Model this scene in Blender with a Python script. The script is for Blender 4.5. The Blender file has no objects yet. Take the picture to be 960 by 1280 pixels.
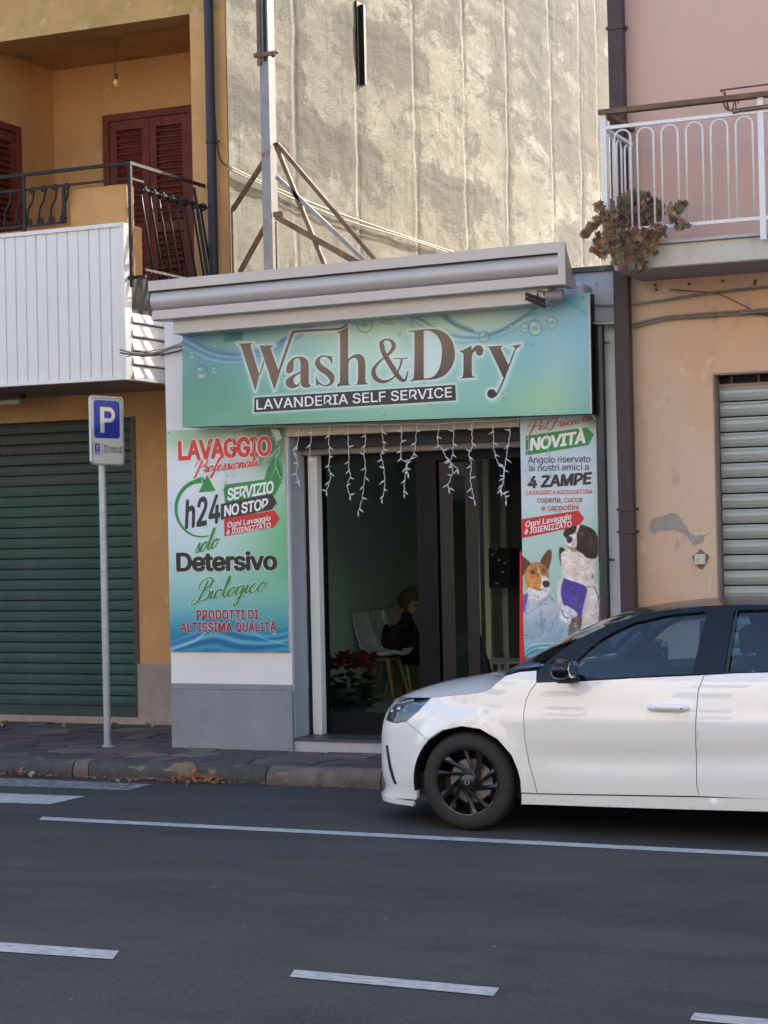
import bpy, bmesh, math, random
import numpy as np
from mathutils import Vector, Matrix, noise
from mathutils.geometry import tessellate_polygon, delaunay_2d_cdt
R = math.radians
random.seed(7)
scene = bpy.context.scene
COL = scene.collection
# ------------------------------------------------------------------ camera
FPX = 2426.0; YAW, PIT, ROL = R(24.09), R(.57), R(-1.22)
CAMP = np.array([0, 0, 1.85])
_f = np.array([-math.sin(YAW)*math.cos(PIT), math.cos(YAW)*math.cos(PIT), math.sin(PIT)])
_r = np.cross(_f, [0, 0, 1]); _r /= np.linalg.norm(_r); _u = np.cross(_r, _f)
CR = _r*math.cos(ROL)+_u*math.sin(ROL); CU = -_r*math.sin(ROL)+_u*math.cos(ROL)
cd = bpy.data.cameras.new('camera'); cam = bpy.data.objects.new('camera', cd); COL.objects.link(cam)
cd.sensor_fit = 'HORIZONTAL'; cd.sensor_width = 36; cd.lens = 36*FPX/960; cd.clip_end = 2000; cd.clip_start = .1
cam.matrix_world = Matrix(((CR[0], CU[0], -_f[0], CAMP[0]), (CR[1], CU[1], -_f[1], CAMP[1]), (CR[2], CU[2], -_f[2], CAMP[2]), (0, 0, 0, 1)))
scene.camera = cam
# ------------------------------------------------------------------ light
SUN_AZ, SUN_EL = R(16.5), R(27)
world = bpy.data.worlds.new('World'); scene.world = world; world.use_nodes = True
sky = world.node_tree.nodes.new('ShaderNodeTexSky'); sky.sky_type = 'NISHITA'; sky.sun_disc = False
sky.dust_density = 2.2; sky.ozone_density = .9; sky.sun_elevation = SUN_EL; sky.sun_rotation = SUN_AZ
bg = world.node_tree.nodes['Background']; bg.inputs[1].default_value = .15
world.node_tree.links.new(sky.outputs[0], bg.inputs[0])
ld = bpy.data.lights.new('sun', 'SUN'); ld.energy = 2.0; ld.angle = R(.5); ld.color = (1, .93, .80)
sun = bpy.data.objects.new('sun', ld); COL.objects.link(sun)
sdir = Vector((math.sin(SUN_AZ)*math.cos(SUN_EL), math.cos(SUN_AZ)*math.cos(SUN_EL), math.sin(SUN_EL)))
sun.rotation_euler = sdir.to_track_quat('Z', 'Y').to_euler()
scene.view_settings.view_transform = 'Standard'; scene.view_settings.look = 'None'
scene.view_settings.exposure = 1.88; scene.view_settings.gamma = 1
# ------------------------------------------------------------------ helpers
def ray(x, y): return CR*(x-480)-CU*(y-640)+_f*FPX
def onY(x, y, Y): d = ray(x, y); return CAMP+d*(Y/d[1])
def onX(x, y, X): d = ray(x, y); return CAMP+d*(X/d[0])
def onZ(x, y, Z): d = ray(x, y); return CAMP+d*((Z-CAMP[2])/d[2])
def proj(p):
    v = np.asarray(p, float)-CAMP; w = v@_f
    return 480+FPX*(v@CR)/w, 640-FPX*(v@CU)/w
def srgb(c): return tuple((v/12.92 if v <= .04045 else ((v+.055)/1.055)**2.4) for v in c)
def s255(r, g, b): return srgb((r/255, g/255, b/255))
ORG = {}
def tag(o, label=None, cat=None, group=None, kind=None):
    if label: o['label'] = label
    if cat: o['category'] = cat
    if group: o['group'] = group
    if kind: o['kind'] = kind
    return o
def empty(name, loc, label=None, cat=None, group=None, kind=None, rotz=0):
    o = bpy.data.objects.new(name, None); COL.objects.link(o); o.location = loc; o.rotation_euler = (0, 0, rotz); o.empty_display_size = .1
    ORG[o.name] = Vector(loc)
    return tag(o, label, cat, group, kind)
def link(name, me, parent=None, loc=None, org=None, rot=None):
    o = bpy.data.objects.new(name, me); COL.objects.link(o)
    if parent is not None: o.parent = parent
    if loc is not None: o.location = loc
    if rot is not None: o.rotation_euler = rot
    ORG[o.name] = org if org is not None else Vector((0, 0, 0))
    return o
class M:
    def __init__(s): s.v = []; s.f = []; s.mi = []; s.cm = 0
    def add(s, vs, fs):
        n = len(s.v); s.v += [tuple(float(c) for c in p) for p in vs]; s.f += [tuple(i+n for i in f) for f in fs]; s.mi += [s.cm]*len(fs); return s
    def box(s, x0, x1, y0, y1, z0, z1):
        return s.add([(x0, y0, z0), (x1, y0, z0), (x1, y1, z0), (x0, y1, z0), (x0, y0, z1), (x1, y0, z1), (x1, y1, z1), (x0, y1, z1)],
                     [(0, 3, 2, 1), (4, 5, 6, 7), (0, 1, 5, 4), (1, 2, 6, 5), (2, 3, 7, 6), (3, 0, 4, 7)])
    def hexa(s, c): return s.add(c, [(0, 3, 2, 1), (4, 5, 6, 7), (0, 1, 5, 4), (1, 2, 6, 5), (2, 3, 7, 6), (3, 0, 4, 7)])
    def prism(s, pts, axis, a0, a1):
        """closed outline pts (2D) extruded along axis 0/1/2 from a0 to a1"""
        n = len(pts)
        def P(p, a):
            q = list(p); q.insert(axis, a); return q
        vs = [P(p, a0) for p in pts]+[P(p, a1) for p in pts]
        tri = tessellate_polygon([[Vector((p[0], p[1], 0)) for p in pts]])
        fs = [tuple(t) for t in tri]+[tuple(i+n for i in reversed(t)) for t in tri]
        fs += [(i, (i+1) % n, (i+1) % n+n, i+n) for i in range(n)]
        return s.add(vs, fs)
    def tube(s, pts, r, n=8, caps=True):
        pts = [Vector(p) for p in pts]; rr = r if isinstance(r, (list, tuple)) else [r]*len(pts)
        base = len(s.v); vs = []; prev = None
        for i, p in enumerate(pts):
            t = (pts[min(i+1, len(pts)-1)]-pts[max(i-1, 0)]); t.normalize()
            if prev is None: a = t.orthogonal().normalized()
            else: a = (prev-t*prev.dot(t)).normalized()
            prev = a; b = t.cross(a)
            for k in range(n):
                th = 2*math.pi*k/n; vs.append(p+(a*math.cos(th)+b*math.sin(th))*rr[i])
        fs = []
        for i in range(len(pts)-1):
            for k in range(n):
                fs.append((i*n+k, i*n+(k+1) % n, (i+1)*n+(k+1) % n, (i+1)*n+k))
        if caps: fs += [tuple(range(n-1, -1, -1)), tuple((len(pts)-1)*n+k for k in range(n))]
        return s.add(vs, fs)
    def bar(s, a, b, w, h, up=(0, 0, 1)):
        a = Vector(a); b = Vector(b); t = (b-a).normalized(); u = Vector(up); u = (u-t*u.dot(t))
        if u.length < 1e-4: u = t.orthogonal()
        u.normalize(); x = t.cross(u)*w/2; z = u*h/2
        return s.hexa([a-x-z, a+x-z, b+x-z, b-x-z, a-x+z, a+x+z, b+x+z, b-x+z])
    def lathe(s, prof, c, axis=2, n=24, caps=False):
        """prof list of (r, h) about an axis through c"""
        vs = []
        for r, h in prof:
            for k in range(n):
                th = 2*math.pi*k/n; p = [r*math.cos(th), r*math.sin(th)]; p.insert(axis, h); vs.append((p[0]+c[0], p[1]+c[1], p[2]+c[2]))
        fs = [(i*n+k, i*n+(k+1) % n, (i+1)*n+(k+1) % n, (i+1)*n+k) for i in range(len(prof)-1) for k in range(n)]
        if caps: fs += [tuple(range(n)), tuple((len(prof)-1)*n+k for k in reversed(range(n)))]
        return s.add(vs, fs)
    def ball(s, c, r, n=10, m=6, sc=(1, 1, 1)):
        vs = []; fs = []
        for i in range(m+1):
            ph = math.pi*i/m
            for k in range(n):
                th = 2*math.pi*k/n; vs.append((c[0]+r*sc[0]*math.sin(ph)*math.cos(th), c[1]+r*sc[1]*math.sin(ph)*math.sin(th), c[2]+r*sc[2]*math.cos(ph)))
        for i in range(m):
            for k in range(n): fs.append((i*n+k, (i+1)*n+k, (i+1)*n+(k+1) % n, i*n+(k+1) % n))
        return s.add(vs, fs)
    def mesh(s, name, mat, org=(0, 0, 0), smooth=False, fix=True, bevel=0):
        me = bpy.data.meshes.new(name); o = Vector(org)
        me.from_pydata([tuple(Vector(p)-o) for p in s.v], [], s.f)
        for m in (mat if isinstance(mat, (list, tuple)) else [mat]): me.materials.append(m)
        if any(s.mi): me.polygons.foreach_set('material_index', s.mi)
        if fix or bevel:
            b = bmesh.new(); b.from_mesh(me)
            if fix: bmesh.ops.recalc_face_normals(b, faces=b.faces)
            if bevel: bmesh.ops.bevel(b, geom=[e for e in b.edges if len(e.link_faces) == 2 and e.calc_face_angle(0) > .5], offset=bevel, segments=2, affect='EDGES', profile=.5)
            b.to_mesh(me); b.free()
        if smooth: me.shade_smooth() if smooth is True else me.shade_auto_smooth(smooth) if hasattr(me, 'shade_auto_smooth') else me.shade_smooth()
        me.update(); return me
    def build(s, name, mat, parent=None, smooth=False, local=False, bevel=0, fix=True):
        org = ORG.get(parent.name, Vector((0, 0, 0))) if (parent is not None and not local) else Vector((0, 0, 0))
        if smooth == 'auto':
            me = s.mesh(name, mat, org, False, fix, bevel); sharp_smooth(me)
        else: me = s.mesh(name, mat, org, smooth, fix, bevel)
        return link(name, me, parent, org=org)
def sharp_smooth(me, ang=.6):
    me.shade_smooth(); b = bmesh.new(); b.from_mesh(me)
    for e in b.edges:
        if len(e.link_faces) != 2 or e.calc_face_angle(0) > ang: e.smooth = False
    b.to_mesh(me); b.free()
def catmull(pts, n=6, closed=False):
    P = [Vector(p) for p in pts]; out = []; m = len(P)
    rng = range(m) if closed else range(m-1)
    for i in rng:
        if closed: a, b, c, d = P[i-1], P[i], P[(i+1) % m], P[(i+2) % m]
        else: a, b, c, d = P[max(i-1, 0)], P[i], P[i+1], P[min(i+2, m-1)]
        for k in range(n):
            t = k/n; out.append(.5*((2*b)+(c-a)*t+(2*a-5*b+4*c-d)*t*t+(3*b-a-3*c+d)*t*t*t))
    if not closed: out.append(P[-1])
    return out
# ------------------------------------------------------------------ materials
class N:
    def __init__(s, name):
        s.m = bpy.data.materials.new(name); s.m.use_nodes = True; s.t = s.m.node_tree; s.b = s.t.nodes['Principled BSDF']
        s.out = s.t.nodes['Material Output']; s.tc = s.t.nodes.new('ShaderNodeTexCoord')
    def L(s, a, b): s.t.links.new(a, b)
    def new(s, k, **kw):
        n = s.t.nodes.new(k)
        for a, v in kw.items(): setattr(n, a, v)
        return n
    def noise(s, scale, detail=4, rough=.55, stretch=None, dist=0, off=None):
        n = s.new('ShaderNodeTexNoise'); n.inputs['Scale'].default_value = scale; n.inputs['Detail'].default_value = detail
        n.inputs['Roughness'].default_value = rough; n.inputs['Distortion'].default_value = dist
        mp = s.new('ShaderNodeMapping'); s.L(s.tc.outputs['Object'], mp.inputs[0])
        if stretch: mp.inputs['Scale'].default_value = stretch
        if off: mp.inputs['Location'].default_value = off
        s.L(mp.outputs[0], n.inputs['Vector']); return n.outputs[0]
    def ramp(s, fac, stops, interp='LINEAR'):
        n = s.new('ShaderNodeValToRGB'); n.color_ramp.interpolation = interp; e = n.color_ramp.elements
        while len(e) < len(stops): e.new(.5)
        for el, (p, c) in zip(e, stops):
            el.position = p; el.color = (c, c, c, 1) if isinstance(c, (int, float)) else (*c[:3], 1)
        s.L(fac, n.inputs[0]); return n.outputs[0]
    def mix(s, f, a, b, bt='MIX'):
        n = s.new('ShaderNodeMix', data_type='RGBA', blend_type=bt)
        for sock, v in ((n.inputs[0], f), (n.inputs[6], a), (n.inputs[7], b)):
            if isinstance(v, (int, float)): sock.default_value = v
            elif isinstance(v, tuple): sock.default_value = (*v[:3], 1)
            else: s.L(v, sock)
        return n.outputs[2]
    def math(s, op, a, b=None):
        n = s.new('ShaderNodeMath', operation=op)
        for i, v in enumerate((a, b)):
            if v is None: continue
            if isinstance(v, (int, float)): n.inputs[i].default_value = v
            else: s.L(v, n.inputs[i])
        return n.outputs[0]
    def bump(s, h, st=.3, dist=.01):
        n = s.new('ShaderNodeBump'); n.inputs['Strength'].default_value = st; n.inputs['Distance'].default_value = dist
        s.L(h, n.inputs['Height']); s.L(n.outputs[0], s.b.inputs['Normal'])
    def col(s, c): s.L(c, s.b.inputs['Base Color'])
    def set(s, rough=None, metal=None, coat=None, spec=None):
        if rough is not None: s.b.inputs['Roughness'].default_value = rough
        if metal is not None: s.b.inputs['Metallic'].default_value = metal
        if coat is not None: s.b.inputs['Coat Weight'].default_value = coat; s.b.inputs['Coat Roughness'].default_value = .03
        if spec is not None: s.b.inputs['Specular IOR Level'].default_value = spec
def mul(c, k): return tuple(min(1, v*k) for v in c)
def mat(name, c, rough=.7, metal=0, var=.12, vs=3, bump=0, bs=60, stain=None, spec=.5, coat=None, bdist=.004):
    n = N(name); n.set(rough, metal, coat, spec)
    f = n.noise(vs, 6, .6); col = n.mix(n.ramp(f, [(.3, 0), (.7, 1)]), mul(c, 1-var), mul(c, 1+var))
    if stain:
        for i, (sc, ss, lo, hi, st) in enumerate(stain):   # colour, scale, lo, hi, stretch
            g = n.noise(ss, 8, .65, st, .3, (i*3.1+1.7, 2.3, i*.7)); col = n.mix(n.ramp(g, [(lo, 0), (hi, 1)]), col, sc)
    n.col(col)
    if bump: n.bump(n.noise(bs, 6, .6), bump, bdist)
    return n.m
def vcol_mat(name, rough=.4, spec=.5):
    n = N(name); n.set(rough, spec=spec); a = n.new('ShaderNodeVertexColor', layer_name='Col'); n.col(a.outputs[0]); return n.m
def glass_mat(name, tint, refl=.9, rough=.0, ior=1.5):
    n = N(name); t = n.t; t.nodes.remove(n.b)
    tr = n.new('ShaderNodeBsdfTransparent'); tr.inputs[0].default_value = (*tint, 1)
    gl = n.new('ShaderNodeBsdfGlossy'); gl.inputs['Roughness'].default_value = rough; gl.inputs[0].default_value = (refl, refl, refl, 1)
    fr = n.new('ShaderNodeFresnel'); fr.inputs[0].default_value = ior; mx = n.new('ShaderNodeMixShader')
    n.L(fr.outputs[0], mx.inputs[0]); n.L(tr.outputs[0], mx.inputs[1]); n.L(gl.outputs[0], mx.inputs[2]); n.L(mx.outputs[0], n.out.inputs[0]); return n.m
MAT = {}
MAT['ochre'] = mat('ochre_plaster', (.54, .285, .105), .85, vs=1.3, var=.10, bump=.25, bs=90, stain=[((.40, .22, .09), 1.6, .5, .75, (1, 1, .35)), ((.60, .38, .18), 5, .58, .75, None), ((.30, .20, .11), 14, .66, .78, None)])
MAT['ochre_dirty'] = mat('weathered_ochre_plaster', (.46, .27, .09), .85, vs=2.2, var=.18, bump=.4, bs=70, stain=[((.20, .15, .09), 3.2, .55, .78, (1, 1, .5)), ((.55, .42, .26), 6, .58, .75, None)])
MAT['grey_plaster'] = mat('rough_grey_plaster', (.27, .27, .30), .9, var=.10, vs=2.5, bump=.9, bs=70, bdist=.006, stain=[((.20, .20, .22), 6, .55, .8, None)])
MAT['buff_plaster'] = mat('rough_buff_plaster', (.34, .27, .215), .9, var=.14, vs=2.5, bump=.8, bs=70, bdist=.006, stain=[((.22, .19, .17), 4, .5, .8, None)])
MAT['white_plaster'] = mat('white_painted_plaster', (.76, .74, .72), .75, var=.04, vs=3, bump=.25, bs=110, stain=[((.50, .48, .47), 4, .62, .85, (1, 1, .4))])
MAT['blue_plaster'] = mat('pale_weathered_plaster', (.50, .52, .57), .8, var=.10, vs=4, bump=.3, bs=80, stain=[((.22, .24, .28), 9, .62, .74, None), ((.62, .60, .55), 3, .5, .75, None)])
MAT['pink'] = mat('smooth_pink_plaster', (.61, .39, .315), .85, var=.04, vs=1.1, bump=.2, bs=160, stain=[((.56, .37, .30), 2, .55, .8, (1, 1, .3))])
MAT['peach'] = mat('peach_plaster', (.64, .40, .25), .85, var=.10, vs=1.2, bump=.5, bs=90, stain=[((.62, .45, .33), 1.3, .42, .60, (1, 1, .6)), ((.36, .24, .17), 5, .58, .80, (1, 1, .7)), ((.70, .50, .37), 8, .60, .72, None), ((.25, .18, .14), 22, .70, .76, None)])
MAT['taupe'] = mat('taupe_reveal_paint', (.30, .21, .17), .7, var=.08, bump=.2, stain=[((.42, .36, .30), 7, .6, .75, None)])
MAT['cement'] = mat('bare_cement', (.33, .30, .27), .92, var=.12, vs=12, bump=.6, bs=120)
MAT['concrete_pale'] = mat('stained_pale_concrete', (.55, .52, .45), .88, var=.08, vs=2, bump=.35, bs=60, stain=[((.34, .30, .24), 3, .55, .8, (1, 1, .4)), ((.66, .64, .58), 7, .6, .8, None)])
MAT['slab_under'] = mat('grey_slab_soffit', (.34, .31, .31), .9, var=.1)
MAT['dark_concrete'] = mat('mouldy_concrete', (.09, .085, .08), .9, var=.3, vs=4, bump=.6, bs=50, stain=[((.28, .24, .16), 6, .55, .75, None)])
MAT['brown_metal'] = mat('brown_painted_metal', (.060, .040, .042), .5, var=.12, vs=5, spec=.3)
MAT['dark_pipe'] = mat('black_plastic_pipe', (.03, .03, .034), .35, var=.15)
MAT['iron'] = mat('dark_wrought_iron', (.018, .015, .018), .45, spec=.2, var=.2, vs=20)
MAT['rust'] = mat('rusty_steel', (.16, .095, .06), .7, metal=.3, var=.3, vs=14, stain=[((.28, .14, .07), 10, .5, .7, None)], bump=.3)
MAT['steel_grey'] = mat('galvanised_grey_steel', (.26, .245, .25), .6, metal=.2, var=.15, vs=8, stain=[((.20, .09, .05), 5, .60, .68, None)])
MAT['galv'] = mat('galvanised_pole_steel', (.42, .43, .44), .42, metal=.6, var=.1, vs=12)
MAT['awning'] = mat('grey_lacquered_aluminium', (.47, .44, .43), .35, metal=.15, var=.03, vs=5)
MAT['awning_dark'] = mat('shadow_gap_black', (.03, .03, .03), .7)
MAT['white_metal'] = mat('white_painted_iron', (.74, .72, .73), .4, var=.05, vs=15, stain=[((.40, .30, .24), 12, .70, .76, None)])
MAT['white_pvc'] = mat('white_cladding_board', (.72, .69, .665), .42, var=.03, vs=2, stain=[((.42, .38, .36), 7, .68, .78, (1, 1, .25))])
MAT['wood_brown'] = mat('reddish_brown_varnished_wood', (.14, .030, .018), .55, spec=.2, var=.25, vs=6, bump=.15, bs=40)
MAT['soffit'] = mat('brown_soffit_boards', (.20, .13, .09), .6, var=.15, vs=2)
MAT['green_slat'] = mat('green_painted_steel_slat', (.030, .074, .056), .5, var=.3, vs=3, spec=.3, stain=[((.035, .06, .05), 3, .45, .68, (.5, 1, 1.5)), ((.26, .30, .25), 9, .70, .76, (.3, 1, 4))], bump=.1, bs=60)
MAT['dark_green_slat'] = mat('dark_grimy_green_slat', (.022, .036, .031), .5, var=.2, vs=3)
MAT['grey_slat'] = mat('pale_grey_steel_slat', (.34, .37, .36), .4, metal=.3, var=.06, vs=4, stain=[((.24, .25, .24), 5, .55, .75, (.3, 1, 6))])
MAT['guide_brown'] = mat('brown_shutter_guide', (.055, .03, .022), .5, var=.2)
MAT['black_frame'] = mat('black_aluminium_frame', (.006, .007, .009), .4, var=.1, spec=.15)
MAT['bronze_frame'] = mat('dark_bronze_door_frame', (.022, .018, .020), .4, var=.1, spec=.3)
MAT['beige_beam'] = mat('beige_painted_beam', (.56, .47, .37), .6, var=.06, vs=3, stain=[((.40, .33, .26), 8, .6, .78, None)])
MAT['greybrown_box'] = mat('grey_brown_shutter_box', (.22, .19, .175), .6, var=.12, vs=3)
MAT['threshold'] = mat('pale_stone_threshold', (.42, .41, .42), .6, var=.08, vs=8)
MAT['slate'] = mat('dark_slate_sill', (.06, .06, .065), .45, var=.2, vs=8)
MAT['cable_grey'] = mat('weathered_cable_sheath', (.24, .215, .19), .7, var=.25, vs=20)
MAT['cable_dark'] = mat('dark_cable_sheath', (.06, .055, .05), .7, var=.25, vs=20)
MAT['cable_cream'] = mat('cream_cable_sheath', (.42, .38, .29), .7, var=.1, vs=20)
MAT['lamp_white'] = mat('white_light_string', (.66, .66, .67), .5, var=.02)
MAT['brass'] = mat('yellow_bulb_glass', (.75, .55, .10), .15, var=.1)
MAT['redstrip'] = mat('red_edge_panel', (.62, .02, .02), .45, var=.08)
MAT['black'] = mat('matt_black', (.012, .012, .012), .8)
MAT['mortar'] = mat('sandy_joint_mortar', (.20, .17, .15), .95, var=.25, vs=8, bump=.5, bs=90)
for i, c in enumerate([(.080, .058, .060), (.11, .085, .082), (.065, .052, .058), (.15, .125, .105)]):
    MAT['stone%d' % i] = mat('purple_brown_paving_stone_%s' % 'abcd'[i], c, .7, var=.22, vs=7, bump=.35, bs=50, stain=[((.17, .145, .125), 9, .6, .78, None)])
MAT['kerb_dark'] = mat('worn_basalt_kerbstone', (.062, .060, .060), .8, var=.2, vs=6, bump=.8, bs=35, bdist=.01, stain=[((.20, .155, .11), 4.5, .60, .68, None), ((.12, .115, .105), 14, .55, .75, None)])
MAT['kerb_tan'] = mat('tan_concrete_kerbstone', (.15, .125, .105), .85, var=.25, vs=5, bump=.8, bs=35, bdist=.01, stain=[((.07, .065, .062), 5, .5, .7, None), ((.24, .19, .14), 11, .6, .75, None)])
MAT['chip'] = mat('broken_tan_stone', (.22, .165, .115), .9, var=.25, vs=14, bump=1, bs=40, bdist=.01)
MAT['leaf'] = mat('dry_plane_leaf', (.25, .105, .055), .8, var=.4, vs=20)
MAT['leaf_pale'] = mat('pale_dry_leaf', (.33, .23, .15), .8, var=.25, vs=20)
# road asphalt
n = N('worn_asphalt'); n.set(.78)
c0 = n.mix(n.ramp(n.noise(.55, 4, .5, (.35, 1.6, 1)), [(.35, 0), (.65, 1)]), (.022, .0235, .029), (.034, .0355, .042))
c1 = n.mix(n.ramp(n.mix(.5, n.noise(120, 4, .8), n.noise(42, 4, .8)), [(.46, 0), (.66, 1)]), c0, (.105, .105, .105))
c2 = n.mix(n.ramp(n.noise(1.1, 12, .8, (.25, 1, 1)), [(.50, 0), (.62, .75)]), c1, (.068, .066, .066))
c2 = n.mix(n.ramp(n.noise(.9, 12, .8, (.3, 1.4, 1), 0, (3, 9, 0)), [(.50, 0), (.60, .7)]), c2, (.026, .026, .028))
n.col(n.mix(n.ramp(n.noise(11, 3, .55, (.8, 1, 1), 0, (7, 3, 1)), [(.735, 0), (.75, .9)]), c2, (.25, .24, .235)))
n.L(n.ramp(n.noise(1.3, 5, .6), [(.3, .62), (.7, .86)]), n.b.inputs['Roughness'])
n.bump(n.noise(90, 7, .85), .9, .010); MAT['asphalt'] = n.m
def paint_mat(name, wear):
    n = N(name); n.set(.7)
    w = n.ramp(n.noise(30, 10, .85, (.35, 1.6, 1)), [(wear, 0), (wear+.08, 1)])
    n.col(n.mix(w, n.mix(n.noise(5, 4), (.36, .36, .37), (.52, .52, .53)), (.075, .076, .08)))
    n.bump(n.noise(130, 5, .75), .5, .005); return n.m
MAT['paint'] = paint_mat('worn_white_road_paint', .52); MAT['paint_faded'] = paint_mat('faded_white_road_paint', .43)
# tall party wall
n = N('raw_sunlit_render'); n.set(.92, spec=.2)
va = n.new('ShaderNodeVertexColor', layer_name='Wear'); sv = n.new('ShaderNodeSeparateColor'); n.L(va.outputs[0], sv.inputs[0])
c0 = n.mix(n.ramp(n.noise(.9, 8, .62, (1, .4, 1)), [(.35, 0), (.7, 1)]), (.30, .285, .228), (.40, .382, .312))
c0 = n.mix(n.ramp(n.noise(2.2, 10, .75, (1, .3, .8), .2, (9, 4, 2)), [(.50, 0), (.62, .7)]), c0, (.52, .50, .42))
f1 = n.math('ADD', n.noise(3.2, 14, .80, (1, .34, .8), .5), n.math('MULTIPLY', n.math('SUBTRACT', sv.outputs[0], .17), .26))
c1 = n.mix(n.math('MULTIPLY', n.ramp(f1, [(.478, 0), (.535, 1)]), .78), c0, (.175, .17, .145))
c1 = n.mix(n.math('MULTIPLY', n.ramp(n.math('ADD', n.noise(5, 12, .8, (1, 1.5, .12), .2, (1, 8, 2)), n.math('MULTIPLY', sv.outputs[0], .10)), [(.54, 0), (.64, 1)]), .6), c1, (.15, .145, .125))
c1 = n.mix(n.math('MULTIPLY', sv.outputs[2], .85), c1, (.13, .125, .11)); c2 = n.mix(n.math('MULTIPLY', sv.outputs[1], .8), c1, (.58, .56, .47))
n.col(n.mix(n.ramp(n.noise(28, 10, .85, (1, .4, 1)), [(.50, 0), (.60, .6)]), c2, (.24, .225, .18)))
hh = n.math('ADD', n.noise(22, 12, .85, (1, .45, 1)), n.math('MULTIPLY', n.noise(70, 6, .8, (1, .45, 1)), .9)); n.bump(hh, .75, .022)
MAT['party'] = n.m
# ------------------------------------------------------------------ setting
def sheet(name, x0, x1, y0, y1, z, m):
    return tag(M().add([(x0, y0, z), (x1, y0, z), (x1, y1, z), (x0, y1, z)], [(0, 1, 2, 3)]).build(name, m), kind='structure')
sheet('ground', -400, 400, -400, 400, -.03, MAT['cement'])
sheet('road', -60, 60, 1.6, 12.74, 0, MAT['asphalt'])
PZ = .118
def struct(name, m, b): return tag(b.build(name, m), kind='structure')
pav = struct('pavement', MAT['mortar'], M().box(-60, -8.07, 12.84, 15.5, -.02, PZ).box(-8.07, 40, 12.84, 14.0, -.02, PZ))
kerb = empty('kerb', (-8, 12.71, 0), kind='structure')
opp = struct('opposite_pavement', MAT['cement'], M().box(-60, 60, -.6, 1.45, -.02, .13))
struct('opposite_kerb', MAT['kerb_tan'], M().box(-60, 60, 1.45, 1.6, -.02, .132))
# kerbstones, each one its own
def kerbstone(x0, x1, m):
    b = M(); nx = max(4, int((x1-x0)/.07)); prof = [(12.715, -.01), (12.705, .03), (12.712, .075), (12.728, .105), (12.755, .124), (12.79, .13), (12.845, .131), (12.845, -.01)]
    g = .006; vs = []
    for i in range(nx+1):
        x = x0+g+(x1-x0-2*g)*i/nx
        for j, (y, z) in enumerate(prof):
            a = noise.noise((x*4, y*9, z*9)); w = .012 if 0 < j < 6 else .0
            vs.append((x, y+a*w, z+noise.noise((x*5+9, y*7, z*7))*(.008 if 1 < j < 6 else 0)))
    k = len(prof); fs = [(i*k+j, i*k+(j+1) % k, (i+1)*k+(j+1) % k, (i+1)*k+j) for i in range(nx) for j in range(k)]
    fs += [tuple(range(k)), tuple(nx*k+j for j in range(k))]
    b.add(vs, fs); return b.build('kerbstone', m, kerb, smooth='auto')
for a, c, mm in [(-11.6, -10.5, 'kerb_dark'), (-10.5, -9.4, 'kerb_tan'), (-9.4, -8.36, 'kerb_dark'), (-8.36, -8.22, 'kerb_tan'), (-8.22, -7.42, 'kerb_dark'), (-7.42, -6.68, 'kerb_dark'), (-6.68, -5.75, 'kerb_tan'), (-5.75, -4.7, 'kerb_tan'), (-4.7, -3.6, 'kerb_dark'), (-3.6, -2.5, 'kerb_dark'), (-2.5, -1.4, 'kerb_tan'), (-1.4, -.3, 'kerb_dark'), (-.3, .8, 'kerb_dark')]:
    kerbstone(a, c, MAT[mm])
struct('far_kerb', MAT['kerb_dark'], M().box(-60, -11.6, 12.715, 12.84, -.01, .13).box(.8, 60, 12.715, 12.84, -.01, .13))
for (px, py, s) in [(228, 962, .10), (213, 965, .055), (174, 962, .055), (163, 961, .035), (352, 970, .05)]:   # chips of paler stone in the kerb
    p = onY(px, py, 12.715); b = M(); b.ball((p[0], 12.722, p[2]), s, 9, 5, (1.25, .22, .62))
    b.v = [(x+noise.noise((x*30, y*30, z*30))*s*.35, y, z+noise.noise((x*30+5, y*30, z*30))*s*.35) for x, y, z in b.v]
    b.build('stone_patch', MAT['chip'], kerb)
# crazy paving
def clip(poly, m, nrm):
    out = []
    for i in range(len(poly)):
        a, b = poly[i], poly[(i+1) % len(poly)]; da = (a-m).dot(nrm); db = (b-m).dot(nrm)
        if da <= 0: out.append(a)
        if da*db < 0: out.append(a+(b-a)*(da/(da-db)))
    return out
rs = random.Random(5)
def paving(x0, x1, y0, y1, sp):
    seeds = []
    nx = int((x1-x0)/sp); ny = max(2, int((y1-y0)/(sp*.85)))
    for i in range(nx):
        for j in range(ny):
            seeds.append(Vector((x0+(i+.5+rs.uniform(-.42, .42))*(x1-x0)/nx, y0+(j+.5+rs.uniform(-.4, .4))*(y1-y0)/ny)))
    for i, s in enumerate(seeds):
        poly = [Vector((x0, y0)), Vector((x1, y0)), Vector((x1, y1)), Vector((x0, y1))]
        for j, t in enumerate(seeds):
            if i != j and (t-s).length < sp*3:
                d = (t-s).normalized(); poly = clip(poly, (s+t)/2-d*.009, d)
                if len(poly) < 3: break
        if len(poly) < 3: continue
        h = PZ+rs.uniform(.006, .014); b = M(); k = len(poly)
        c = sum(poly, Vector((0, 0)))/k
        vs = [(p.x, p.y, PZ-.01) for p in poly]+[(p.x, p.y, h-.003) for p in poly]+[(*(p+(c-p).normalized()*.008), h) for p in poly]
        fs = [(q, (q+1) % k, (q+1) % k+k, q+k) for q in range(k)]+[(q+k, (q+1) % k+k, (q+1) % k+2*k, q+2*k) for q in range(k)]+[tuple(range(2*k, 3*k))]
        b.add(vs, fs).build('paving_stone', MAT['stone%d' % rs.choice([0, 0, 1, 1, 2, 2, 3])], pav)
paving(-11.4, -8.1, 12.86, 15.33, .30); paving(-8.1, -5.0, 12.86, 13.74, .27)
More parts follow.
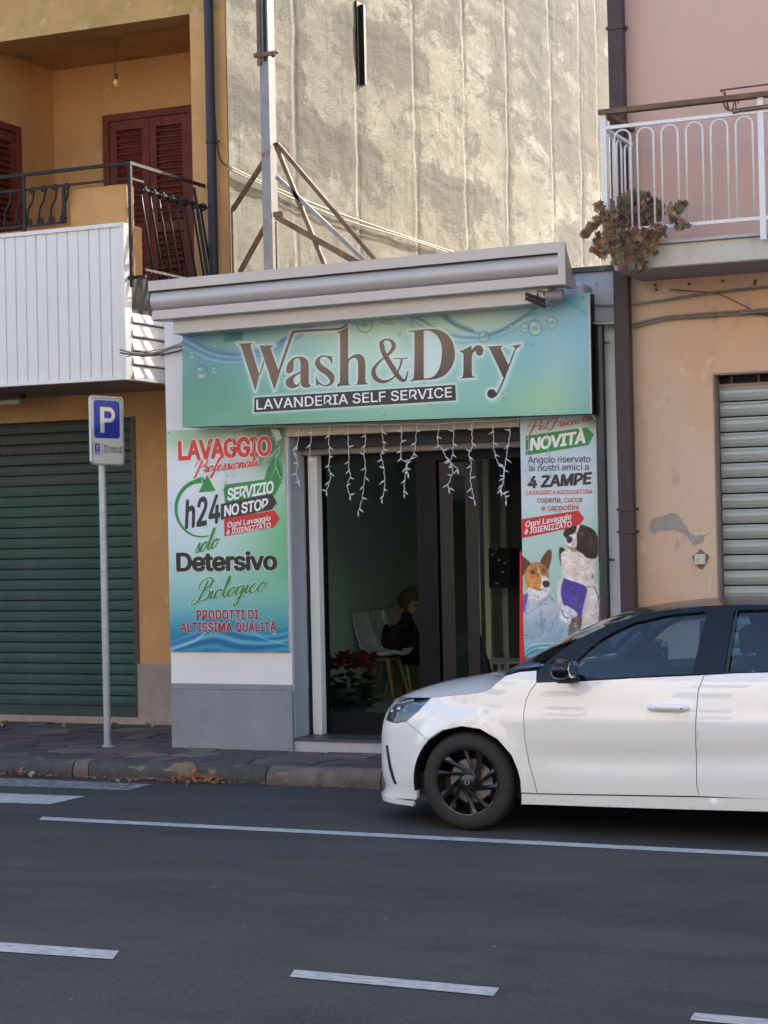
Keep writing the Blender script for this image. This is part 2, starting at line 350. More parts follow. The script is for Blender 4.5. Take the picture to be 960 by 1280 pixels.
# road paint
def paint(name, quads, m, z=.004):
    b = M()
    for q in quads:
        P = [onZ(x, y, 0) for x, y in q]; b.add([(p[0], p[1], z) for p in P], [(0, 1, 2, 3)])
    return tag(b.build(name, m), kind='structure')
a = onZ(50, 1020, 0)
b = M().add([(-7.38, 10.84, .004), (-7.32, 10.715, .004), (12, 10.615, .004), (12, 10.74, .004)], [(0, 1, 2, 3)]); tag(b.build('parking_line', MAT['paint']), kind='structure')
for q in ([(368, 1213), (624, 1236), (617, 1246), (362, 1222)], [(-120, 1170), (149, 1189.5), (141, 1200), (-120, 1182)], [(868, 1267), (1130, 1290), (1126, 1300), (862, 1276)]):
    paint('centre_dash', [q], MAT['paint'])
paint('bay_stripe', [[(-260, 983), (107, 996), (62, 1006), (-260, 995)]], MAT['paint'])
paint('bay_stripe', [[(-260, 962), (190, 981), (158, 989), (-260, 972)]], MAT['paint_faded'])
# ------------------------------------------------------------------ yellow building (left)
XC, YF = -8.325, 15.35
yb = empty('yellow_house', (-10, YF, 0), 'tall ochre house on the left with loggia, balcony and closed green shutter', 'house')
M().box(-30, -8.69, YF, YF+.3, 6.58, 10.5).box(-8.69, XC, YF, YF+1.4, 6.58, 10.5).build('upper_wall', MAT['ochre_dirty'], yb)
M().box(-30, XC, YF, YF+.3, 2.95, 4.04).box(-9.38, XC, YF, YF+.3, .1, 2.95).box(-30, -13.4, YF, YF+.3, .1, 2.95).build('lower_wall', MAT['ochre'], yb)
M().box(-8.69, XC, YF, YF+1.37, 4.04, 6.58).build('loggia_pillar', MAT['ochre'], yb)
M().box(-30, -11.08, YF+.3, YF+1.4, 4.04, 6.70).box(-30, -11.08, YF, YF+.3, 4.04, 6.58).build('loggia_side_wall', MAT['ochre'], yb)
M().box(-11.08, -8.69, 16.72, 16.85, 4.04, 6.7).build('loggia_back_wall', MAT['ochre'], yb)
M().box(-11.08, -8.69, YF+.3, 16.72, 6.625, 6.7).build('loggia_ceiling', MAT['ochre_dirty'], yb)
M().box(-30, XC-.10, 16.9, 27, .1, 10.3).box(-30, XC-.10, YF+.3, 16.9, 6.75, 10.3).build('rear_block', MAT['ochre'], yb)
M().box(-9.37, -8.34, YF-.012, YF+.01, .1, .685).box(-30, -9.37, YF-.012, YF+.2, .08, .19).build('plinth', MAT['buff_plaster'], yb)
M().box(-30.1, XC+.05, YF-.1, 27.1, 10.5, 10.62).build('roof', MAT['dark_concrete'], yb)
# the raw side wall, displaced so the grazing sun picks it out
def party_wall():
    ny, nz = 560, 190; y0, y1, z0, z1 = 15.345, 27, 3.2, 10.45
    seams = (16.62, 18.06, 19.59, 21.08, 22.5, 24.2, 25.43, 26.23); bands = (7.05, 5.8, 8.6); vs = []; wear = []
    sm = lambda t: min(1, max(0, t))**2*(3-2*min(1, max(0, t)))
    for j in range(nz+1):
        z = z0+(z1-z0)*j/nz
        for i in range(ny+1):
            y = y0+(y1-y0)*i/ny
            d = noise.fractal((y*.5, z*1.1, 3), 1.0, 2.0, 5)*.007+noise.fractal((y*2.2, z*5, 9), .7, 2.1, 5)*.009; dark = lt = line = 0
            for r in seams:
                if abs(y-r) < .5:
                    w = noise.noise((z*1.2, r, 0)); e = y-r-w*.05; s = .35+.9*max(0, noise.noise((z*.8, r, 4))+.3)
                    d += (.012*math.exp(-(e/.035)**2)-.010*math.exp(-((e-.09)/.04)**2))*s; lt = max(lt, math.exp(-((e+.01)/.045)**2)*s*.9); line = max(line, math.exp(-((e-.10)/.035)**2)*sm(.5+2*noise.noise((z*1.7, r, 9)))); dark = max(dark, .55*math.exp(-((e-.15)/.16)**2)*sm(.4+1.5*noise.noise((z*.6, r, 2))))
            for q in bands:
                e = z-q-.10*noise.noise((y*.8, q, 1))-.05*noise.noise((y*3, q, 5)); m = sm(.55+1.6*noise.noise((y*.45, q, 7))); d += -.010*math.exp(-(e/.02)**2)*m; line = max(line, .7*math.exp(-(e/.018)**2)*m); dark = max(dark, (math.exp(-(e/.16)**2) if e > 0 else math.exp(-(e/.34)**2))*m)
            dark = max(dark, sm((z-6.6)/1.4)*sm((y-18.5)/4)*.8*(.6+.8*noise.noise((y*.9, z*.25, 3)))); dark = dark*(1-.75*sm(1.6-abs(y-21.6)/.35)*sm((z-7.1)/.2)*1)
            k = min(1, i/6); d = max(d, -.007); vs.append((XC+.012+d*k, y, z)); wear.append((min(1, max(0, dark)), min(1, lt), min(1, line), 1))
    w = ny+1; fs = [(j*w+i, j*w+i+1, (j+1)*w+i+1, (j+1)*w+i) for j in range(nz) for i in range(ny)]
    b = M(); b.add(vs, fs); o = b.build('bare_side_wall', MAT['party'], yb, smooth=True)
    ca = o.data.color_attributes.new('Wear', 'FLOAT_COLOR', 'POINT'); ca.data.foreach_set('color', np.array(wear, np.float32).ravel()); return o
tag(party_wall(), 'tall raw rendered side wall, streaked grey, in full sun')
# green roller shutter, slat by slat
SP = .0985
def slat_mesh(name, L, h, mat, d=.007):
    b = M(); pr = [(0, 0), (-.004, .004), (-d*.75, h*.25), (-d, h*.5), (-d*.8, h*.75), (-.003, h-.012), (.004, h-.010), (.004, h), (.012, h), (.012, 0)]
    b.prism(pr, 0, 0, L); return b.mesh(name, mat)
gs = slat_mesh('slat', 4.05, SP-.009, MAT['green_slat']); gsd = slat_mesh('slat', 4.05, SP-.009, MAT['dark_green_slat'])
sh = M().box(-13.40, -9.36, YF+.09, YF+.12, .2, 2.95).build('roller_shutter', MAT['black'], yb); tag(sh, 'closed green roller shutter')
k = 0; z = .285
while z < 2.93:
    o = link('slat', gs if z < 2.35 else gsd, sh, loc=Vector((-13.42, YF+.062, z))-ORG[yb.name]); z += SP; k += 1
M().box(-9.40, -9.35, YF-.01, YF+.06, .19, 2.955).build('shutter_guide', MAT['guide_brown'], sh)
M().box(-13.4, -9.40, YF-.005, YF+.05, .195, .285).build('bottom_bar', MAT['dark_green_slat'], sh)
for zz in (2.84, 2.74, 2.65, 2.545):   # ventilation holes punched in the top slats
    for i in range(16):
        x = -9.95-i*.085; M().lathe([(.011, YF+.047), (.011, YF+.052), (0, YF+.052)], (x, 0, zz), 1, 10).build('vent_hole', MAT['black'], sh) if i < 12 else None
# loggia doors
def louvre_door(parent, p0, axis, w, h, nm='shutter_door', leaves=2):
    """frame + leaves with real louvres; p0 lower left, axis 'x' (faces -Y) or 'y' (faces +X)"""
    def T(u, d, z): return (p0[0]+u, p0[1]-d, p0[2]+z) if axis == 'x' else (p0[0]+d, p0[1]+u, p0[2]+z)
    def bx(b, u0, u1, d0, d1, z0, z1):
        b.hexa([T(u0, d0, z0), T(u1, d0, z0), T(u1, d1, z0), T(u0, d1, z0), T(u0, d0, z1), T(u1, d0, z1), T(u1, d1, z1), T(u0, d1, z1)])
    b = M(); bx(b, 0, .07, 0, .06, 0, h); bx(b, w-.07, w, 0, .06, 0, h); bx(b, .07, w-.07, 0, .06, h-.07, h)
    fr = b.build(nm, MAT['wood_brown'], parent)
    lw = (w-.14)/leaves
    for i in range(leaves):
        u = .07+i*lw+.004; e = u+lw-.008; b = M()
        bx(b, u, u+.08, .005, .045, 0, h-.075); bx(b, e-.08, e, .005, .045, 0, h-.075)
        for z0, z1 in ((0, .12), (h*.40, h*.40+.10), (h-.17, h-.075)): bx(b, u+.08, e-.08, .005, .045, z0, z1)
        bx(b, u+.08, e-.08, -.01, .0, .1, h-.1)
        lf = b.build('door_leaf', MAT['wood_brown'], fr)
        z = .14
        b = M()
        while z < h-.2:
            if not (h*.40-.05 < z < h*.40+.10):
                for q in (0,): b.hexa([T(u+.08, .002, z+.03), T(e-.08, .002, z+.03), T(e-.08, .042, z), T(u+.08, .042, z), T(u+.08, .002, z+.042), T(e-.08, .002, z+.042), T(e-.08, .042, z+.012), T(u+.08, .042, z+.012)])
            z += .062
        for fidx in range(0, len(b.v), 8):
            s = M(); s.hexa(b.v[fidx:fidx+8]); s.build('louvre', MAT['wood_brown'], fr)
dx0 = onY(132, 146, 16.72)[0]; dz1 = onY(132, 146, 16.72)[2]
louvre_door(yb, (dx0, 16.715, 4.05), 'x', 1.06, dz1-4.05)
py = onX(20, 160, -11.08); louvre_door(yb, (-11.075, py[1]-.95, 4.05), 'y', .95, py[2]-4.05)
# hanging bulb
c0, c1 = onY(144, 46, 16.05), onY(145, 99, 16.05)
hb = empty('hanging_bulb', (c0[0], 16.05, 6.62), 'bare yellow light bulb hanging on a cord in the loggia', 'light bulb')
M().tube([(c0[0]+math.sin(t*7)*.012, 16.05, 6.62+(c1[2]-6.62)*t) for t in np.linspace(0, 1, 12)], .006, 6).build('cord', MAT['cable_dark'], hb)
M().lathe([(.0, .05), (.016, .05), (.018, .0), (.0, .0)], (c1[0], 16.05, c1[2]), 2, 12).build('socket', MAT['brown_metal'], hb)
M().ball((c1[0], 16.05, c1[2]-.035), .030, 14, 10, (1, 1, 1.3)).build('bulb', MAT['brass'], hb, smooth=True)
# balcony: slab, parapet, cladding, soffit
RX = -8.56
M().box(-30, -8.60, 14.10, YF, 3.74, 4.05).build('balcony_slab', MAT['dark_concrete'], yb)
M().box(-30, -9.2, 14.11, 14.24, 4.05, 4.53).box(-9.2, -8.64, 14.11, 14.24, 4.05, 4.84).box(-8.76, -8.64, 14.24, 14.36, 4.05, 4.50).build('parapet', MAT['ochre'], yb, bevel=.004)
cl = M().box(-12.5, -8.66, 14.03, 14.09, 3.2, 4.46).build('balcony_cladding', MAT['black'], yb)
bm = M(); L = 4.49-3.20-.03
bm.prism([(0, .0), (.006, -.012), (.098, -.012), (.104, 0), (.104, .02), (0, .02)], 2, 0, L); me = bm.mesh('cladding_board', MAT['white_pvc'])
for i in range(36): link('cladding_board', me, cl, loc=Vector((-8.635-.1065*(i+1), 14.02+random.uniform(-.0015, .0015), 3.205))-ORG[yb.name])
M().box(-12.5, -8.60, 13.99, 14.08, 4.462, 4.495).build('top_trim', MAT['white_pvc'], cl)
M().box(-12.5, -8.60, 13.985, 14.08, 3.172, 3.203).build('bottom_trim', MAT['white_pvc'], cl)
M().box(-8.633, -8.598, 13.992, 14.10, 3.203, 4.462).build('corner_trim', MAT['white_pvc'], cl)
sc = M().box(-8.66, -8.64, 14.1, YF-.01, 3.2, 3.73).build('side_cladding', MAT['black'], yb)
for i in range(5):
    z0 = 3.19+i*.118
    b = M(); b.prism([(-8.64, z0), (-8.588, z0), (-8.585, z0+.010), (-8.606, z0+.108), (-8.64, z0+.112)], 1, 14.105, YF-.01); b.build('cladding_board', MAT['white_pvc'], sc)
M().box(-8.655, -8.575, 14.1, YF-.01, 3.172, 3.188).build('bottom_trim', MAT['white_pvc'], sc)
sf = M().box(-12.5, -8.67, 14.1, YF-.002, 3.2, 3.22).build('balcony_soffit', MAT['black'], yb)
for i in range(12): M().box(-12.5, -8.662, 14.10+i*.103, 14.10+i*.103+.097, 3.178, 3.198).build('soffit_board', MAT['soffit'], sf)
tl = onY(14, 497, 14.8)
tb = empty('tube_light', (tl[0], 14.8, 3.17), 'dusty tube light under the balcony soffit', 'lamp')
M().box(tl[0]-.6, tl[0]+.13, 14.76, 14.84, 3.13, 3.175).build('housing', MAT['brown_metal'], tb)
M().tube([(tl[0]-.6, 14.8, 3.105), (tl[0]+.10, 14.8, 3.105)], .026, 12).build('diffuser', mat('dusty_lamp_tube', (.45, .40, .33), .5), tb, smooth='auto')
# wrought iron railing
rl = empty('railing', (RX, 14.05, 4.0)); rl.parent = yb; rl.location = Vector((RX, 14.05, 4.0))-ORG[yb.name]
def rb(b, name, smooth=False):
    me = b.mesh(name, MAT['iron'], (RX, 14.05, 4.0), smooth); return link(name, me, rl)
rb(M().box(-12.2, RX+.015, 14.035, 14.065, 4.985, 5.012), 'handrail'); rb(M().box(-12.2, RX+.012, 14.04, 14.06, 4.86, 4.878), 'middle_rail')
rb(M().box(-12.2, -9.22, 14.04, 14.06, 4.545, 4.562), 'lower_rail')
rb(M().box(RX-.012, RX+.012, 14.065, 15.33, 4.985, 5.012), 'handrail'); rb(M().box(RX-.01, RX+.01, 14.06, 14.26, 4.86, 4.878), 'middle_rail')
rb(M().box(-9.235, -9.205, 14.04, 14.06, 4.545, 4.86), 'rail_post')
rb(M().box(RX-.014, RX+.014, 14.036, 14.064, 3.95, 4.985), 'rail_post')
for px in (31,): x = onY(px, 240, 14.05)[0]; rb(M().box(x-.014, x+.014, 14.03, 14.045, 4.3, 4.985), 'rail_post')
rb(M().bar((RX+.02, 15.1, 4.95), (-8.43, 15.16, 4.02), .03, .03), 'rail_post'); rb(M().box(RX-.1, -8.43, 14.05, 14.075, 4.02, 4.045), 'foot_bracket')
rb(M().bar((-8.44, 14.06, 4.09), (-8.44, 15.33, 4.09), .02, .02), 'lower_rail'); rb(M().bar((RX+.02, 14.2, 4.80), (RX+.02, 15.33, 4.80), .018, .018), 'middle_rail')
def spiral(cx, cz, r, a0, turns, n=14, y=0): return [(cx+r*(1-.6*t)*1.0*math.cos(a0+turns*2*math.pi*t), y, cz+r*(1-.6*t)*math.sin(a0+turns*2*math.pi*t)) for t in np.linspace(0, 1, n)]
b = M()   # S scroll for the front
top = spiral(.005, .315, .030, R(-60), 1.3); bot = spiral(-.03, .045, .032, R(120), 1.3)
mid = catmull([top[0], (.008, 0, .22), (-.035, 0, .15), (-.045, 0, .08), bot[0]], 5)
b.tube(list(reversed(top))+[tuple(p) for p in mid[1:-1]]+bot, .0095, 6)
me = b.mesh('scroll_bar', MAT['iron'], (0, 0, 0), True)
for i in range(24): link('scroll_bar', me, rl, loc=(onY(83, 250, 14.05)[0]-.118*i-RX, 0, .543))
b = M(); b.tube([(0, 0, .80), (.028, 0, .62), (.115, 0, .10)], .0105, 7)
sp = spiral(.015, .80, .034, R(-90), 1.2, 16)
b.tube([(x, y+.02*math.sin(i*.4), z) for i, (x, y, z) in enumerate(sp)], .010, 6)
b.tube([(p[0]+.10, p[1], p[2]-.72) for p in spiral(.01, .80, .028, R(90), 1.1, 12)], .008, 6)
for t in (.04, .08, .12): b.ball((.05*t*1.4, 0, .80-.4*t*1.2), .013, 6, 4)
me = b.mesh('belly_bar', MAT['iron'], (0, 0, 0), True)
for i in range(8): link('belly_bar', me, rl, loc=(.0, .16+.148*i, 0))
# left downpipe, right downpipe
def pipe(name, X, Y, z0, z1, r, m, label, rings, square=None):
    e = empty(name, (X, Y, z0), label, 'drainpipe'); b = M()
    if square: b.box(X-square/2, X+square/2, Y-square*.4, Y+square*.4, z0, z1)
    else: b.tube([(X, Y, z0), (X, Y, z1)], r, 16)
    b.build('pipe', m, e, smooth='auto' if not square else False, bevel=.008 if square else 0)
    for z in rings:
        b = M()
        if square: b.box(X-square/2-.008, X+square/2+.008, Y-square*.4-.008, Y+square*.4+.008, z-.011, z+.011).box(X+square/2, X+square/2+.03, Y-.006, Y+.006, z-.012, z+.012)
        else:
            b.lathe([(r, -.012), (r+.007, -.012), (r+.007, .012), (r, .012)], (X, Y, z), 2, 16); b.box(X+r, X+r+.04, Y-.01, Y+.01, z-.008, z+.008)
        b.build('pipe_clip', m, e)
    return e
x = onY(262.5, 100, 15.27)[0]
pipe('drainpipe', x, 15.27, 3.3, 10.4, .043, mat('slate_blue_pipe', (.026, .024, .034), .45, spec=.3), 'dark blue-grey downpipe on the corner of the ochre house', [onY(262, 178, 15.27)[2], 8.5])
x = onY(771, 60, 13.66)[0]
pipe('drainpipe', x, 13.66, .12, 10.4, .06, MAT['brown_metal'], 'brown square downpipe beside the pink house wall', [onY(772, y, 13.66)[2] for y in (36, 637, 665)], square=.112)
x = onY(749, 411, 13.67)[0]
pipe('drainpipe', x, 13.67, .12, onY(749, 404, 13.67)[2], .037, MAT['dark_pipe'], 'black round drainpipe next to the shop sign', [onY(749, y, 13.67)[2] for y in (429, 700)])
# wall bracket and cables on the raw wall
br = empty('wall_bracket', (-8.28, 18.36, 6.5), 'short dark steel channel fixed upright high on the raw wall', 'bracket')
q = onX(458, 108, -8.27); q2 = onX(453, 5, -8.27)
M().box(-8.33, -8.30, q[1]-.13, q[1], q[2], q2[2]+.02).build('back_plate', MAT['iron'], br)
M().box(-8.30, -8.262, q[1]-.05, q[1], q[2]+.01, q2[2]).build('channel', MAT['iron'], br)
def cable(name, pts, r, m, label, sag=0, n=6):
    P = catmull(pts, n); o = M().tube([tuple(p) for p in P], r, 6).build(name, m, smooth=True); return tag(o, label, 'cable')
cable('wall_cable', [onX(x, y, -8.27) for x, y in ((286, 208), (330, 229), (400, 258), (450, 276), (520, 300), (620, 332))], .011, MAT['cable_cream'], 'upper cream cable drooping across the raw side wall')
cable('wall_cable', [onX(x, y, -8.26) for x, y in ((286, 211), (330, 232), (400, 263), (450, 281), (520, 302), (620, 337))], .009, MAT['cable_cream'], 'lower cream cable drooping across the raw side wall')
cable('corner_cable', [(onY(x, y, 15.33)) for x, y in ((268, 130), (271, 175), (276, 200), (285, 208))], .006, MAT['cable_dark'], 'thin dark cable hanging beside the blue-grey downpipe')
# ------------------------------------------------------------------ pink house (right)
PX0 = -4.16
pb = empty('pink_house', (-2, 13.75, 0), 'pink and peach house on the right with white iron balcony and grey shutter', 'house')
M().box(PX0, 14, 13.75, 14.05, 3.80, 10.5).build('upper_wall', MAT['pink'], pb)
OX0, OX1, OZ1 = -3.53, -.55, 2.937
M().box(PX0, OX0-.0, 13.75, 14.05, .05, 3.64).box(OX0, OX1, 13.75, 14.05, OZ1, 3.64).box(OX1, 14, 13.75, 14.05, .05, 3.64).box(PX0+.01, 14, 13.76, 14.05, 3.64, 3.80).build('lower_wall', MAT['peach'], pb)
M().box(OX0-.001, OX0+.012, 13.752, 13.95, .1, OZ1-.004).box(OX0+.012, OX1, 13.753, 13.95, OZ1-.012, OZ1-.003).build('shutter_reveal', MAT['taupe'], pb)
M().box(PX0, 14, 14.05, 24, .05, 10.45).build('rear_block', MAT['pink'], pb)
M().box(PX0-.1, 14.1, 13.6, 24.1, 10.5, 10.62).build('roof', MAT['dark_concrete'], pb)
gsm = slat_mesh('slat', OX1-OX0-.03, .101, MAT['grey_slat'], .012)
sh = M().box(OX0+.014, OX1-.01, 13.90, 13.94, .14, OZ1-.01).build('roller_shutter', MAT['black'], pb); tag(sh, 'closed pale grey roller shutter')
z = OZ1-.085-.111*25+.111
while z < OZ1-.12: link('slat', gsm, sh, loc=Vector((OX0+.02, 13.87, z))-ORG[pb.name]); z += .111
M().box(OX0+.012, OX1, 13.872, 13.9, OZ1-.1, OZ1-.07).build('shutter_lintel', MAT['taupe'], sh)
for i in range(14): M().box(OX0+.1+i*.2, OX0+.12+i*.2, 13.865, 13.885, OZ1-.07, OZ1-.012).build('fixing_lug', MAT['guide_brown'], sh)
def wall_poly(name, pts, Y, m, parent, th=.006, jag=.004):
    P = []
    for i in range(len(pts)):
        a = onY(*pts[i], Y); c = onY(*pts[(i+1) % len(pts)], Y)
        for t in (0, .25, .5, .75): P.append((a[0]+(c[0]-a[0])*t+random.uniform(-jag, jag)*(t > 0), a[2]+(c[2]-a[2])*t+random.uniform(-jag, jag)*(t > 0)))
    return M().prism(P, 1, Y-th, Y+.002).build(name, m, parent)
wall_poly('bare_cement_patch', [(812, 662), (814, 650), (838, 641), (846, 642), (862, 666), (869, 671), (889, 665), (880, 671), (879, 677), (868, 681), (861, 675), (858, 667), (846, 663), (826, 663), (818, 667)], 13.75, MAT['cement'], pb, .003)
pale = mat('flaked_pale_paint', (.66, .50, .36), .85, var=.12, vs=12, bump=.5)
for pts in ([(862, 668), (889, 663), (889, 666), (878, 669)], [(866, 672), (868, 690), (872, 705), (866, 690)], [(889, 715), (889, 742), (884, 740), (886, 726)], [(797, 678), (806, 676), (808, 690), (800, 692)], [(798, 745), (801, 746), (800, 756), (796, 756)]):
    wall_poly('paint_flake', pts, 13.75, pale, pb, .004)
ib = onY(876, 699, 13.75)
e = empty('doorbell_box', (ib[0], 13.75, ib[2]), 'small square cream doorbell box on the peach wall', 'doorbell')
M().prism([(ib[0]+.055*math.cos(t)*(1+.25*math.sin(3*t)), ib[2]+.062*math.sin(t)*(1+.2*math.cos(4*t))) for t in np.linspace(0, 2*math.pi, 22)[:-1]], 1, 13.744, 13.752).build('mortar_surround', MAT['chip'], e)
M().box(ib[0]-.04, ib[0]+.04, 13.715, 13.744, ib[2]-.038, ib[2]+.038).build('box', MAT['concrete_pale'], e, bevel=.008)
M().lathe([(.0, 13.708), (.008, 13.708), (.009, 13.716)], (ib[0]-.018, 0, ib[2]), 1, 12).build('button', MAT['galv'], e)
# balcony right
BX0 = -4.045
M().box(BX0, 12, 13.09, 13.75, 3.645, 3.80).build('balcony_slab', MAT['concrete_pale'], pb, bevel=.006)
M().box(BX0+.01, 12, 13.10, 13.75, 3.64, 3.6445).build('balcony_soffit', MAT['slab_under'], pb)
M().box(BX0-.02, 12, 13.06, 13.75, 3.801, 3.825).build('balcony_coping', MAT['threshold'], pb, bevel=.004)
RY, RXL = 13.05, -4.085
rl2 = empty('railing', (0, 0, 0)); rl2.parent = pb; rl2.location = Vector((RXL, RY, 3.8))-ORG[pb.name]
def rw(b, name, m='white_metal', **k): me = b.mesh(name, MAT[m], (RXL, RY, 3.8), k.get('smooth', False), bevel=k.get('bevel', 0)); return link(name, me, rl2)
ztop = onY(850, 150, RY)[2]; zb = onY(890, 278, RY)[2]; zh = 4.755
for x, z0 in [(RXL, 3.78)]+[(-2.975+1.11*i, 3.77) for i in range(9)]: rw(M().box(x-.02, x+.02, RY-.015, RY+.015, z0, zh-.02), 'rail_post')
rw(M().box(RXL-.03, 6, RY-.035, RY+.035, zh-.02, zh+.014), 'handrail', 'rust')
rw(M().box(RXL-.03, RXL+.03, RY+.035, 13.72, zh-.02, zh+.014), 'handrail', 'rust')
rw(M().box(RXL+.02, 6, RY-.012, RY+.012, ztop-.012, ztop+.012), 'upper_rail'); rw(M().box(RXL+.02, 6, RY-.012, RY+.012, zb-.012, zb+.012), 'lower_rail')
rw(M().box(RXL-.012, RXL+.012, RY+.015, 13.72, ztop-.012, ztop+.012), 'upper_rail'); rw(M().box(RXL-.012, RXL+.012, RY+.015, 13.72, zb-.012, zb+.012), 'lower_rail')
hl = ztop-zb-.03; wl = .058
pth = [(-wl, 0, 0)]+[(-wl, 0, hl-wl)]+[(-wl*math.cos(a), 0, hl-wl+wl*math.sin(a)) for a in np.linspace(0, math.pi, 13)[1:-1]]+[(wl, 0, hl-wl), (wl, 0, 0)]
lm = M().tube(pth, .0075, 8).mesh('loop_bar', MAT['white_metal'], smooth=True)
lx = [onY((a+b_)/2, 220, RY)[0] for a, b_ in ((769, 789), (798, 817), (828, 848), (859, 879), (890, 910), (921, 942))]
for i in range(58):
    x = lx[i] if i < 6 else -2.975+.11+(i-6)*.183
    if i >= 6 and min(abs(x-(-2.975+1.11*j)) for j in range(9)) < .06: continue
    link('loop_bar', lm, rl2, loc=(x-RXL, 0, zb+.005-3.8))
for i in range(3): link('loop_bar', lm, rl2, loc=(0, .15+.20*i, zb+.005-3.8), rot=(0, 0, math.pi/2))
# drying rack of wire
def rk(x, y, dy=0): return tuple(onY(x, y, RY-.02+dy))
dr = tag(M().tube([rk(1010, 99), rk(900, 113), rk(905, 117), rk(911, 136), rk(908, 137), rk(904, 128), rk(903, 127), rk(908, 137), rk(912, 138), rk(960, 131), rk(1010, 125)], .006, 6)
    .tube([rk(960, 118, .05), rk(918, 123, .05), rk(916, 137, .05), rk(920, 138, .05), rk(919, 123, .05), rk(922, 124, .05), rk(923, 129, .05)], .005, 6)
    .tube([rk(902, 114), rk(906, 113), rk(908, 127, .02), rk(910, 137, .02)], .005, 6).tube([rk(1010, 128), rk(925, 139), rk(917, 141), rk(914, 137)], .008, 6).build('drying_rack', MAT['rust'], smooth=True), 'rusty wire drying rack hooked over the brown balcony handrail', 'drying rack')
# anchors + cables below balcony
for px, py in ((819, 356), (861, 355), (903, 351), (943, 355), (944, 351), (820, 362)):
    p = onY(px, py, 13.74); M().ball((p[0], 13.745, p[2]), .012, 8, 5, (1, 1, 1)).build('anchor', MAT['rust'], pb)
def yc(*pts, Y=13.70): return [tuple(onY(x, y, Y)) for x, y in pts]
cable('facade_cable', yc((722, 380), (760, 382), (800, 379), (860, 370), (920, 362), (1100, 345), (1900, 262)), .009, MAT['cable_grey'], 'upper grey cable running under the right balcony')
cable('facade_cable', yc((745, 403), (785, 405), (830, 396), (880, 392), (960, 386), (1100, 378), (1900, 310), Y=13.69), .009, MAT['cable_grey'], 'topmost strand of the lower cable bundle on the peach wall')
cable('facade_cable', yc((745, 405), (785, 409), (830, 399), (880, 395), (960, 389), (1100, 380), (1900, 312)), .008, MAT['cable_grey'], 'middle strand of the lower cable bundle on the peach wall')
cable('facade_cable', yc((750, 403), (790, 407), (835, 397), (900, 391), (960, 392), (1100, 385), (1900, 318)), .006, MAT['cable_dark'], 'dark lowest strand of the lower cable bundle on the peach wall')
cable('facade_cable', yc((838, 362), (890, 366), (905, 370), (940, 387), (965, 396), (1010, 402)), .004, MAT['cable_dark'], 'thin loose wire slanting between the two cable runs on the peach wall')
cable('facade_cable', yc((733, 400), (745, 404), (765, 403), (790, 401)), .010, MAT['cable_cream'], 'short cream cable end crossing the brown downpipe')
cable('facade_cable', yc((706, 395), (726, 400), (742, 404), (768, 404), Y=13.6), .008, MAT['cable_cream'], 'cream cable leaving the top right corner of the shop sign')
for i, pp in enumerate([((150, 437), (175, 443), (200, 440), (215, 434), (229, 432)), ((150, 441), (178, 445), (202, 443), (222, 439), (230, 436)), ((158, 446), (180, 440), (205, 436), (228, 428))]):
    cable('facade_cable', yc(*pp, Y=13.72), .009-.002*i, MAT[('cable_grey', 'cable_dark', 'cable_cream')[i]], ('grey', 'dark', 'pale')[i]+' cable wrapped round the left edge of the shop front')
# ------------------------------------------------------------------ plant on the balcony
pl = empty('hanging_succulent', (-3.85, 13.25, 3.83), 'trailing reddish succulent spilling from a pot on the white balcony', 'plant')
pc = onY(793, 285, 13.25)
M().lathe([(.0, 3.83), (.10, 3.83), (.15, 4.03), (.16, 4.03), (.16, 4.06), (.13, 4.06)], (pc[0], 13.25, 0), 2, 20).build('pot', mat('brown_plastic_pot', (.13, .06, .05), .6), pl, smooth='auto')
rr = random.Random(3); rose = []; stems = M()
def rosette(b, c, r, d):
    d = Vector(d).normalized(); a = d.orthogonal().normalized(); e = d.cross(a); c = Vector(c)
    for ring, (n, rad, up) in enumerate(((7, 1, .25), (5, .6, .6))):
        for k in range(n):
            th = 2*math.pi*k/n+ring+rr.uniform(-.2, .2); q = a*math.cos(th)+e*math.sin(th); s = -a*math.sin(th)+e*math.cos(th)
            L = r*rad*rr.uniform(.8, 1.15); tip = c+q*L+d*L*up; m = c+q*L*.55+d*L*up*.5; w = s*L*.2
            b.add([c, m+w, tip, m-w, m+d*L*.12], [(0, 1, 4), (1, 2, 4), (2, 3, 4), (3, 0, 4)])
b1, b2, b3, b4 = M(), M(), M(), M()
def at(px, py, Y): return Vector(onY(px, py, Y))
for i in range(330):     # bushy crown
    a = rr.uniform(0, 2*math.pi); t = rr.random()**.6
    px = 794+36*t*math.cos(a)+rr.uniform(-3, 3); py_ = 263+23*t*math.sin(a)*(1 if math.sin(a) < 0 else .9)
    c = at(px, py_, 13.22+rr.uniform(-.12, .12)); rosette(rr.choice((b1, b2, b3, b3, b4)), c, rr.uniform(.018, .034), (rr.uniform(-.6, .6), -1, rr.uniform(-.2, .9)))
tr = [((775, 262), (758, 275), (742, 283), (733, 292)), ((778, 275), (762, 290), (745, 303)), ((770, 285), (757, 300), (744, 311), (758, 318)), ((790, 285), (782, 305), (772, 322), (775, 332)), ((800, 290), (797, 308), (783, 322), (780, 335)),
      ((805, 290), (812, 305), (806, 318), (800, 332)), ((815, 290), (822, 300), (812, 315)), ((798, 285), (790, 300), (786, 318), (777, 328)), ((812, 280), (806, 300), (805, 325), (802, 335)), ((785, 280), (768, 300), (770, 318)), ((760, 272), (752, 262), (748, 258)), ((835, 262), (850, 258), (856, 257)), ((835, 270), (848, 276), (855, 284)), ((770, 270), (752, 272), (738, 285), (732, 295)), ((820, 280), (826, 286), (830, 290)), ((795, 290), (800, 300), (793, 312), (800, 330))]
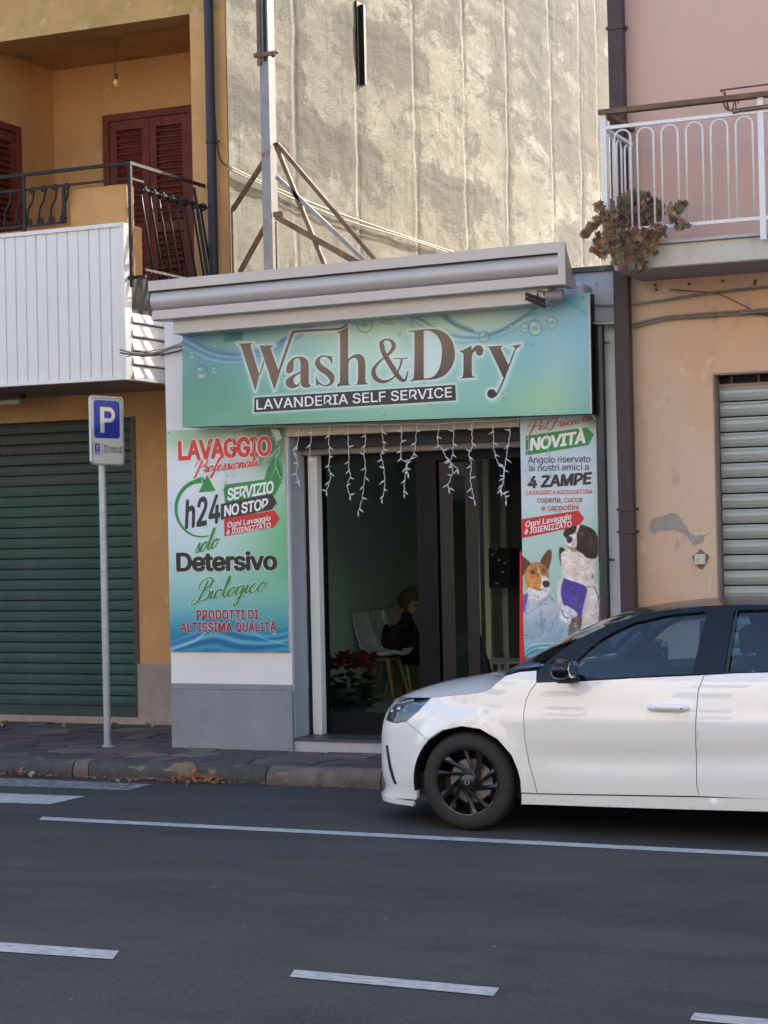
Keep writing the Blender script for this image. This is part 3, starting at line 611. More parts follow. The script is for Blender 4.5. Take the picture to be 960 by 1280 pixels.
for P in tr:
    pts = [at(x, y, 13.02+rr.uniform(-.05, .03)) for x, y in P]; C = catmull(pts, 6)
    C = [p+Vector((rr.uniform(-.008, .008), rr.uniform(-.01, .01), rr.uniform(-.008, .008))) for p in C]; stems.tube(C, .0045, 5)
    for p in C[2:]:
        if rr.random() < (.95 if len(P) > 2 else .5):
            for q in range(rr.choice((2, 3, 2))): rosette(rr.choice((b1, b2, b4, b3)), p+Vector((rr.uniform(-.03, .03), rr.uniform(-.03, .01), rr.uniform(-.03, .03))), rr.uniform(.018, .034), (rr.uniform(-.6, .6), -1, rr.uniform(-.5, .5)))
for b, m, nm in ((b1, mat('russet_succulent', (.22, .095, .05), .6, vs=15, var=.4), 'russet'), (b2, mat('orange_brown_succulent', (.34, .17, .09), .6, vs=15, var=.35), 'o'), (b3, mat('olive_succulent', (.15, .15, .07), .6, vs=15, var=.4), 'g'), (b4, mat('dark_brown_succulent', (.10, .05, .035), .6, vs=15, var=.4), 'd')):
    tag(b.build('foliage', m, pl), kind='stuff')
stems.build('stem', MAT['cable_grey'], pl)
# ------------------------------------------------------------------ shop
SX0, SX1, SY = -8.08, -4.215, 13.75
shop = empty('laundry_shop', (-6.2, SY, 0), 'low white laundry shop building squeezed between the ochre and the pink house', 'shop')
DX0, DX1 = -6.975, -5.012
M().box(SX0, DX0, SY, SY+.31, .6, 3.60).box(DX1, SX1, SY, SY+.31, .05, 3.60).box(DX0, DX1, SY, SY+.31, 2.735, 3.60).build('front_wall', MAT['white_plaster'], shop)
M().box(SX0, SX1-.0, SY-.004, SY+.31, 3.60, 3.735).box(onY(720, 340, SY)[0]-.05, SX1, SY-.006, SY+.0, onY(745, 404, SY)[2], 3.60).build('parapet', MAT['blue_plaster'], shop)
M().box(SX0-.0, DX0+.002, SY-.016, SY+.31, .1, .6).box(SX0, DX0+.002, SY-.016, SY+.001, .6, onY(290, 855, SY-.016)[2]).build('plinth', MAT['grey_plaster'], shop, bevel=.006)
M().box(SX0-.02, SX1, SY-.03, SY+.4, 3.737, 3.775).build('parapet_flashing', MAT['dark_concrete'], shop)
M().box(SX0, SX0+.12, SY+.32, 20.6, .05, 3.70).box(SX1-.12, SX1, SY+.32, 20.6, .05, 3.70).box(SX0+.12, SX1-.12, 20.45, 20.6, .05, 3.70).build('side_wall', MAT['white_plaster'], shop)
M().box(SX0, SX1, SY+.4, 27, 3.70, 3.74).build('roof', MAT['cement'], shop)
M().box(SX0+.12, SX1-.12, SY+.32, 20.45, .18, .22).build('interior_floor', mat('grey_tile_floor', (.70, .70, .68), .4), shop)
M().box(SX0+.12, SX1-.12, SY+.32, 20.45, 2.80, 2.84).build('interior_ceiling', MAT['white_plaster'], shop)
M().box(SX0+.12, SX0+.14, SY+.34, 20.45, .22, 2.80).build('interior_wall_lining', mat('pale_green_wall', (.60, .78, .68), .6, var=.12, vs=.9), shop)
M().box(SX0+.14, SX1-.14, 20.40, 20.44, .22, 2.80).build('interior_wall_lining', mat('grey_green_wall', (.66, .72, .66), .6), shop)
M().box(DX0-.002, DX1, SY-.02, SY+.02, 2.615, 2.733).build('lintel_beam', MAT['beige_beam'], shop, bevel=.006)
M().box(DX0, DX1, SY+.20, SY+.32, 2.47, 2.73).build('shutter_box', MAT['greybrown_box'], shop, bevel=.01)
M().box(DX0+.0, DX1, SY+.15, SY+.199, 2.52, 2.61).build('shutter_slot', MAT['awning_dark'], shop)
M().box(DX0, DX1, SY+.01, SY+.40, .10, .205).build('door_step', MAT['threshold'], shop, bevel=.006)
M().box(DX0-.0, DX1, SY+.0, SY+.42, .205, .226).build('door_sill', MAT['slate'], shop)
M().box(DX0+.001, DX0+.010, SY+.02, SY+.26, .227, 2.614).build('reveal_lining', mat('blue_grey_reveal_paint', (.40, .42, .47), .6, var=.05), shop)
jx0 = DX0+.010; jx1 = onY(403, 700, SY+.34)[0]
M().box(jx0+.03, jx1, SY+.27, SY+.36, .227, 2.50).build('door_jamb', MAT['white_plaster'], shop, bevel=.006)
M().box(jx0, jx0+.03, SY+.28, SY+.36, .227, 2.50).build('guide_slot', MAT['black'], shop)
GY = SY+.40
xa, xb, xc = onY(408, 700, GY)[0], onY(524, 700, GY)[0], onY(549, 700, GY)[0]
door = M().box(jx1-.02, xa, GY-.03, GY+.03, .226, 2.48).box(xb, xc, GY-.03, GY+.05, .226, 2.48).box(xa, xb, GY-.03, GY+.03, .226, .40).box(xa, xb, GY-.03, GY+.03, 2.40, 2.48).box(xc, DX1, GY-.03, GY+.03, 2.40, 2.48).box(DX1-.03, DX1, GY-.03, GY+.03, .226, 2.4).build('entrance_door', MAT['black_frame'], shop)
M().box(xa, xb, GY-.004, GY+.004, .40, 2.40).build('pane', glass_mat('dim_shop_glass', (.95, .98, .96), ior=1.056), door)
# folding leaf standing ajar
la = onY(551, 700, GY+.02); lb = onY(597, 700, GY+.10)
def leafbox(b, t0, t1, z0, z1, th=.02):
    A = Vector((la[0], GY+.02, 0)); B = Vector((lb[0], GY+.12, 0)); d = B-A; n = Vector((-d.y, d.x, 0)).normalized()*th
    p = A+d*t0; q = A+d*t1
    b.hexa([(*(p-n).xy, z0), (*(q-n).xy, z0), (*(q+n).xy, z0), (*(p+n).xy, z0), (*(p-n).xy, z1), (*(q-n).xy, z1), (*(q+n).xy, z1), (*(p+n).xy, z1)]); return b
b = M(); leafbox(b, 0, .36, .24, 2.39); leafbox(b, .68, 1, .24, 2.39); leafbox(b, .36, .68, .24, .42); leafbox(b, .36, .68, 2.27, 2.39)
lf = b.build('folding_leaf', MAT['bronze_frame'], door, bevel=.003)
leafbox(M(), .36, .68, .42, 2.27, .003).build('leaf_pane', glass_mat('leaf_glass', (.80, .88, .84), ior=1.16), door)
leafbox(M(), .30, .33, 1.28, 1.40, .026).build('handle', MAT['black'], door)
leafbox(M(), 1.04, 1.15, .24, 2.39, .02).build('folding_leaf', MAT['black_frame'], door)
# things inside
x0, x1 = onY(602, 700, 16.6)[0], onY(612, 700, 16.6)[0]; x2 = onY(643, 700, 16.9)[0]
M().box(x0-.1, x1, 16.6, 16.65, .22, 2.55).build('interior_pillar', mat('cream_pillar', (.75, .75, .55), .6), shop)
M().box(x1, x2, 16.9, 16.95, .22, 2.62).build('interior_partition', mat('grey_partition', (.50, .53, .50), .6), shop)
M().box(x2, -4.36, 16.7, 16.74, .22, 2.8).build('interior_partition', mat('dark_partition', (.02, .02, .022), .5), shop)
vp, vq = onY(611, 735, 16.5), onY(638, 685, 16.5)
vm = empty('payment_terminal', (vp[0], 16.5, vp[2]), 'black wall panel with tiny lights deep inside the shop', 'terminal')
M().box(vp[0], vq[0], 16.5, 16.6, vp[2], vq[2]).build('housing', MAT['black'], vm, bevel=.01)
for px, py in ((620, 683), (624, 697), (621, 726), (629, 712), (631, 701), (616, 690)):
    p = onY(px, py+3, 16.495); M().box(p[0]-.008, p[0]+.008, 16.488, 16.5, p[2]-.006, p[2]+.006).build('key', MAT['white_metal'], vm)
tb_ = onY(625, 825, 15.4); tt = empty('round_table', (tb_[0], 15.4, .22), 'small round pale table just inside the open door', 'table')
tz = tb_[2]
M().lathe([(0, tz-.02), (.24, tz-.02), (.25, tz-.01), (.25, tz), (0, tz)], (tb_[0], 15.4, 0), 2, 28).build('table_top', MAT['concrete_pale'], tt, smooth='auto')
M().tube([(tb_[0], 15.4, .24), (tb_[0], 15.4, tz-.02)], .03, 12).build('leg', MAT['galv'], tt); M().lathe([(0, .22), (.2, .22), (.2, .24), (0, .25)], (tb_[0], 15.4, 0), 2, 24).build('base', MAT['galv'], tt)
bs = onY(597, 790, 15.0); stand = tag(M().prism([(bs[0], .23), (bs[0]+.26, .23), (bs[0]+.02, bs[2]), (bs[0]-.02, bs[2])], 1, 14.95, 15.0).build('floor_sign', MAT['black'], None), 'black slanting floor board just inside the open door', 'floor sign')
wood = mat('beech_leg_wood', (.42, .26, .12), .5, var=.15, vs=12)
shellm = mat('white_plastic_shell', (.82, .86, .85), .35, var=.02)
def make_chair():
    ch = empty('shell_chair', (0, 0, .22)); seat = []
    prof = [(-.24, .86, .17), (-.225, .80, .20), (-.20, .70, .22), (-.165, .60, .225), (-.12, .50, .225), (-.06, .455, .23), (.04, .445, .235), (.14, .455, .23), (.22, .47, .20), (.245, .455, .16)]
    C = catmull([(p[0], p[2], p[1]) for p in prof], 3); n = 9; vs = []; fs = []
    for q in C:
        for k in range(n):
            u = -1+2*k/(n-1); lift = .035*u*u*u*u; vs.append((q[0]+lift*(1 if q[2] > .55 else .2), q[1]*u, q[2]+(lift if q[2] < .55 else 0)))
    for i in range(len(C)-1):
        for k in range(n-1): fs.append((i*n+k, i*n+k+1, (i+1)*n+k+1, (i+1)*n+k))
    b = M(); b.add(vs, fs); me = b.mesh('seat_shell', shellm, (0, 0, 0), True)
    bmx = bmesh.new(); bmx.from_mesh(me); bmesh.ops.solidify(bmx, geom=bmx.faces, thickness=.012); bmx.to_mesh(me); bmx.free(); me.shade_smooth()
    link('seat_shell', me, ch)
    cu = M(); cu.box(-.14, .19, -.17, .17, .462, .485); link('cushion', cu.mesh('cushion', shellm, bevel=.01), ch)
    M().box(-.11, .13, -.14, .14, .405, .425).build('seat_frame', wood, ch, local=True)
    for sx in (-1, 1):
        for sy in (-1, 1): M().tube([(sx*.11+.01, sy*.12, .43), (sx*.21+.01, sy*.20, 0)], [.02, .013], 8).build('leg', wood, ch, local=True)
    return ch
def copy_tree(o, parent=None):
    c = o.copy(); COL.objects.link(c); c.parent = parent
    for k in list(o.children): copy_tree(k, c)
    return c
ch = make_chair(); kids = [ch, copy_tree(ch)]
wx = SX0+.14
for c, pxb, lab in ((kids[0], 447, 'white shell chair with wooden legs beside the poinsettia, nearer the glass'), (kids[1], 484, 'white shell chair further back beside the seated person')):
    Xb = wx+.10; a_ = onX(pxb, 790, Xb); c.location = (Xb+.24, a_[1], .22); tag(c, lab, 'chair', 'white shell chairs along the shop wall')
# poinsettia
pz = onY(435, 820, 15.0); pot = empty('potted_poinsettia', (pz[0], 15.0, .22), 'red poinsettia in a dark pot behind the shop glass', 'plant')
M().lathe([(0, .22), (.13, .22), (.17, .50), (.19, .50), (.19, .53), (.15, .53)], (pz[0], 15.0, 0), 2, 20).build('pot', mat('dark_blue_pot', (.03, .035, .045), .4), pot, smooth='auto')
def leaves(n, cx, cy, cz, rx, rz, size, m, name, seed, up):
    q = random.Random(seed); b = M()
    for i in range(n):
        th = q.uniform(0, 6.28); t = q.random()**.5; c = Vector((cx+rx*t*math.cos(th), cy+rx*t*math.sin(th), cz+rz*q.uniform(-1, 1)))
        d = Vector((math.cos(th)*.8+q.uniform(-.5, .5), math.sin(th)*.8+q.uniform(-.5, .5), q.uniform(-.3, up))).normalized(); s = d.cross(Vector((0, 0, 1))).normalized(); nn = s.cross(d)
        L = size*q.uniform(.7, 1.2); w = L*.28
        b.add([c, c+d*L*.45+s*w+nn*.01, c+d*L, c+d*L*.45-s*w+nn*.01, c+d*L*.4-nn*.008], [(0, 1, 4), (1, 2, 4), (2, 3, 4), (3, 0, 4)])
    return tag(b.build(name, m, pot), kind='stuff')
zt = onY(435, 826, 15)[2]
leaves(170, pz[0], 15, zt-.26, .20, .13, .13, mat('dark_green_leaf', (.015, .035, .02), .5, var=.3, vs=15), 'green_leaves', 2, .3)
leaves(150, pz[0], 15, zt, .19, .05, .11, mat('crimson_bract', (.15, .006, .02), .6, var=.3, vs=15), 'red_bracts', 4, .35)
M().tube([(pz[0], 15, .5), (pz[0]+.01, 15, zt-.02)], .012, 6).build('stem', wood, pot)
# seated person (profile, facing right, head bowed)
hp = onY(506, 752, 1); Yp = -(wx+.38)/hp[0]*1.0
hx = wx+.42; hpt = onX(507, 752, hx); PY = hpt[1]; HZ = hpt[2]
per = empty('person', (wx+.28, PY, .22), 'seated person in a dark coat with short fair hair, head bowed, behind the shop glass', 'person')
coat = mat('black_quilted_coat', (.016, .018, .028), .85, var=.2, vs=14, bump=.2, bs=30, spec=.08); skinm = mat('skin', (.52, .30, .22), .55, var=.08, vs=20); hair = mat('short_fair_hair', (.12, .08, .05), .75, var=.35, vs=40, bump=.8, bs=120)
sx = .02; hz = HZ-.22-.11
B3 = M(); n_ = 20
for (z0, rx, ry, cx) in [()]*0: pass
rings = [(.42, .13, .18, .0), (.50, .15, .19, .0), (.62, .145, .175, .02), (.74, .145, .19, .05), (hz-.24, .135, .21, .075), (hz-.15, .105, .19, .095), (hz-.10, .075, .12, .11), (hz-.05, .058, .062, .125), (hz+.02, .056, .06, .14)]
vs = [(sx+cx+rx*math.cos(2*math.pi*k/n_), ry*math.sin(2*math.pi*k/n_), z) for z, rx, ry, cx in rings for k in range(n_)]
B3.add(vs, [(i*n_+k, i*n_+(k+1) % n_, (i+1)*n_+(k+1) % n_, (i+1)*n_+k) for i in range(len(rings)-1) for k in range(n_)]+[tuple(range(n_))[::-1], tuple((len(rings)-1)*n_+k for k in range(n_))])
for s_ in (-1, 1):
    B3.tube(catmull([(sx+.09, s_*.16, hz-.17), (sx+.10, s_*.215, hz-.25), (sx+.13, s_*.235, hz-.42)], 4), [.075]*4+[.068]*4+[.055], 12); B3.tube([(sx+.12, s_*.235, hz-.42), (sx+.27, s_*.16, hz-.455), (sx+.42, s_*.07, hz-.455)], [.055, .047, .036], 12)
    B3.tube([(sx+.02, s_*.095, .50), (sx+.24, s_*.11, .515), (sx+.45, s_*.12, .50)], [.10, .085, .068], 12); B3.tube([(sx+.45, s_*.12, .51), (sx+.45, s_*.12, .30), (sx+.43, s_*.12, .05)], [.066, .06, .05], 12)
me = B3.mesh('coat_and_body', coat); o = bpy.data.objects.new('t', me); COL.objects.link(o); rm = o.modifiers.new('r', 'REMESH'); rm.mode = 'VOXEL'; rm.voxel_size = .018; sm = o.modifiers.new('s', 'SMOOTH'); sm.factor = .6; sm.iterations = 6
dg = bpy.context.evaluated_depsgraph_get(); dg.update(); nm = bpy.data.meshes.new_from_object(o.evaluated_get(dg)); bpy.data.objects.remove(o); nm.materials.clear(); nm.materials.append(coat); nm.shade_smooth(); link('coat_and_body', nm, per)
HC = Vector((sx+.165, 0, hz+.10))
hb_ = M(); hb_.ball((0, 0, 0), .1, 24, 18, (.95, .76, 1.15))
vs = []
for x, y, z in hb_.v:
    if x > 0:   # face side: brow, nose, mouth, chin
        f = max(0, 1-abs(y)/.045)
        x += .022*math.exp(-((z+.012)/.022)**2)*max(0, 1-abs(y)/.018)+.006*math.exp(-((z-.03)/.012)**2)*f+.007*math.exp(-((z+.052)/.010)**2)*f+.014*math.exp(-((z+.088)/.018)**2)*f-.006*math.exp(-((z-.008)/.010)**2)*f
    else: x *= 1.08
    if z < -.05: x = x*.86+.012; y *= .8
    vs.append((x, y, z))
hb_.v = vs; hb_.ball((-.012, .072, -.010), .020, 10, 8, (.7, .35, 1.3)); hb_.ball((-.012, -.072, -.010), .020, 10, 8, (.7, .35, 1.3))
hb_.tube([(-.03, 0, -.05), (-.06, 0, -.14)], [.052, .056], 14)
rot = Matrix.Rotation(R(26), 3, 'Y')
hb_.v = [tuple(rot@Vector(v)+HC) for v in hb_.v]; hb_.build('head', skinm, per, smooth=True, local=True)
for s in (-1, 1):
    e_ = M(); e_.ball((.082, s*.032, .012), .011, 10, 8); e_.v = [tuple(rot@Vector(v)+HC) for v in e_.v]; e_.build('eye', MAT['black'], per, smooth=True, local=True)
hr = M(); hr.ball((-.014, 0, .022), .112, 32, 22, (1.0, .86, 1.1)); hv = []
for x, y, z in hr.v:
    v = Vector((x, y, z)); v *= 1+.10*noise.noise(v*38)+.05*noise.noise(v*90)
    if x > .045 and z < .055: v.x = .03; v.z *= .9; v.y *= .9
    hv.append(tuple(rot@v+HC))
hr.v = hv; hr.build('hair', hair, per, smooth=True, local=True)
for s in (-1, 1):
    hnd = M(); base = Vector((sx+.45, s*.05, hz-.455))
    hnd.ball(tuple(base+Vector((.035, 0, 0))), .038, 12, 8, (1.1, .75, .5))
    for k in range(4): hnd.tube([base+Vector((.06, s*(.022-.015*k), 0)), base+Vector((.095+.006*(k in (1, 2)), s*(.022-.016*k), -.008)), base+Vector((.11, s*(.022-.016*k), -.030))], [.009, .008, .006], 7)
    hnd.tube([base+Vector((.03, -s*.03, 0)), base+Vector((.06, -s*.045, .0)), base+Vector((.08, -s*.04, -.01))], [.011, .009, .007], 7)
    hnd.build('hand', skinm, per, smooth=True, local=True)
    M().ball((sx+.49, s*.13, .035), .05, 12, 8, (2.0, .9, .75)).build('shoe', MAT['black'], per, smooth=True, local=True)
    # third chair, half hidden behind the person
c3 = copy_tree(kids[0]); c3.location = (wx+.34, PY, .22); tag(c3, 'white shell chair the person in the dark coat sits on', 'chair', 'white shell chairs along the shop wall')
# ------------------------------------------------------------------ awning cassette
aw = empty('awning', (-6.2, 13.2, 3.5), 'closed grey aluminium awning cassette above the shop sign', 'awning')
AYf = 13.2
def awl(y, z): return (y, z)
P0 = onY(185, 352, AYf); P1 = onY(700, 302, AYf)
def sweep(name, prof, m, dx0=0, dx1=0, bevel=0, smooth=False):
    """prof (y,z) relative to the top front edge; the right end sits a little higher"""
    n = len(prof); vs = [(P0[0]+dx0, AYf+y, P0[2]+z) for y, z in prof]+[(P1[0]+dx1, AYf+y, P1[2]+z) for y, z in prof]
    b = M(); tri = tessellate_polygon([[Vector((y, z, 0)) for y, z in prof]])
    b.add(vs, [tuple(t) for t in tri]+[tuple(i+n for i in reversed(t)) for t in tri]+[(i, (i+1) % n, (i+1) % n+n, i+n) for i in range(n)])
    return b.build(name, m, aw, smooth='auto' if smooth else False, bevel=bevel)
sweep('cassette_top', [(0, 0), (0, -.075), (.03, -.085), (.076, -.085), (.004, .003)], MAT['awning'])
sweep('shadow_groove', [(.006, -.0755), (.006, -.082), (.074, -.09), (.074, -.0852)], MAT['awning_dark'])
sweep('rolled_front', [(.075+.078*math.cos(a)*.95, -.150+.078*math.sin(a)) for a in np.linspace(R(90), R(270), 14)]+[(.195, -.228), (.082, -.09)], MAT['awning'], .015, .004, smooth=True)
sweep('front_rail', [(.0, -.232), (.0, -.306), (.02, -.312), (.255, -.30), (.20, -.235)], MAT['awning'], .03, .03, bevel=.004)
sweep('lower_rail', [(.09, -.302), (.09, -.415), (.11, -.42), (.345, -.42), (.255, -.302)], MAT['awning'], .17, -.13)
M().prism([(AYf+y, P1[2]+z) for y, z in ((.002, .0), (.13, -.155), (.25, -.30), (.20, -.318), (.1, -.314), (.002, -.308))], 0, P1[0]-.02, P1[0]+.034).build('end_plate', MAT['awning'], aw)
M().tube([(P1[0]-.03, AYf+.13, P1[2]-.37), (P1[0]-.16, AYf+.11, P1[2]-.372)], .045, 18).build('roller_tube', MAT['steel_grey'], aw, smooth='auto')
M().box(P1[0]-.08, P1[0]+.06, SY-.22, SY, 3.44, 3.64).build('wall_bracket', MAT['blue_plaster'], aw, bevel=.03)
for i, (pp, qq) in enumerate([((228, 393), (245, 379)), ((244, 379), (246, 366))]):
    a_, c_ = onY(*pp, 13.38), onY(*qq, 13.38); M().bar(a_, c_, .03, .035, (0, 1, 0)).build('folding_arm', MAT['steel_grey'], aw)
# dark filigree bracket hanging on the right
hk = empty('ornate_bracket', tuple(onY(671, 368, 13.27)), 'small dark filigree metal bracket hanging under the awning at the right', 'bracket')
def kk(x, y): return tuple(onY(x, y, 13.27))
M().bar(kk(657, 373), kk(682, 384), .02, .014, (0, 1, 0)).build('bar', MAT['iron'], hk); M().bar(kk(657, 367), kk(681, 375), .02, .008, (0, 1, 0)).build('bar', MAT['iron'], hk)
M().tube([kk(672, 372), kk(672, 363), kk(680, 365), kk(680, 370)], .006, 6).build('hook', MAT['iron'], hk)
for i in range(7):
    x = 659+i*3.4; y = 369+i*1.35; b = M(); b.tube([kk(x+1.7*math.cos(t), y+2.6*math.sin(t)+1.5) for t in np.linspace(0, 6.28, 9)], .0045, 5); b.build('scroll', MAT['iron'], hk)
    M().tube([kk(x, y+1), kk(x, y-3.2)], .004, 5).build('spike', MAT['iron'], hk)
# ------------------------------------------------------------------ steel frame on the shop roof
fy = 14.6
fr = empty('roof_mast_frame', tuple(onY(337, 333, fy)), 'rusty braced steel mast standing on the shop roof', 'mast')
def fp(x, y, Y=fy): return Vector(onY(x, y, Y))
c0 = fp(338.5, 345); top = Vector((c0.x, fy, 7.2))
M().box(c0.x-.042, c0.x+.042, fy-.045, fy+.075, 3.74, 7.2).build('mast', MAT['steel_grey'], fr)
M().box(c0.x-.055, c0.x-.020, fy-.062, fy-.047, fp(334, 83).z, 7.1).build('inner_bar', MAT['rust'], fr); M().box(c0.x+.006, c0.x+.026, fy-.062, fy-.047, fp(334, 78).z, 7.1).build('inner_bar', MAT['iron'], fr)
z = fp(334, 70).z; M().box(c0.x-.085, c0.x+.115, fy-.07, fy-.05, z-.018, z+.018).build('clamp', MAT['rust'], fr); M().bar((c0.x+.07, fy-.03, z-.02), (c0.x+.12, fy-.03, z+.02), .03, .02).build('clamp_bolt', MAT['rust'], fr)
z = fp(350, 268).z; M().box(c0.x+.05, c0.x+.14, fy-.03, fy+.0, z-.02, z+.02).build('stub_bracket', MAT['rust'], fr)
for a, c, w, m in [((346, 179), (470, 326), .034, 'rust'), ((346, 221), (458, 328), .034, 'steel_grey'), ((346, 271), (450, 330), .05, 'rust'), ((344, 179), (407, 334), .034, 'rust')]:
    A, B = fp(*a), fp(*c, 14.6 if m != 'x' else 14.2); d = (B-A).normalized(); B = B+d*((3.74-B.z)/d.z if d.z < 0 else 0)
    M().bar(A, B, w, w, (0, 1, 0)).build('brace', MAT[m], fr)
W = onX(291, 262, XC+.05); M().bar(fp(333, 197), W, .034, .034).build('brace', MAT['rust'], fr)
W2 = onX(300, 340, XC+.3); M().bar(fp(333, 280), W2, .034, .034).build('brace', MAT['rust'], fr)
M().box(XC+.035, XC+.055, W[1]-.01, W[1]+.01, 3.74, W[2]).build('wall_rod', MAT['rust'], fr)
z0 = fp(352, 276).z; M().box(c0.x+.055, c0.x+.068, fy-.01, fy+.01, 3.74, z0).build('thin_rod', MAT['rust'], fr)
# ------------------------------------------------------------------ icicle lights
LYs = 13.62
il = empty('icicle_lights', (-6, LYs, 2.7), 'string of white icicle lights hanging under the shop sign and over both posters', 'fairy lights')
cb = [(222, 540), (236, 531), (250, 535), (262, 533), (280, 537), (296, 538), (318, 533), (345, 533), (375, 533), (420, 531), (470, 531), (510, 530), (545, 530), (590, 527), (622, 526), (648, 523), (680, 521), (701, 517), (704, 523), (700, 517), (742, 519)]
def lp(x, y, Y=LYs): return Vector(onY(x, y, Y))
M().tube(catmull([lp(x, y, LYs if 232 < x < 740 else 13.66) for x, y in cb], 5), .0045, 5).build('main_wire', MAT['lamp_white'], il, smooth=True)
ir = random.Random(11)
strands = [(372, 533, [(373, 548), (370, 562), (366, 563), (372, 578), (370, 592), (374, 602)]), (389, 532, [(389, 545), (387, 570), (391, 578), (391, 588), (389, 598)]),
 (412, 532, [(411, 550), (412, 570), (411, 584), (413, 597), (408, 614)]), (435, 531, [(435, 545), (436, 570), (436, 585), (438, 595), (434, 607), (438, 620)]),
 (456, 531, [(457, 550), (455, 565), (457, 588), (455, 603), (453, 622), (448, 640)]), (478, 530, [(478, 545), (480, 560), (476, 569), (479, 580), (481, 600), (480, 615), (477, 624)]),
 (501, 530, [(502, 545), (501, 562), (502, 574), (509, 580), (506, 600), (505, 617)]), (521, 529, [(520, 545), (518, 565), (512, 575), (508, 582), (510, 592)]),
 (549, 529, [(547, 552), (553, 562), (558, 572), (563, 578), (573, 587)]), (568, 528, [(567, 545), (566, 566), (563, 578), (566, 590), (560, 606), (562, 611)]),
 (590, 527, [(590, 543), (590, 560), (586, 568), (589, 580), (588, 598), (590, 612), (593, 626)]), (615, 526, [(617, 545), (617, 560), (622, 578), (628, 582), (630, 596), (626, 614)]),
 (638, 525, [(637, 545), (633, 570), (630, 590), (629, 603), (625, 614), (631, 618), (633, 626)]),
 (262, 533, [(262, 548), (263, 562), (258, 580), (252, 598)]), (290, 537, [(291, 555), (289, 575), (292, 590)]), (318, 533, [(320, 548), (316, 560), (322, 575)]), (280, 570, [(281, 590), (283, 600), (279, 612)]), (345, 533, [(342, 548), (350, 560), (344, 580), (352, 600), (356, 610)]),
 (659, 523, [(660, 540), (661, 555), (659, 575), (658, 588), (662, 597)]), (684, 521, [(683, 540), (685, 556), (684, 580), (687, 590)])]
for x, y, P in strands:
    Ys = LYs if 360 < x < 645 else 13.70
    C = catmull([lp(x, y, LYs)]+[lp(a, b, Ys) for a, b in P], 7)
    st = M(); C = [c+Vector((math.sin(i*1.7+x)*.0035, 0, 0)) for i, c in enumerate(C)]
    faint = not (360 < x < 645)
    st.tube(C, .0022 if faint else .0028, 5)
    for i in range(5, len(C), ir.choice((5, 6))):
        s = 1 if ir.random() < .5 else -1; L = ir.uniform(.035, .05)*(.6 if faint else 1)
        d = Vector((s*L*.85, ir.uniform(-.01, .01), ir.choice((-.4, .3, -.7))*L)); st.tube([C[i], C[i]+d*.3, C[i]+d], [.003, .0062, .0028], 5)
    st.tube([C[-1], C[-1]+Vector((0, 0, -.02)), C[-1]+Vector((.002, 0, -.04))], [.003, .006, .003], 5)
    st.build('light_strand', MAT['lamp_white'] if not faint else MAT['lamp_clear'] if 'lamp_clear' in MAT else MAT.setdefault('lamp_clear', mat('clear_light_string', (.62, .66, .64), .4)), il, smooth=True)
# ------------------------------------------------------------------ parking sign
PPY = 13.69; pp = onY(134.5, 932, PPY)
ps = empty('parking_sign', (pp[0], PPY, PZ), 'blue and white parking sign on a grey pole on the pavement', 'road sign')
tz1 = onY(131, 497, PPY)[2]; r_ = .030
M().tube([(pp[0], PPY, PZ), (pp[0], PPY, tz1-.02)], r_, 18).build('pole', MAT['galv'], ps, smooth='auto')
M().lathe([(r_, PZ), (r_+.035, PZ), (r_+.02, PZ+.018), (r_, PZ+.02)], (pp[0], PPY, 0), 2, 18).build('base_collar', MAT['cement'], ps)
ang = R(9.3); tdir = Vector((math.sin(ang), math.cos(ang), 0)); nrm = Vector((math.cos(ang), -math.sin(ang), 0))   # plate runs away from the road, faces right
zt_, zb_ = onY(131, 495.5, PPY)[2], onY(131, 581.5, PPY)[2]; zc_ = (zt_+zb_)/2; hh_ = (zt_-zb_)/2; hw_ = .20
PC = Vector((pp[0], PPY, zc_))+nrm*.045-tdir*.0
def pm(u, v, w=0): return PC+tdir*u+Vector((0, 0, v))+nrm*w
def rrect(hw, hh, r, cu=0, cv=0, n=6):
    out = []
    for sx, sy, a0 in ((1, 1, 0), (-1, 1, 90), (-1, -1, 180), (1, -1, 270)):
        for k in range(n+1): a = R(a0+90*k/n); out.append((cu+sx*(hw-r)+r*math.cos(a), cv+sy*(hh-r)+r*math.sin(a)))
    return out
def plate(name, pts, w0, w1, m, holes=None):
    n = len(pts); b = M(); b.add([pm(u, v, w0) for u, v in pts]+[pm(u, v, w1) for u, v in pts],
        [tuple(t) for t in tessellate_polygon([[Vector((u, v, 0)) for u, v in pts]])]+[tuple(i+n for i in t) for t in tessellate_polygon([[Vector((u, v, 0)) for u, v in pts]])]+[(i, (i+1) % n, (i+1) % n+n, i+n) for i in range(n)])
    return b.build(name, m, ps)
MAT['sign_white'] = mat('cream_reflective_sheet', (.66, .61, .53), .4, var=.04, stain=[((.62, .50, .42), 5, .6, .8, None)]); MAT['sign_blue'] = mat('blue_reflective_sheet', (.012, .028, .30), .35, var=.08)
MAT['ink'] = mat('black_print', (.012, .012, .014), .5)
plate('sign_plate', rrect(hw_, hh_, .035), 0, .018, MAT['galv']); plate('white_sheet', rrect(hw_-.008, hh_-.008, .03), .018, .0185, MAT['sign_white'])
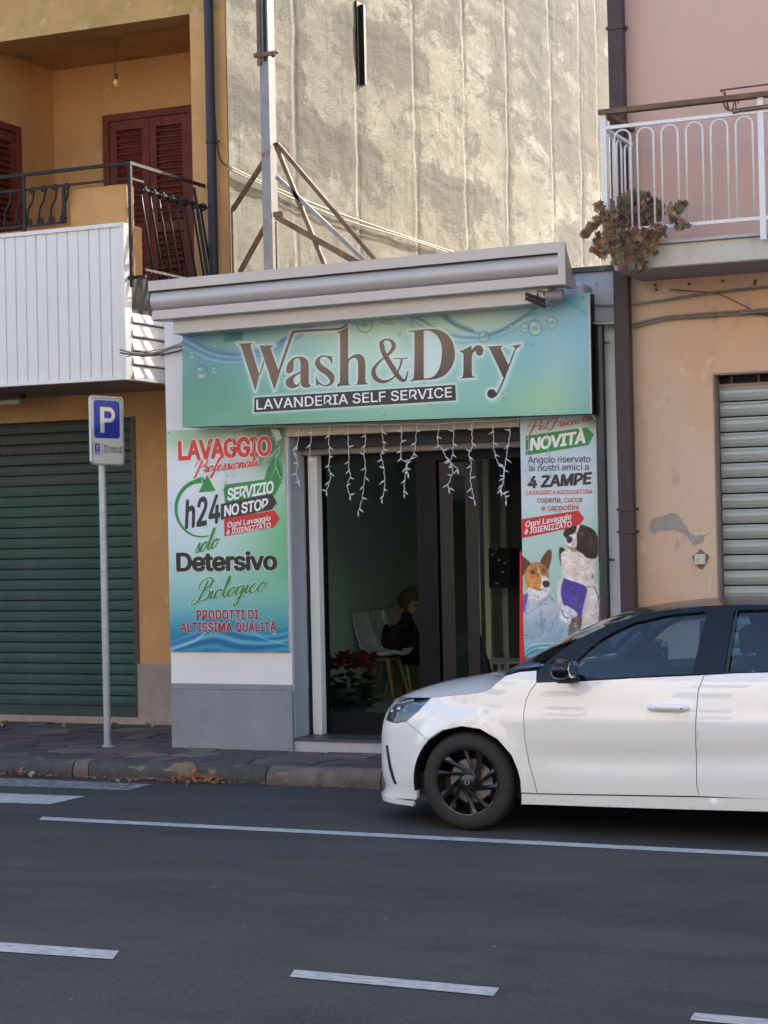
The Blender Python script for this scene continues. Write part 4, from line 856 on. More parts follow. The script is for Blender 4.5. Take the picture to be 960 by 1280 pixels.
# rim
b = M(); o1 = rrect(hw_, hh_, .035); o2 = rrect(hw_-.012, hh_-.012, .028); k = len(o1)
b.add([pm(u, v, .018) for u, v in o1]+[pm(u, v, .026) for u, v in o1]+[pm(u, v, .026) for u, v in o2]+[pm(u, v, .0185) for u, v in o2], [(i, (i+1) % k, (i+1) % k+k, i+k) for i in range(k)]+[(i+k, (i+1) % k+k, (i+1) % k+2*k, i+2*k) for i in range(k)]+[(i+2*k, (i+1) % k+2*k, (i+1) % k+3*k, i+3*k) for i in range(k)])
b.build('rim', MAT['galv'], ps)
plate('blue_panel', rrect(.158, .155, .03, -.002, .092), .0188, .0195, MAT['sign_blue'])
# letter P
b = M(); z = .0197
def ringP(pts, name, m, w=.0198): 
    loops = [[Vector((u, v, 0)) for u, v in l] for l in pts]; allp = [p for l in loops for p in l]
    b = M(); b.add([pm(p.x, p.y, w) for p in allp], [tuple(t) for t in tessellate_polygon(loops)]); return b.build(name, m, ps, fix=False)
sx_ = -.085; arc = [(.030+.068*math.cos(a), .130+.063*math.sin(a)) for a in np.linspace(R(90), R(-90), 12)]
arci = [(.028+.030*math.cos(a), .130+.030*math.sin(a)) for a in np.linspace(R(90), R(-90), 10)]
ringP([[(sx_, .193)]+arc+[(-.034, .067), (-.034, -.018), (sx_, -.018)], [(-.034, .160)]+arci+[(-.034, .100)]], 'letter', MAT['sign_white'])
ringP([rrect(.055, .048, .01, -.125, -.155)], 'disc_symbol_rim', MAT['ink'], .0189); ringP([rrect(.052, .045, .009, -.125, -.155)], 'disc_symbol', MAT['sign_white'], .0192)
ringP([rrect(.030, .038, .004, -.125, -.152)], 'disc_symbol', MAT['sign_blue'], .0195); ringP([rrect(.022, .004, .002, -.125, -.178)], 'disc_symbol', MAT['sign_white'], .0198)
ringP([rrect(.012, .008, .003, -.125, -.134)], 'disc_symbol', MAT['sign_white'], .0198); ringP([rrect(.010, .006, .003, -.125, -.155)], 'disc_symbol', MAT['sign_white'], .0198)
import os
try: FONT = bpy.data.fonts.load(os.path.join(bpy.utils.system_resource('DATAFILES'), 'fonts', 'Inter.woff2'))   # the typeface that ships inside Blender
except Exception: FONT = None
def tess(LL):
    P = [p for l in LL for p in l]; ed = []; k = 0
    for l in LL: ed += [(k+i, k+(i+1) % len(l)) for i in range(len(l))]; k += len(l)
    r = delaunay_2d_cdt([p.xy for p in P], ed, [], 0, 1e-7, True); out = []
    mp = [o[0] if o else 0 for o in r[3]]
    for f in r[2]:
        cx = sum(r[0][i].x for i in f)/len(f); cy = sum(r[0][i].y for i in f)/len(f); ins = 0
        for l in LL:
            for i in range(len(l)):
                a, b = l[i], l[(i+1) % len(l)]
                if (a.y > cy) != (b.y > cy) and cx < (b.x-a.x)*(cy-a.y)/(b.y-a.y)+a.x: ins ^= 1
        if ins: out.append(tuple(mp[i] for i in f))
    return out
def best_tess(LL):
    ar_ = lambda l: abs(sum(l[i].x*l[(i+1) % len(l)].y-l[(i+1) % len(l)].x*l[i].y for i in range(len(l))))/2
    want = ar_(LL[0])-sum(ar_(l) for l in LL[1:]); P = [p for l in LL for p in l]
    got = lambda T: sum(abs((P[t[1]]-P[t[0]]).cross(P[t[2]]-P[t[0]]).z)/2 for t in T)
    c = [[tuple(t) for t in tessellate_polygon(LL)], tess(LL)]; return min(c, key=lambda T: abs(got(T)-want))
def text_mesh(s, bold=0.0, spacing=1.0, shear=0):
    c = bpy.data.curves.new('t', 'FONT'); c.body = s; c.size = 1; c.space_character = spacing
    if FONT: c.font = FONT
    o = bpy.data.objects.new('t', c); COL.objects.link(o); dg = bpy.context.evaluated_depsgraph_get(); dg.update(); cu = o.to_curve(dg, apply_modifiers=False)
    loops = []
    for sp in cu.splines:
        if sp.type == 'BEZIER':
            P = sp.bezier_points; n = len(P); L = []
            for i in range(n):
                a, b_ = P[i], P[(i+1) % n]; k = 1 if (a.handle_right-a.co).length < 1e-6 and (b_.handle_left-b_.co).length < 1e-6 or abs((a.handle_right-a.co).normalized().cross((b_.co-a.co).normalized()).z) < 1e-3 and abs((b_.handle_left-b_.co).normalized().cross((b_.co-a.co).normalized()).z) < 1e-3 else 4
                for j in range(k):
                    t = j/k; q = a.co*(1-t)**3+a.handle_right*3*t*(1-t)**2+b_.handle_left*3*t*t*(1-t)+b_.co*t**3; L.append((q.x, q.y))
        else: L = [(p.co.x, p.co.y) for p in sp.points]
        M2 = []
        for q in L:
            if not M2 or math.hypot(q[0]-M2[-1][0], q[1]-M2[-1][1]) > 1e-4: M2.append(q)
        if len(M2) > 2: loops.append(M2)
    o.to_curve_clear(); bpy.data.objects.remove(o); bpy.data.curves.remove(c)
    ar = [sum(l[i][0]*l[(i+1) % len(l)][1]-l[(i+1) % len(l)][0]*l[i][1] for i in range(len(l)))/2 for l in loops]
    big = max(range(len(loops)), key=lambda i: abs(ar[i])); sg = 1 if ar[big] > 0 else -1     # the largest contour is an outer one
    def inside(l, x, y):
        r = False
        for i in range(len(l)):
            (x0, y0), (x1, y1) = l[i], l[(i+1) % len(l)]
            if (y0 > y) != (y1 > y) and x < (x1-x0)*(y-y0)/(y1-y0)+x0: r = not r
        return r
    outs = [i for i in range(len(loops)) if ar[i]*sg > 0]; holes = {i: [] for i in outs}
    for i in range(len(loops)):
        if ar[i]*sg <= 0:
            c_ = [o_ for o_ in outs if inside(loops[o_], *loops[i][0])]
            if c_: holes[min(c_, key=lambda o_: abs(ar[o_]))].append(loops[i])
    vs, fs = [], []
    for k, i in enumerate(outs):
        LL = [[Vector((x, y, 0)) for x, y in l] for l in [loops[i]]+holes[i]]; n0 = len(vs); vs += [(p.x, p.y, (k % 3)*3e-5) for l in LL for p in l]; fs += [tuple(j+n0 for j in t) for t in best_tess(LL)]
    return np.array(vs), fs
_h, _ = text_mesh('H'); CAP = float(_h[:, 1].max())
vs, fs = text_mesh('30 minuti', 0, .95); w_ = vs[:, 0].max()-vs[:, 0].min(); x_ = vs[:, 0].min()
b = M(); b.add([pm(-.055+(v[0]-x_)/w_*.235, -.183+v[1]/CAP*.062, .0199) for v in vs], fs); b.build('lettering', MAT['ink'], ps, fix=False)
# ------------------------------------------------------------------ fallen leaves
def leaf(px, py, size, m, lab, rz, tilt=.3, seed=0, pts=5):
    q = random.Random(seed); p = onZ(px, py, .01); b = M(); n = 22; vs = [(0, 0, .012)]; 
    for k in range(n):
        th = 2*math.pi*k/n; r = size*(.5+.5*abs(math.cos(th*pts/2+.3*math.sin(th)))**.8)*q.uniform(.6, 1.15); vs.append((r*math.cos(th), r*math.sin(th)*.75, .012+size*.5*math.sin(th*2+seed)*r/size+q.uniform(-.1, .12)*size))
    b.add(vs, [(0, k+1, (k+1) % n+1) for k in range(n)])
    o = b.build('fallen_leaf', m, local=True); o.location = (p[0], min(p[1], 12.69), .012+size*abs(tilt)*.55); o.rotation_euler = (tilt, 0, rz)
    return tag(o, lab, 'leaf', 'dry leaves in the gutter')
specs = [(240, 977, .085, 'leaf', 'large upright orange-brown plane leaf against the kerb', .4, 1.2), (222, 977, .06, 'leaf', 'curled brown leaf left of the large upright leaf', 1.2, .6), (213, 979, .05, 'leaf', 'small crumpled brown leaf at the left of the leaf pile', 2, .7), (268, 976, .075, 'leaf', 'folded reddish leaf right of the large upright leaf', .2, .7), (279, 976, .06, 'leaf', 'reddish leaf lying beside the folded leaf by the kerb', 1, .8), (288, 969, .035, 'leaf_pale', 'small pale leaf propped over the reddish leaves', 1, 1.2),
 (24, 969, .07, 'leaf', 'dry brown leaf at the far left of the gutter', .5, .4), (36, 970, .06, 'leaf_pale', 'pale leaf beside the brown one at the far left of the gutter', .9, .3), (148, 977, .035, 'leaf_pale', 'tiny pale leaf in the gutter below the sign pole', .3, .1), (161, 977, .035, 'leaf_pale', 'tiny pale leaf right of the sign pole in the gutter', 1.4, .1), (12, 967, .045, 'leaf', 'curled small leaf at the left picture edge in the gutter', 2.4, .5), (232, 981, .05, 'leaf', 'flat brown leaf in front of the leaf pile', 2.4, .15)]
for i, (px, py, s, m, lab, rz, tl_) in enumerate(specs): leaf(px, py, s*.9, MAT[m], lab, rz, tl_*.8, i, (5, 3, 5, 4)[i % 4])
for px, py, lab, z_ in ((5, 906, 'brown leaf on the paving under the green shutter', PZ+.02), (77, 908, 'pale brown leaf on the paving below the green shutter', PZ+.02), (142, 907, 'pale leaf on the paving near the ochre pillar', PZ+.02), (189, 907, 'small leaf at the foot of the ochre pillar', PZ+.02)):
    o = leaf(px, py, .06, MAT['leaf_pale'], lab, px, .2, px, 4); p = onZ(px, py, z_); o.location = (p[0], min(p[1], 15.28), z_); o['group'] = 'dry leaves on the pavement'
q_ = random.Random(21); b = M()
for i in range(260):      # grit and leaf crumbs swept against the kerb
    x = q_.uniform(-9.5, -5.9) if i % 3 else q_.gauss(-7.35, .25); y = 12.70-abs(q_.gauss(0, .045)); r = q_.uniform(.006, .022); th = q_.uniform(0, 6.28); z = .006+q_.uniform(0, .012)
    b.add([(x+r*math.cos(th), y+r*.6*math.sin(th), z), (x+r*math.cos(th+2.1), y+r*.6*math.sin(th+2.1), z+r*.5), (x+r*math.cos(th+4.2), y+r*.6*math.sin(th+4.2), z), (x, y, z+r*.6)], [(0, 1, 3), (1, 2, 3), (2, 0, 3)])
tag(b.build('gutter_litter', MAT['leaf']), 'fine brown leaf crumbs and grit lying along the foot of the kerb', 'litter', kind='stuff')
# ------------------------------------------------------------------ opposite side of the street (behind the photographer)
cream = mat('cream_facade', (.60, .54, .45), .85, var=.06, vs=.8); cream2 = mat('pale_facade', (.66, .64, .60), .85, var=.05, vs=.8); cream3 = mat('sand_facade', (.56, .48, .40), .85, var=.06, vs=.8)
gls = mat('dark_window_glass', (.03, .035, .04), .08)
def house(x0, x1, h, m, lab):
    e = empty('street_house', ((x0+x1)/2, -1.7, 0), lab, 'house'); b = M(); n = max(2, int((x1-x0)/2.6)); st = int(h/3.1)
    b.box(x0, x1, -9, -1.9, 0, h); 
    ws = []; pitch = (x1-x0)/n
    for i in range(n):
        for k in range(st):
            ws.append((x0+pitch*(i+.5), .95+k*3.1 if k else .13))
    for i in range(n+1):    # front skin in piers and bands round real openings
        xa_ = x0 if i == 0 else x0+pitch*(i-.5)+.55; xb_ = x1 if i == n else x0+pitch*(i+.5)-.55; b.box(xa_, xb_, -1.9, -1.7, 0, h)
    for i in range(n):
        cx = x0+pitch*(i+.5); z = 0
        for k in range(st):
            zb0, zt0 = (.13, 2.3) if k == 0 else (.95+k*3.1, 2.35+k*3.1)
            b.box(cx-.55, cx+.55, -1.9, -1.7, z, zb0); z = zt0
        b.box(cx-.55, cx+.55, -1.9, -1.7, z, h)
    b.build('wall', m, e); M().box(x0, x1, -9, -1.45, h, h+.18).build('roof', MAT['dark_concrete'], e)
    for i in range(n):
        for k in range(st):
            cx = x0+pitch*(i+.5); zb0, zt0 = (.13, 2.3) if k == 0 else (.95+k*3.1, 2.35+k*3.1)
            w = M().box(cx-.55, cx+.55, -1.88, -1.84, zb0, zt0).build('window' if k else 'door', gls if k else MAT['wood_brown'], e)
            if k: M().box(cx-.62, cx+.62, -1.72, -1.6, zb0-.06, zb0).build('sill', MAT['threshold'], w)
house(-24, -13.2, 8.2, cream3, 'sand coloured house across the street, far left of the others'); house(-13, -2.2, 10.4, cream, 'cream house across the street opposite the laundry'); house(-2, 8.8, 9.4, cream2, 'pale three storey house across the street behind the photographer'); house(9, 22, 8.4, cream3, 'sand coloured house across the street at the right end')
# ------------------------------------------------------------------ printed boards
MAT['print'] = vcol_mat('glossy_print', .35, .4)
def c255(*c): return np.array(c, float)/255
class Print:
    """flat print: the colours of the artwork live on a fine vertex grid of the board's face"""
    def __init__(s, quad, Y, step):
        (ax, ay), (bx, by), (cx, cy), (dx, dy) = quad; s.q = quad; s.Y = Y
        nx = int(math.hypot(bx-ax, by-ay)/step)+1; ny = int(math.hypot(dx-ax, dy-ay)/step)+1
        u = np.linspace(0, 1, nx)[None, :]; v = np.linspace(0, 1, ny)[:, None]; s.U = u+0*v; s.V = v+0*u
        s.X = (1-v)*((1-u)*ax+u*bx)+v*((1-u)*dx+u*cx); s.Yp = (1-v)*((1-u)*ay+u*by)+v*((1-u)*dy+u*cy)
        s.c = np.zeros((ny, nx, 3)); s.nx, s.ny = nx, ny
    def blend(s, m, col, a=1.0): m = np.clip(m*a, 0, 1)[..., None]; s.c = s.c*(1-m)+np.asarray(col)*m
    def seg(s, pts, closed=False):
        d = np.full(s.X.shape, 1e9); t_at = np.zeros(s.X.shape); n = len(pts); L = n if closed else n-1
        for i in range(L):
            x0, y0 = pts[i][:2]; x1, y1 = pts[(i+1) % n][:2]; dx, dy = x1-x0, y1-y0; l2 = dx*dx+dy*dy+1e-9
            t = np.clip(((s.X-x0)*dx+(s.Yp-y0)*dy)/l2, 0, 1); q = np.hypot(s.X-x0-t*dx, s.Yp-y0-t*dy); k = q < d; d[k] = q[k]; t_at[k] = (i+t[k])/L
        return d, t_at
    def inside(s, pts):
        n = len(pts); r = np.zeros(s.X.shape, bool)
        for i in range(n):
            x0, y0 = pts[i][:2]; x1, y1 = pts[(i+1) % n][:2]
            if y0 == y1: continue
            r ^= ((y0 > s.Yp) != (y1 > s.Yp)) & (s.X < (x1-x0)*(s.Yp-y0)/(y1-y0)+x0)
        return r
    def poly(s, pts, col, soft=.5, a=1.0, smooth=False):
        if smooth: pts = [(p.x, p.y) for p in catmull([(x, y, 0) for x, y in pts], 5, True)]
        xs = [p[0] for p in pts]; ys = [p[1] for p in pts]
        d, _ = s.seg(pts, True); sd = np.where(s.inside(pts), d, -d); s.blend(np.clip(sd/soft+.5, 0, 1), col, a)
    def stroke(s, pts, w, col, soft=.5, a=1.0, smooth=True, w1=None):
        if smooth and len(pts) > 2: pts = [(p.x, p.y) for p in catmull([(*p, 0) for p in pts], 5)]
        d, t = s.seg(pts); W = w/2 if w1 is None else (w+(w1-w)*t)/2; s.blend(np.clip((W-d)/soft+.5, 0, 1), col, a)
    def glow(s, x, y, rx, ry, col, a=1.0, p=2.0): s.blend(np.exp(-(((s.X-x)/rx)**2+((s.Yp-y)/ry)**2)**(p/2)), col, a)
    def ring(s, x, y, rx, ry, w, col, a=1.0): d = np.abs(np.hypot((s.X-x)/rx, (s.Yp-y)/ry)-1)*min(rx, ry); s.blend(np.clip((w-d)/w, 0, 1), col, a)
    def noise(s, sx, sy, ox=0): 
        g = np.zeros(s.X.shape); 
        for k, (a, b, ph) in enumerate([(1, .7, .3), (-.6, 1.3, 2.1), (1.7, -.8, 4), (.4, 2.3, 5.2), (2.6, 1.1, 1.4)]): g += np.sin(s.X/sx*a+s.Yp/sy*b+ph+ox)/(1+k*.35)
        return g/3.2
    def bubble(s, x, y, r, dark=(90, 130, 140), a=.8):
        s.ring(x, y, r*.9, r, max(.7, r*.13), c255(*dark), a*.7); s.glow(x, y+r*.35, r*.55, r*.42, c255(205, 222, 190), a); s.glow(x, y+r*.12, r*.45, r*.3, c255(90, 120, 105), a*.6)
        s.glow(x-r*.3, y-r*.5, r*.28, r*.2, c255(235, 245, 245), a*.8)
    def build(s, name, parent):
        vs = [tuple(onY(x, y, s.Y)) for x, y in zip(s.X.ravel(), s.Yp.ravel())]; nx = s.nx
        org = np.array(ORG[parent.name]); va = np.array(vs)-org
        me = bpy.data.meshes.new(name); i = np.arange((s.ny-1)*(nx-1)); r, c = i//(nx-1), i % (nx-1); a = r*nx+c
        fs = np.stack([a, a+nx, a+nx+1, a+1], 1); me.vertices.add(len(va)); me.vertices.foreach_set('co', va.ravel())
        me.loops.add(fs.size); me.loops.foreach_set('vertex_index', fs.ravel()); me.polygons.add(len(fs)); me.polygons.foreach_set('loop_start', np.arange(len(fs))*4); me.update(calc_edges=True)
        col = np.clip(s.c.reshape(-1, 3), 0, 1); col = np.clip(col.mean(1, keepdims=True)+(col-col.mean(1, keepdims=True))*1.08, 0, 1)*.985; lin = np.where(col <= .04045, col/12.92, ((col+.055)/1.055)**2.4)*PRINT_K
        ca = me.color_attributes.new('Col', 'FLOAT_COLOR', 'POINT'); ca.data.foreach_set('color', np.concatenate([lin, np.ones((len(lin), 1))], 1).ravel().astype(np.float32))
        me.materials.append(MAT['print']); me.validate(); return link(name, me, parent, org=ORG[parent.name])
PRINT_K = .97
def pxmesh(name, loops_list, Y, m, parent):
    """flat ink shapes; every entry is [outer, hole, ...] in picture-plane coordinates, laid on the board plane Y"""
    b = M()
    for loops in loops_list:
        L3 = [[Vector((x, y, 0)) for x, y in l] for l in loops]; allp = [p for l in L3 for p in l]
        b.add([tuple(onY(p.x, p.y, Y)) for p in allp], [tuple(t) for t in tessellate_polygon(L3)])
    return b.build(name, m, parent, fix=False)
def outline(pts, n=5):
    """points (x,y) smooth, (x,y,1) corner -> polyline"""
    k = len(pts); st = next((i for i, p in enumerate(pts) if len(p) > 2), None)
    if st is None: return [(p.x, p.y) for p in catmull([(x, y, 0) for x, y in pts], n, True)]
    pts = pts[st:]+pts[:st]; out = []; run = [pts[0]]
    for p in pts[1:]+[pts[0]]:
        run.append(p)
        if len(p) > 2:
            if len(run) == 2: out.append(run[0][:2])
            else: out += [(q.x, q.y) for q in catmull([(*r[:2], 0) for r in run], n)][:-1]
            run = [p]
    return out
def ribbon(pts, ws, n=5):
    P = catmull([(x, y, w) for (x, y), w in zip(pts, ws)], n); L, Rr = [], []
    for i, p in enumerate(P):
        t = P[min(i+1, len(P)-1)]-P[max(i-1, 0)]; d = math.hypot(t.x, t.y) or 1; nx, ny = -t.y/d, t.x/d; w = max(p.z, .3)/2; L.append((p.x+nx*w, p.y+ny*w)); Rr.append((p.x-nx*w, p.y-ny*w))
    return P, L, Rr
def ribbon_mesh(b, pts, ws, Y, tf=lambda p: p, n=5):
    P, L, Rr = ribbon(pts, ws, n); L = [tf(p) for p in L]; Rr = [tf(p) for p in Rr]; k = len(L)
    b.add([tuple(onY(x, y, Y-i*1.2e-5)) for i, (x, y) in [*enumerate(L), *enumerate(Rr)]], [(i, i+1, k+i+1, k+i) for i in range(k-1)])
    for e in (0, -1):
        c = P[e]; r = max(c.z, .3)/2; q = [tf((c.x+r*math.cos(t), c.y+r*math.sin(t))) for t in np.linspace(0, 6.28, 9)[:-1]]; b.add([tuple(onY(x, y, Y+2e-5 if e == 0 else Y-len(L)*1.2e-5-2e-5)) for x, y in q], [tuple(range(8))])
def text(b, s, p0, p1, h, Y, bold=0.0, spacing=1.0, shear=0.0, lo=None):
    """straight lettering from baseline p0 to p1, capital height h"""
    vs, fs = text_mesh(s, 0, spacing); x0, x1 = vs[:, 0].min()-bold, vs[:, 0].max()+bold; dx, dy = p1[0]-p0[0], p1[1]-p0[1]
    offs = [(0, 0)]+([(bold*math.cos(a)*1.0, bold*math.sin(a)*.8) for a in np.linspace(0, 2*math.pi, 9)[:-1]] if bold else [])
    for k, (ox, oy) in enumerate(offs):
        b.add([tuple(onY(p0[0]+dx*(v[0]+ox-x0)/(x1-x0)+(v[1]+oy)/CAP*h*(shear-.0213), p0[1]+dy*(v[0]+ox-x0)/(x1-x0)-(v[1]+oy)/CAP*h, Y-k*.0001-v[2])) for v in vs], fs)
    return b
GL = {   # hand-drawn script: strokes, then advance
 'a': ([[(.92, .88), (.6, 1.02), (.22, .72), (.12, .25), (.35, 0), (.65, .25), (.92, .95), (.86, .3), (1.0, .02), (1.25, .3)]], 1.18), 'c': ([[(.8, .78), (.58, 1.02), (.2, .7), (.12, .28), (.36, 0), (.7, .1), (1.0, .4)]], .92),
 'd': ([[(.85, .8), (.55, 1.0), (.2, .7), (.12, .25), (.35, 0), (.62, .25), (1.15, 2.3), (.88, .4), (1.0, 0), (1.25, .3)]], 1.15), 'e': ([[(0, .3), (.42, .5), (.66, .82), (.46, 1.02), (.18, .72), (.16, .25), (.4, 0), (.68, .1), (.95, .4)]], .86),
 'f': ([[(0, .25), (.4, 1.0), (.8, 2.1), (.66, 2.35), (.48, 1.8), (.32, .5), (.16, -.8), (-.05, -1.1), (-.12, -.7), (.3, 0), (.72, .35)]], .66), 'g': ([[(.9, .88), (.6, 1.02), (.22, .72), (.12, .25), (.35, 0), (.65, .25), (.92, .95), (.78, -.4), (.5, -1.25), (.22, -1.1), (.4, -.5), (1.2, .35)]], 1.12),
 'i': ([[(0, .3), (.28, 1.0), (.2, .25), (.36, 0), (.6, .3)], [(.36, 1.55), (.38, 1.6)]], .56), 'l': ([[(0, .3), (.42, 1.4), (.5, 2.2), (.3, 2.3), (.18, 1.2), (.2, .25), (.4, 0), (.66, .3)]], .58),
 'n': ([[(0, .4), (.24, 1.02), (.17, 0)], [(.17, .35), (.45, .92), (.66, .92), (.62, .25), (.76, 0), (1.02, .3)]], .96), 'o': ([[(.6, 1.02), (.26, .82), (.12, .35), (.32, 0), (.64, .15), (.82, .6), (.6, 1.02), (.78, .82), (1.1, .92)]], .96),
 'r': ([[(0, .3), (.22, 1.1), (.46, .92), (.4, .25), (.52, 0), (.76, .3)]], .68), 's': ([[(0, .25), (.36, 1.12), (.42, .62), (.56, .3), (.36, 0), (.08, .12)], [(.4, .02), (.7, .3)]], .66), 't': ([[(0, .3), (.38, 1.3), (.44, 1.9), (.24, .35), (.36, 0), (.66, .3)], [(.02, 1.28), (.68, 1.36)]], .60),
 'P': ([[(.75, 2.15), (.55, 1.0), (.3, -.5), (.1, -.75)], [(-.2, 1.2), (-.05, 2.0), (.7, 2.55), (1.5, 2.3), (1.6, 1.6), (1.1, 1.1), (.6, 1.0)]], 1.42), 'B': ([[(.85, 2.2), (.6, 1.0), (.3, 0), (-.2, -.35), (-.45, 0), (-.2, .35)], [(.0, 1.4), (.1, 2.2), (.8, 2.6), (1.4, 2.3), (1.3, 1.6), (.75, 1.25), (1.4, 1.0), (1.5, .4), (1.0, 0), (.5, .1)]], 1.55),
 'F': ([[(.85, 2.2), (.6, 1.0), (.35, -.2), (-.1, -.4), (-.3, 0)], [(-.1, 1.7), (.2, 2.3), (.9, 2.2), (1.6, 2.5)], [(.3, 1.1), (1.1, 1.25)]], 1.2), ' ': ([], .35)}
def script(b, s, p0, p1, xh, Y, pen=1.0, slant=.28, grow=0):
    gi = 0; tot = sum(GL[ch][1] for ch in s); dx, dy = p1[0]-p0[0], p1[1]-p0[1]; X = 0
    for ch in s:
        for st in GL[ch][0]:
            pts = [((X+x)/tot, y) for x, y in st]
            P = [(p0[0]+dx*u+y*xh*slant, p0[1]+dy*u-y*xh) for u, y in pts]; ws = []
            Q = catmull([(x, y, 0) for x, y in P], 6); W = []
            for i in range(len(Q)):
                t = Q[min(i+1, len(Q)-1)]-Q[max(i-1, 0)]; dn = abs(t.y)/(math.hypot(t.x, t.y)+1e-6); down = t.y > 0; W.append(pen*(.45+(.75 if down else .12)*dn)+grow)
            ribbon_mesh(b, [(q.x, q.y) for q in Q], W, Y-(gi % 4)*.0005, n=1); gi += 1
        X += GL[ch][1]
    return b
inkm = {k: mat(k+'_print_ink', c, .4, var=.0) for k, c in dict(brown=s255(112, 90, 78), dark=s255(48, 44, 46), black=s255(28, 32, 32), white=s255(238, 238, 238), red=s255(200, 45, 45), crimson=s255(160, 22, 38), green=s255(44, 140, 70), midgreen=s255(66, 156, 84), tomato=s255(214, 62, 56), rust=s255(176, 70, 58)).items()}
# gradient ink of the big lettering: brown above, near black below right (as printed)
n = N('brown_to_black_ink'); n.set(.4); sp_ = n.new('ShaderNodeSeparateXYZ'); n.L(n.tc.outputs['Object'], sp_.inputs[0])
g_ = n.math('ADD', n.math('MULTIPLY', sp_.outputs[2], -2.6), n.math('MULTIPLY', sp_.outputs[0], .30)); n.col(n.ramp(n.math('ADD', g_, .30), [(0, s255(122, 98, 84)), (.45, s255(104, 84, 74)), (1, s255(34, 32, 36))])); inkm['grad'] = n.m
# ---- big sign
SGY = 13.50
sg = empty('shop_sign', (-6.07, SGY, 3.1), 'green and blue WASH&DRY laundry sign board with water drops', 'sign')
TL, TR, BR, BL = (228, 401), (735.5, 366), (738, 517), (228, 534)
p = Print([TL, TR, BR, BL], SGY, .62)
X, Y_, U, V = p.X, p.Yp, p.U, p.V
base = np.zeros_like(p.c)
cl_, cm_, cr_ = c255(118, 170, 180), c255(178, 216, 204), c255(136, 190, 204)
t = U[..., None]; base = np.where(t < .5, cl_*(1-t*2)+cm_*t*2, cm_*(2-2*t)+cr_*(2*t-1)); p.c = base
p.blend(np.clip((V-.45)*1.5, 0, 1), c255(116, 172, 140), .8*1); p.blend(np.clip((V-.2)*1.1, 0, 1)*np.clip((.45-U)*3, 0, 1), c255(100, 152, 122), .55)
p.glow(480, 440, 100, 50, c255(196, 228, 214), .85); p.glow(690, 455, 28, 60, c255(186, 206, 200), .65); p.glow(675, 500, 40, 30, c255(168, 208, 160), .7); p.glow(612, 392, 60, 26, c255(206, 218, 200), .85); p.glow(520, 400, 50, 22, c255(176, 212, 196), .6); p.glow(650, 440, 50, 40, c255(120, 180, 195), .45)
p.glow(250, 480, 60, 40, c255(96, 150, 120), .5); p.glow(700, 400, 60, 30, c255(130, 180, 210), .5); p.glow(240, 425, 40, 40, c255(96, 140, 170), .6); p.glow(330, 520, 80, 20, c255(120, 176, 140), .5)
p.blend(np.clip(p.noise(22, 14)*1.3, 0, 1), c255(150, 196, 190), .25)
for pts in ([(255, 397), (330, 396), (390, 391), (440, 392), (380, 402), (300, 405)],): p.poly(pts, c255(40, 110, 115), 9, .75, True)
p.poly([(281, 409), (304, 411), (303, 425), (279, 428)], c255(40, 118, 118), 3, .75); p.glow(262, 418, 22, 16, c255(130, 190, 180), .6)
W1 = [(228, 418), (245, 428), (268, 439), (300, 443), (340, 434), (375, 412), (404, 392)]
for off, w, c, a in ((-2, 4, (110, 150, 180), .8), (2, 5, (84, 120, 165), .75), (6, 4, (150, 190, 205), .8), (10, 5, (88, 130, 168), .65), (15, 3, (150, 195, 205), .7), (19, 3, (104, 150, 175), .5)):
    p.stroke([(x, y+off*(1-(i/9))) for i, (x, y) in enumerate(W1)], w, c255(*c), 3, a)
p.stroke([(352, 426), (385, 410), (420, 388)], 4, c255(70, 110, 150), 3, .7)
for pts, w, c, a in (([(512, 390), (530, 402), (560, 418), (600, 422), (630, 412), (655, 396), (670, 392)], 3, (96, 140, 170), .8), ([(540, 378), (556, 398), (580, 412), (612, 417), (640, 405), (668, 386)], 2.4, (80, 120, 150), .7), ([(500, 385), (530, 410), (565, 427), (600, 427), (640, 414), (700, 378)], 3, (120, 165, 190), .6),
    ([(547, 381), (565, 402), (590, 413)], 4, (70, 105, 130), .6), ([(480, 388), (520, 410), (550, 428)], 5, (150, 190, 205), .5), ([(512, 388), (516, 408)], 1.5, (80, 150, 150), .5)): p.stroke(pts, w, c255(*c), 3, a)
p.stroke([(700, 372), (715, 380), (732, 392)], 5, c255(70, 160, 170), 5, .5)
for x, y, r in ((252, 466, 9), (268, 463, 5), (240, 444, 5), (247, 449, 1.8), (274, 469, 2), (456, 405, 10.5), (482, 399, 6), (489, 404, 2), (353, 493, 0.01), (371, 416, 6), (354, 474, 4), (352, 467, 2.5), (419, 391, 5), (559, 418, 5), (605, 421, 7), (640, 410, 5), (656, 410, 6), (669, 410, 9.5), (690, 403, 7.5), (681, 411, 1.8), (499, 418, 2.2), (632, 470, 5), (536, 457, 2), (531, 478, 1.6), (538, 506, 1.4), (628, 492, 1.6), (630, 500, 1.2), (283, 483, 1.6), (256, 486, 1.6), (279, 492, 1.2), (294, 524, 1.2), (300, 526, 1), (658, 429, 1.4), (666, 431, 1.2), (541, 408, 4), (268, 431, 4), (254, 427, 2)):
    if r > .1: p.bubble(x, y, max(r, 1.6), (70, 115, 125), .85)
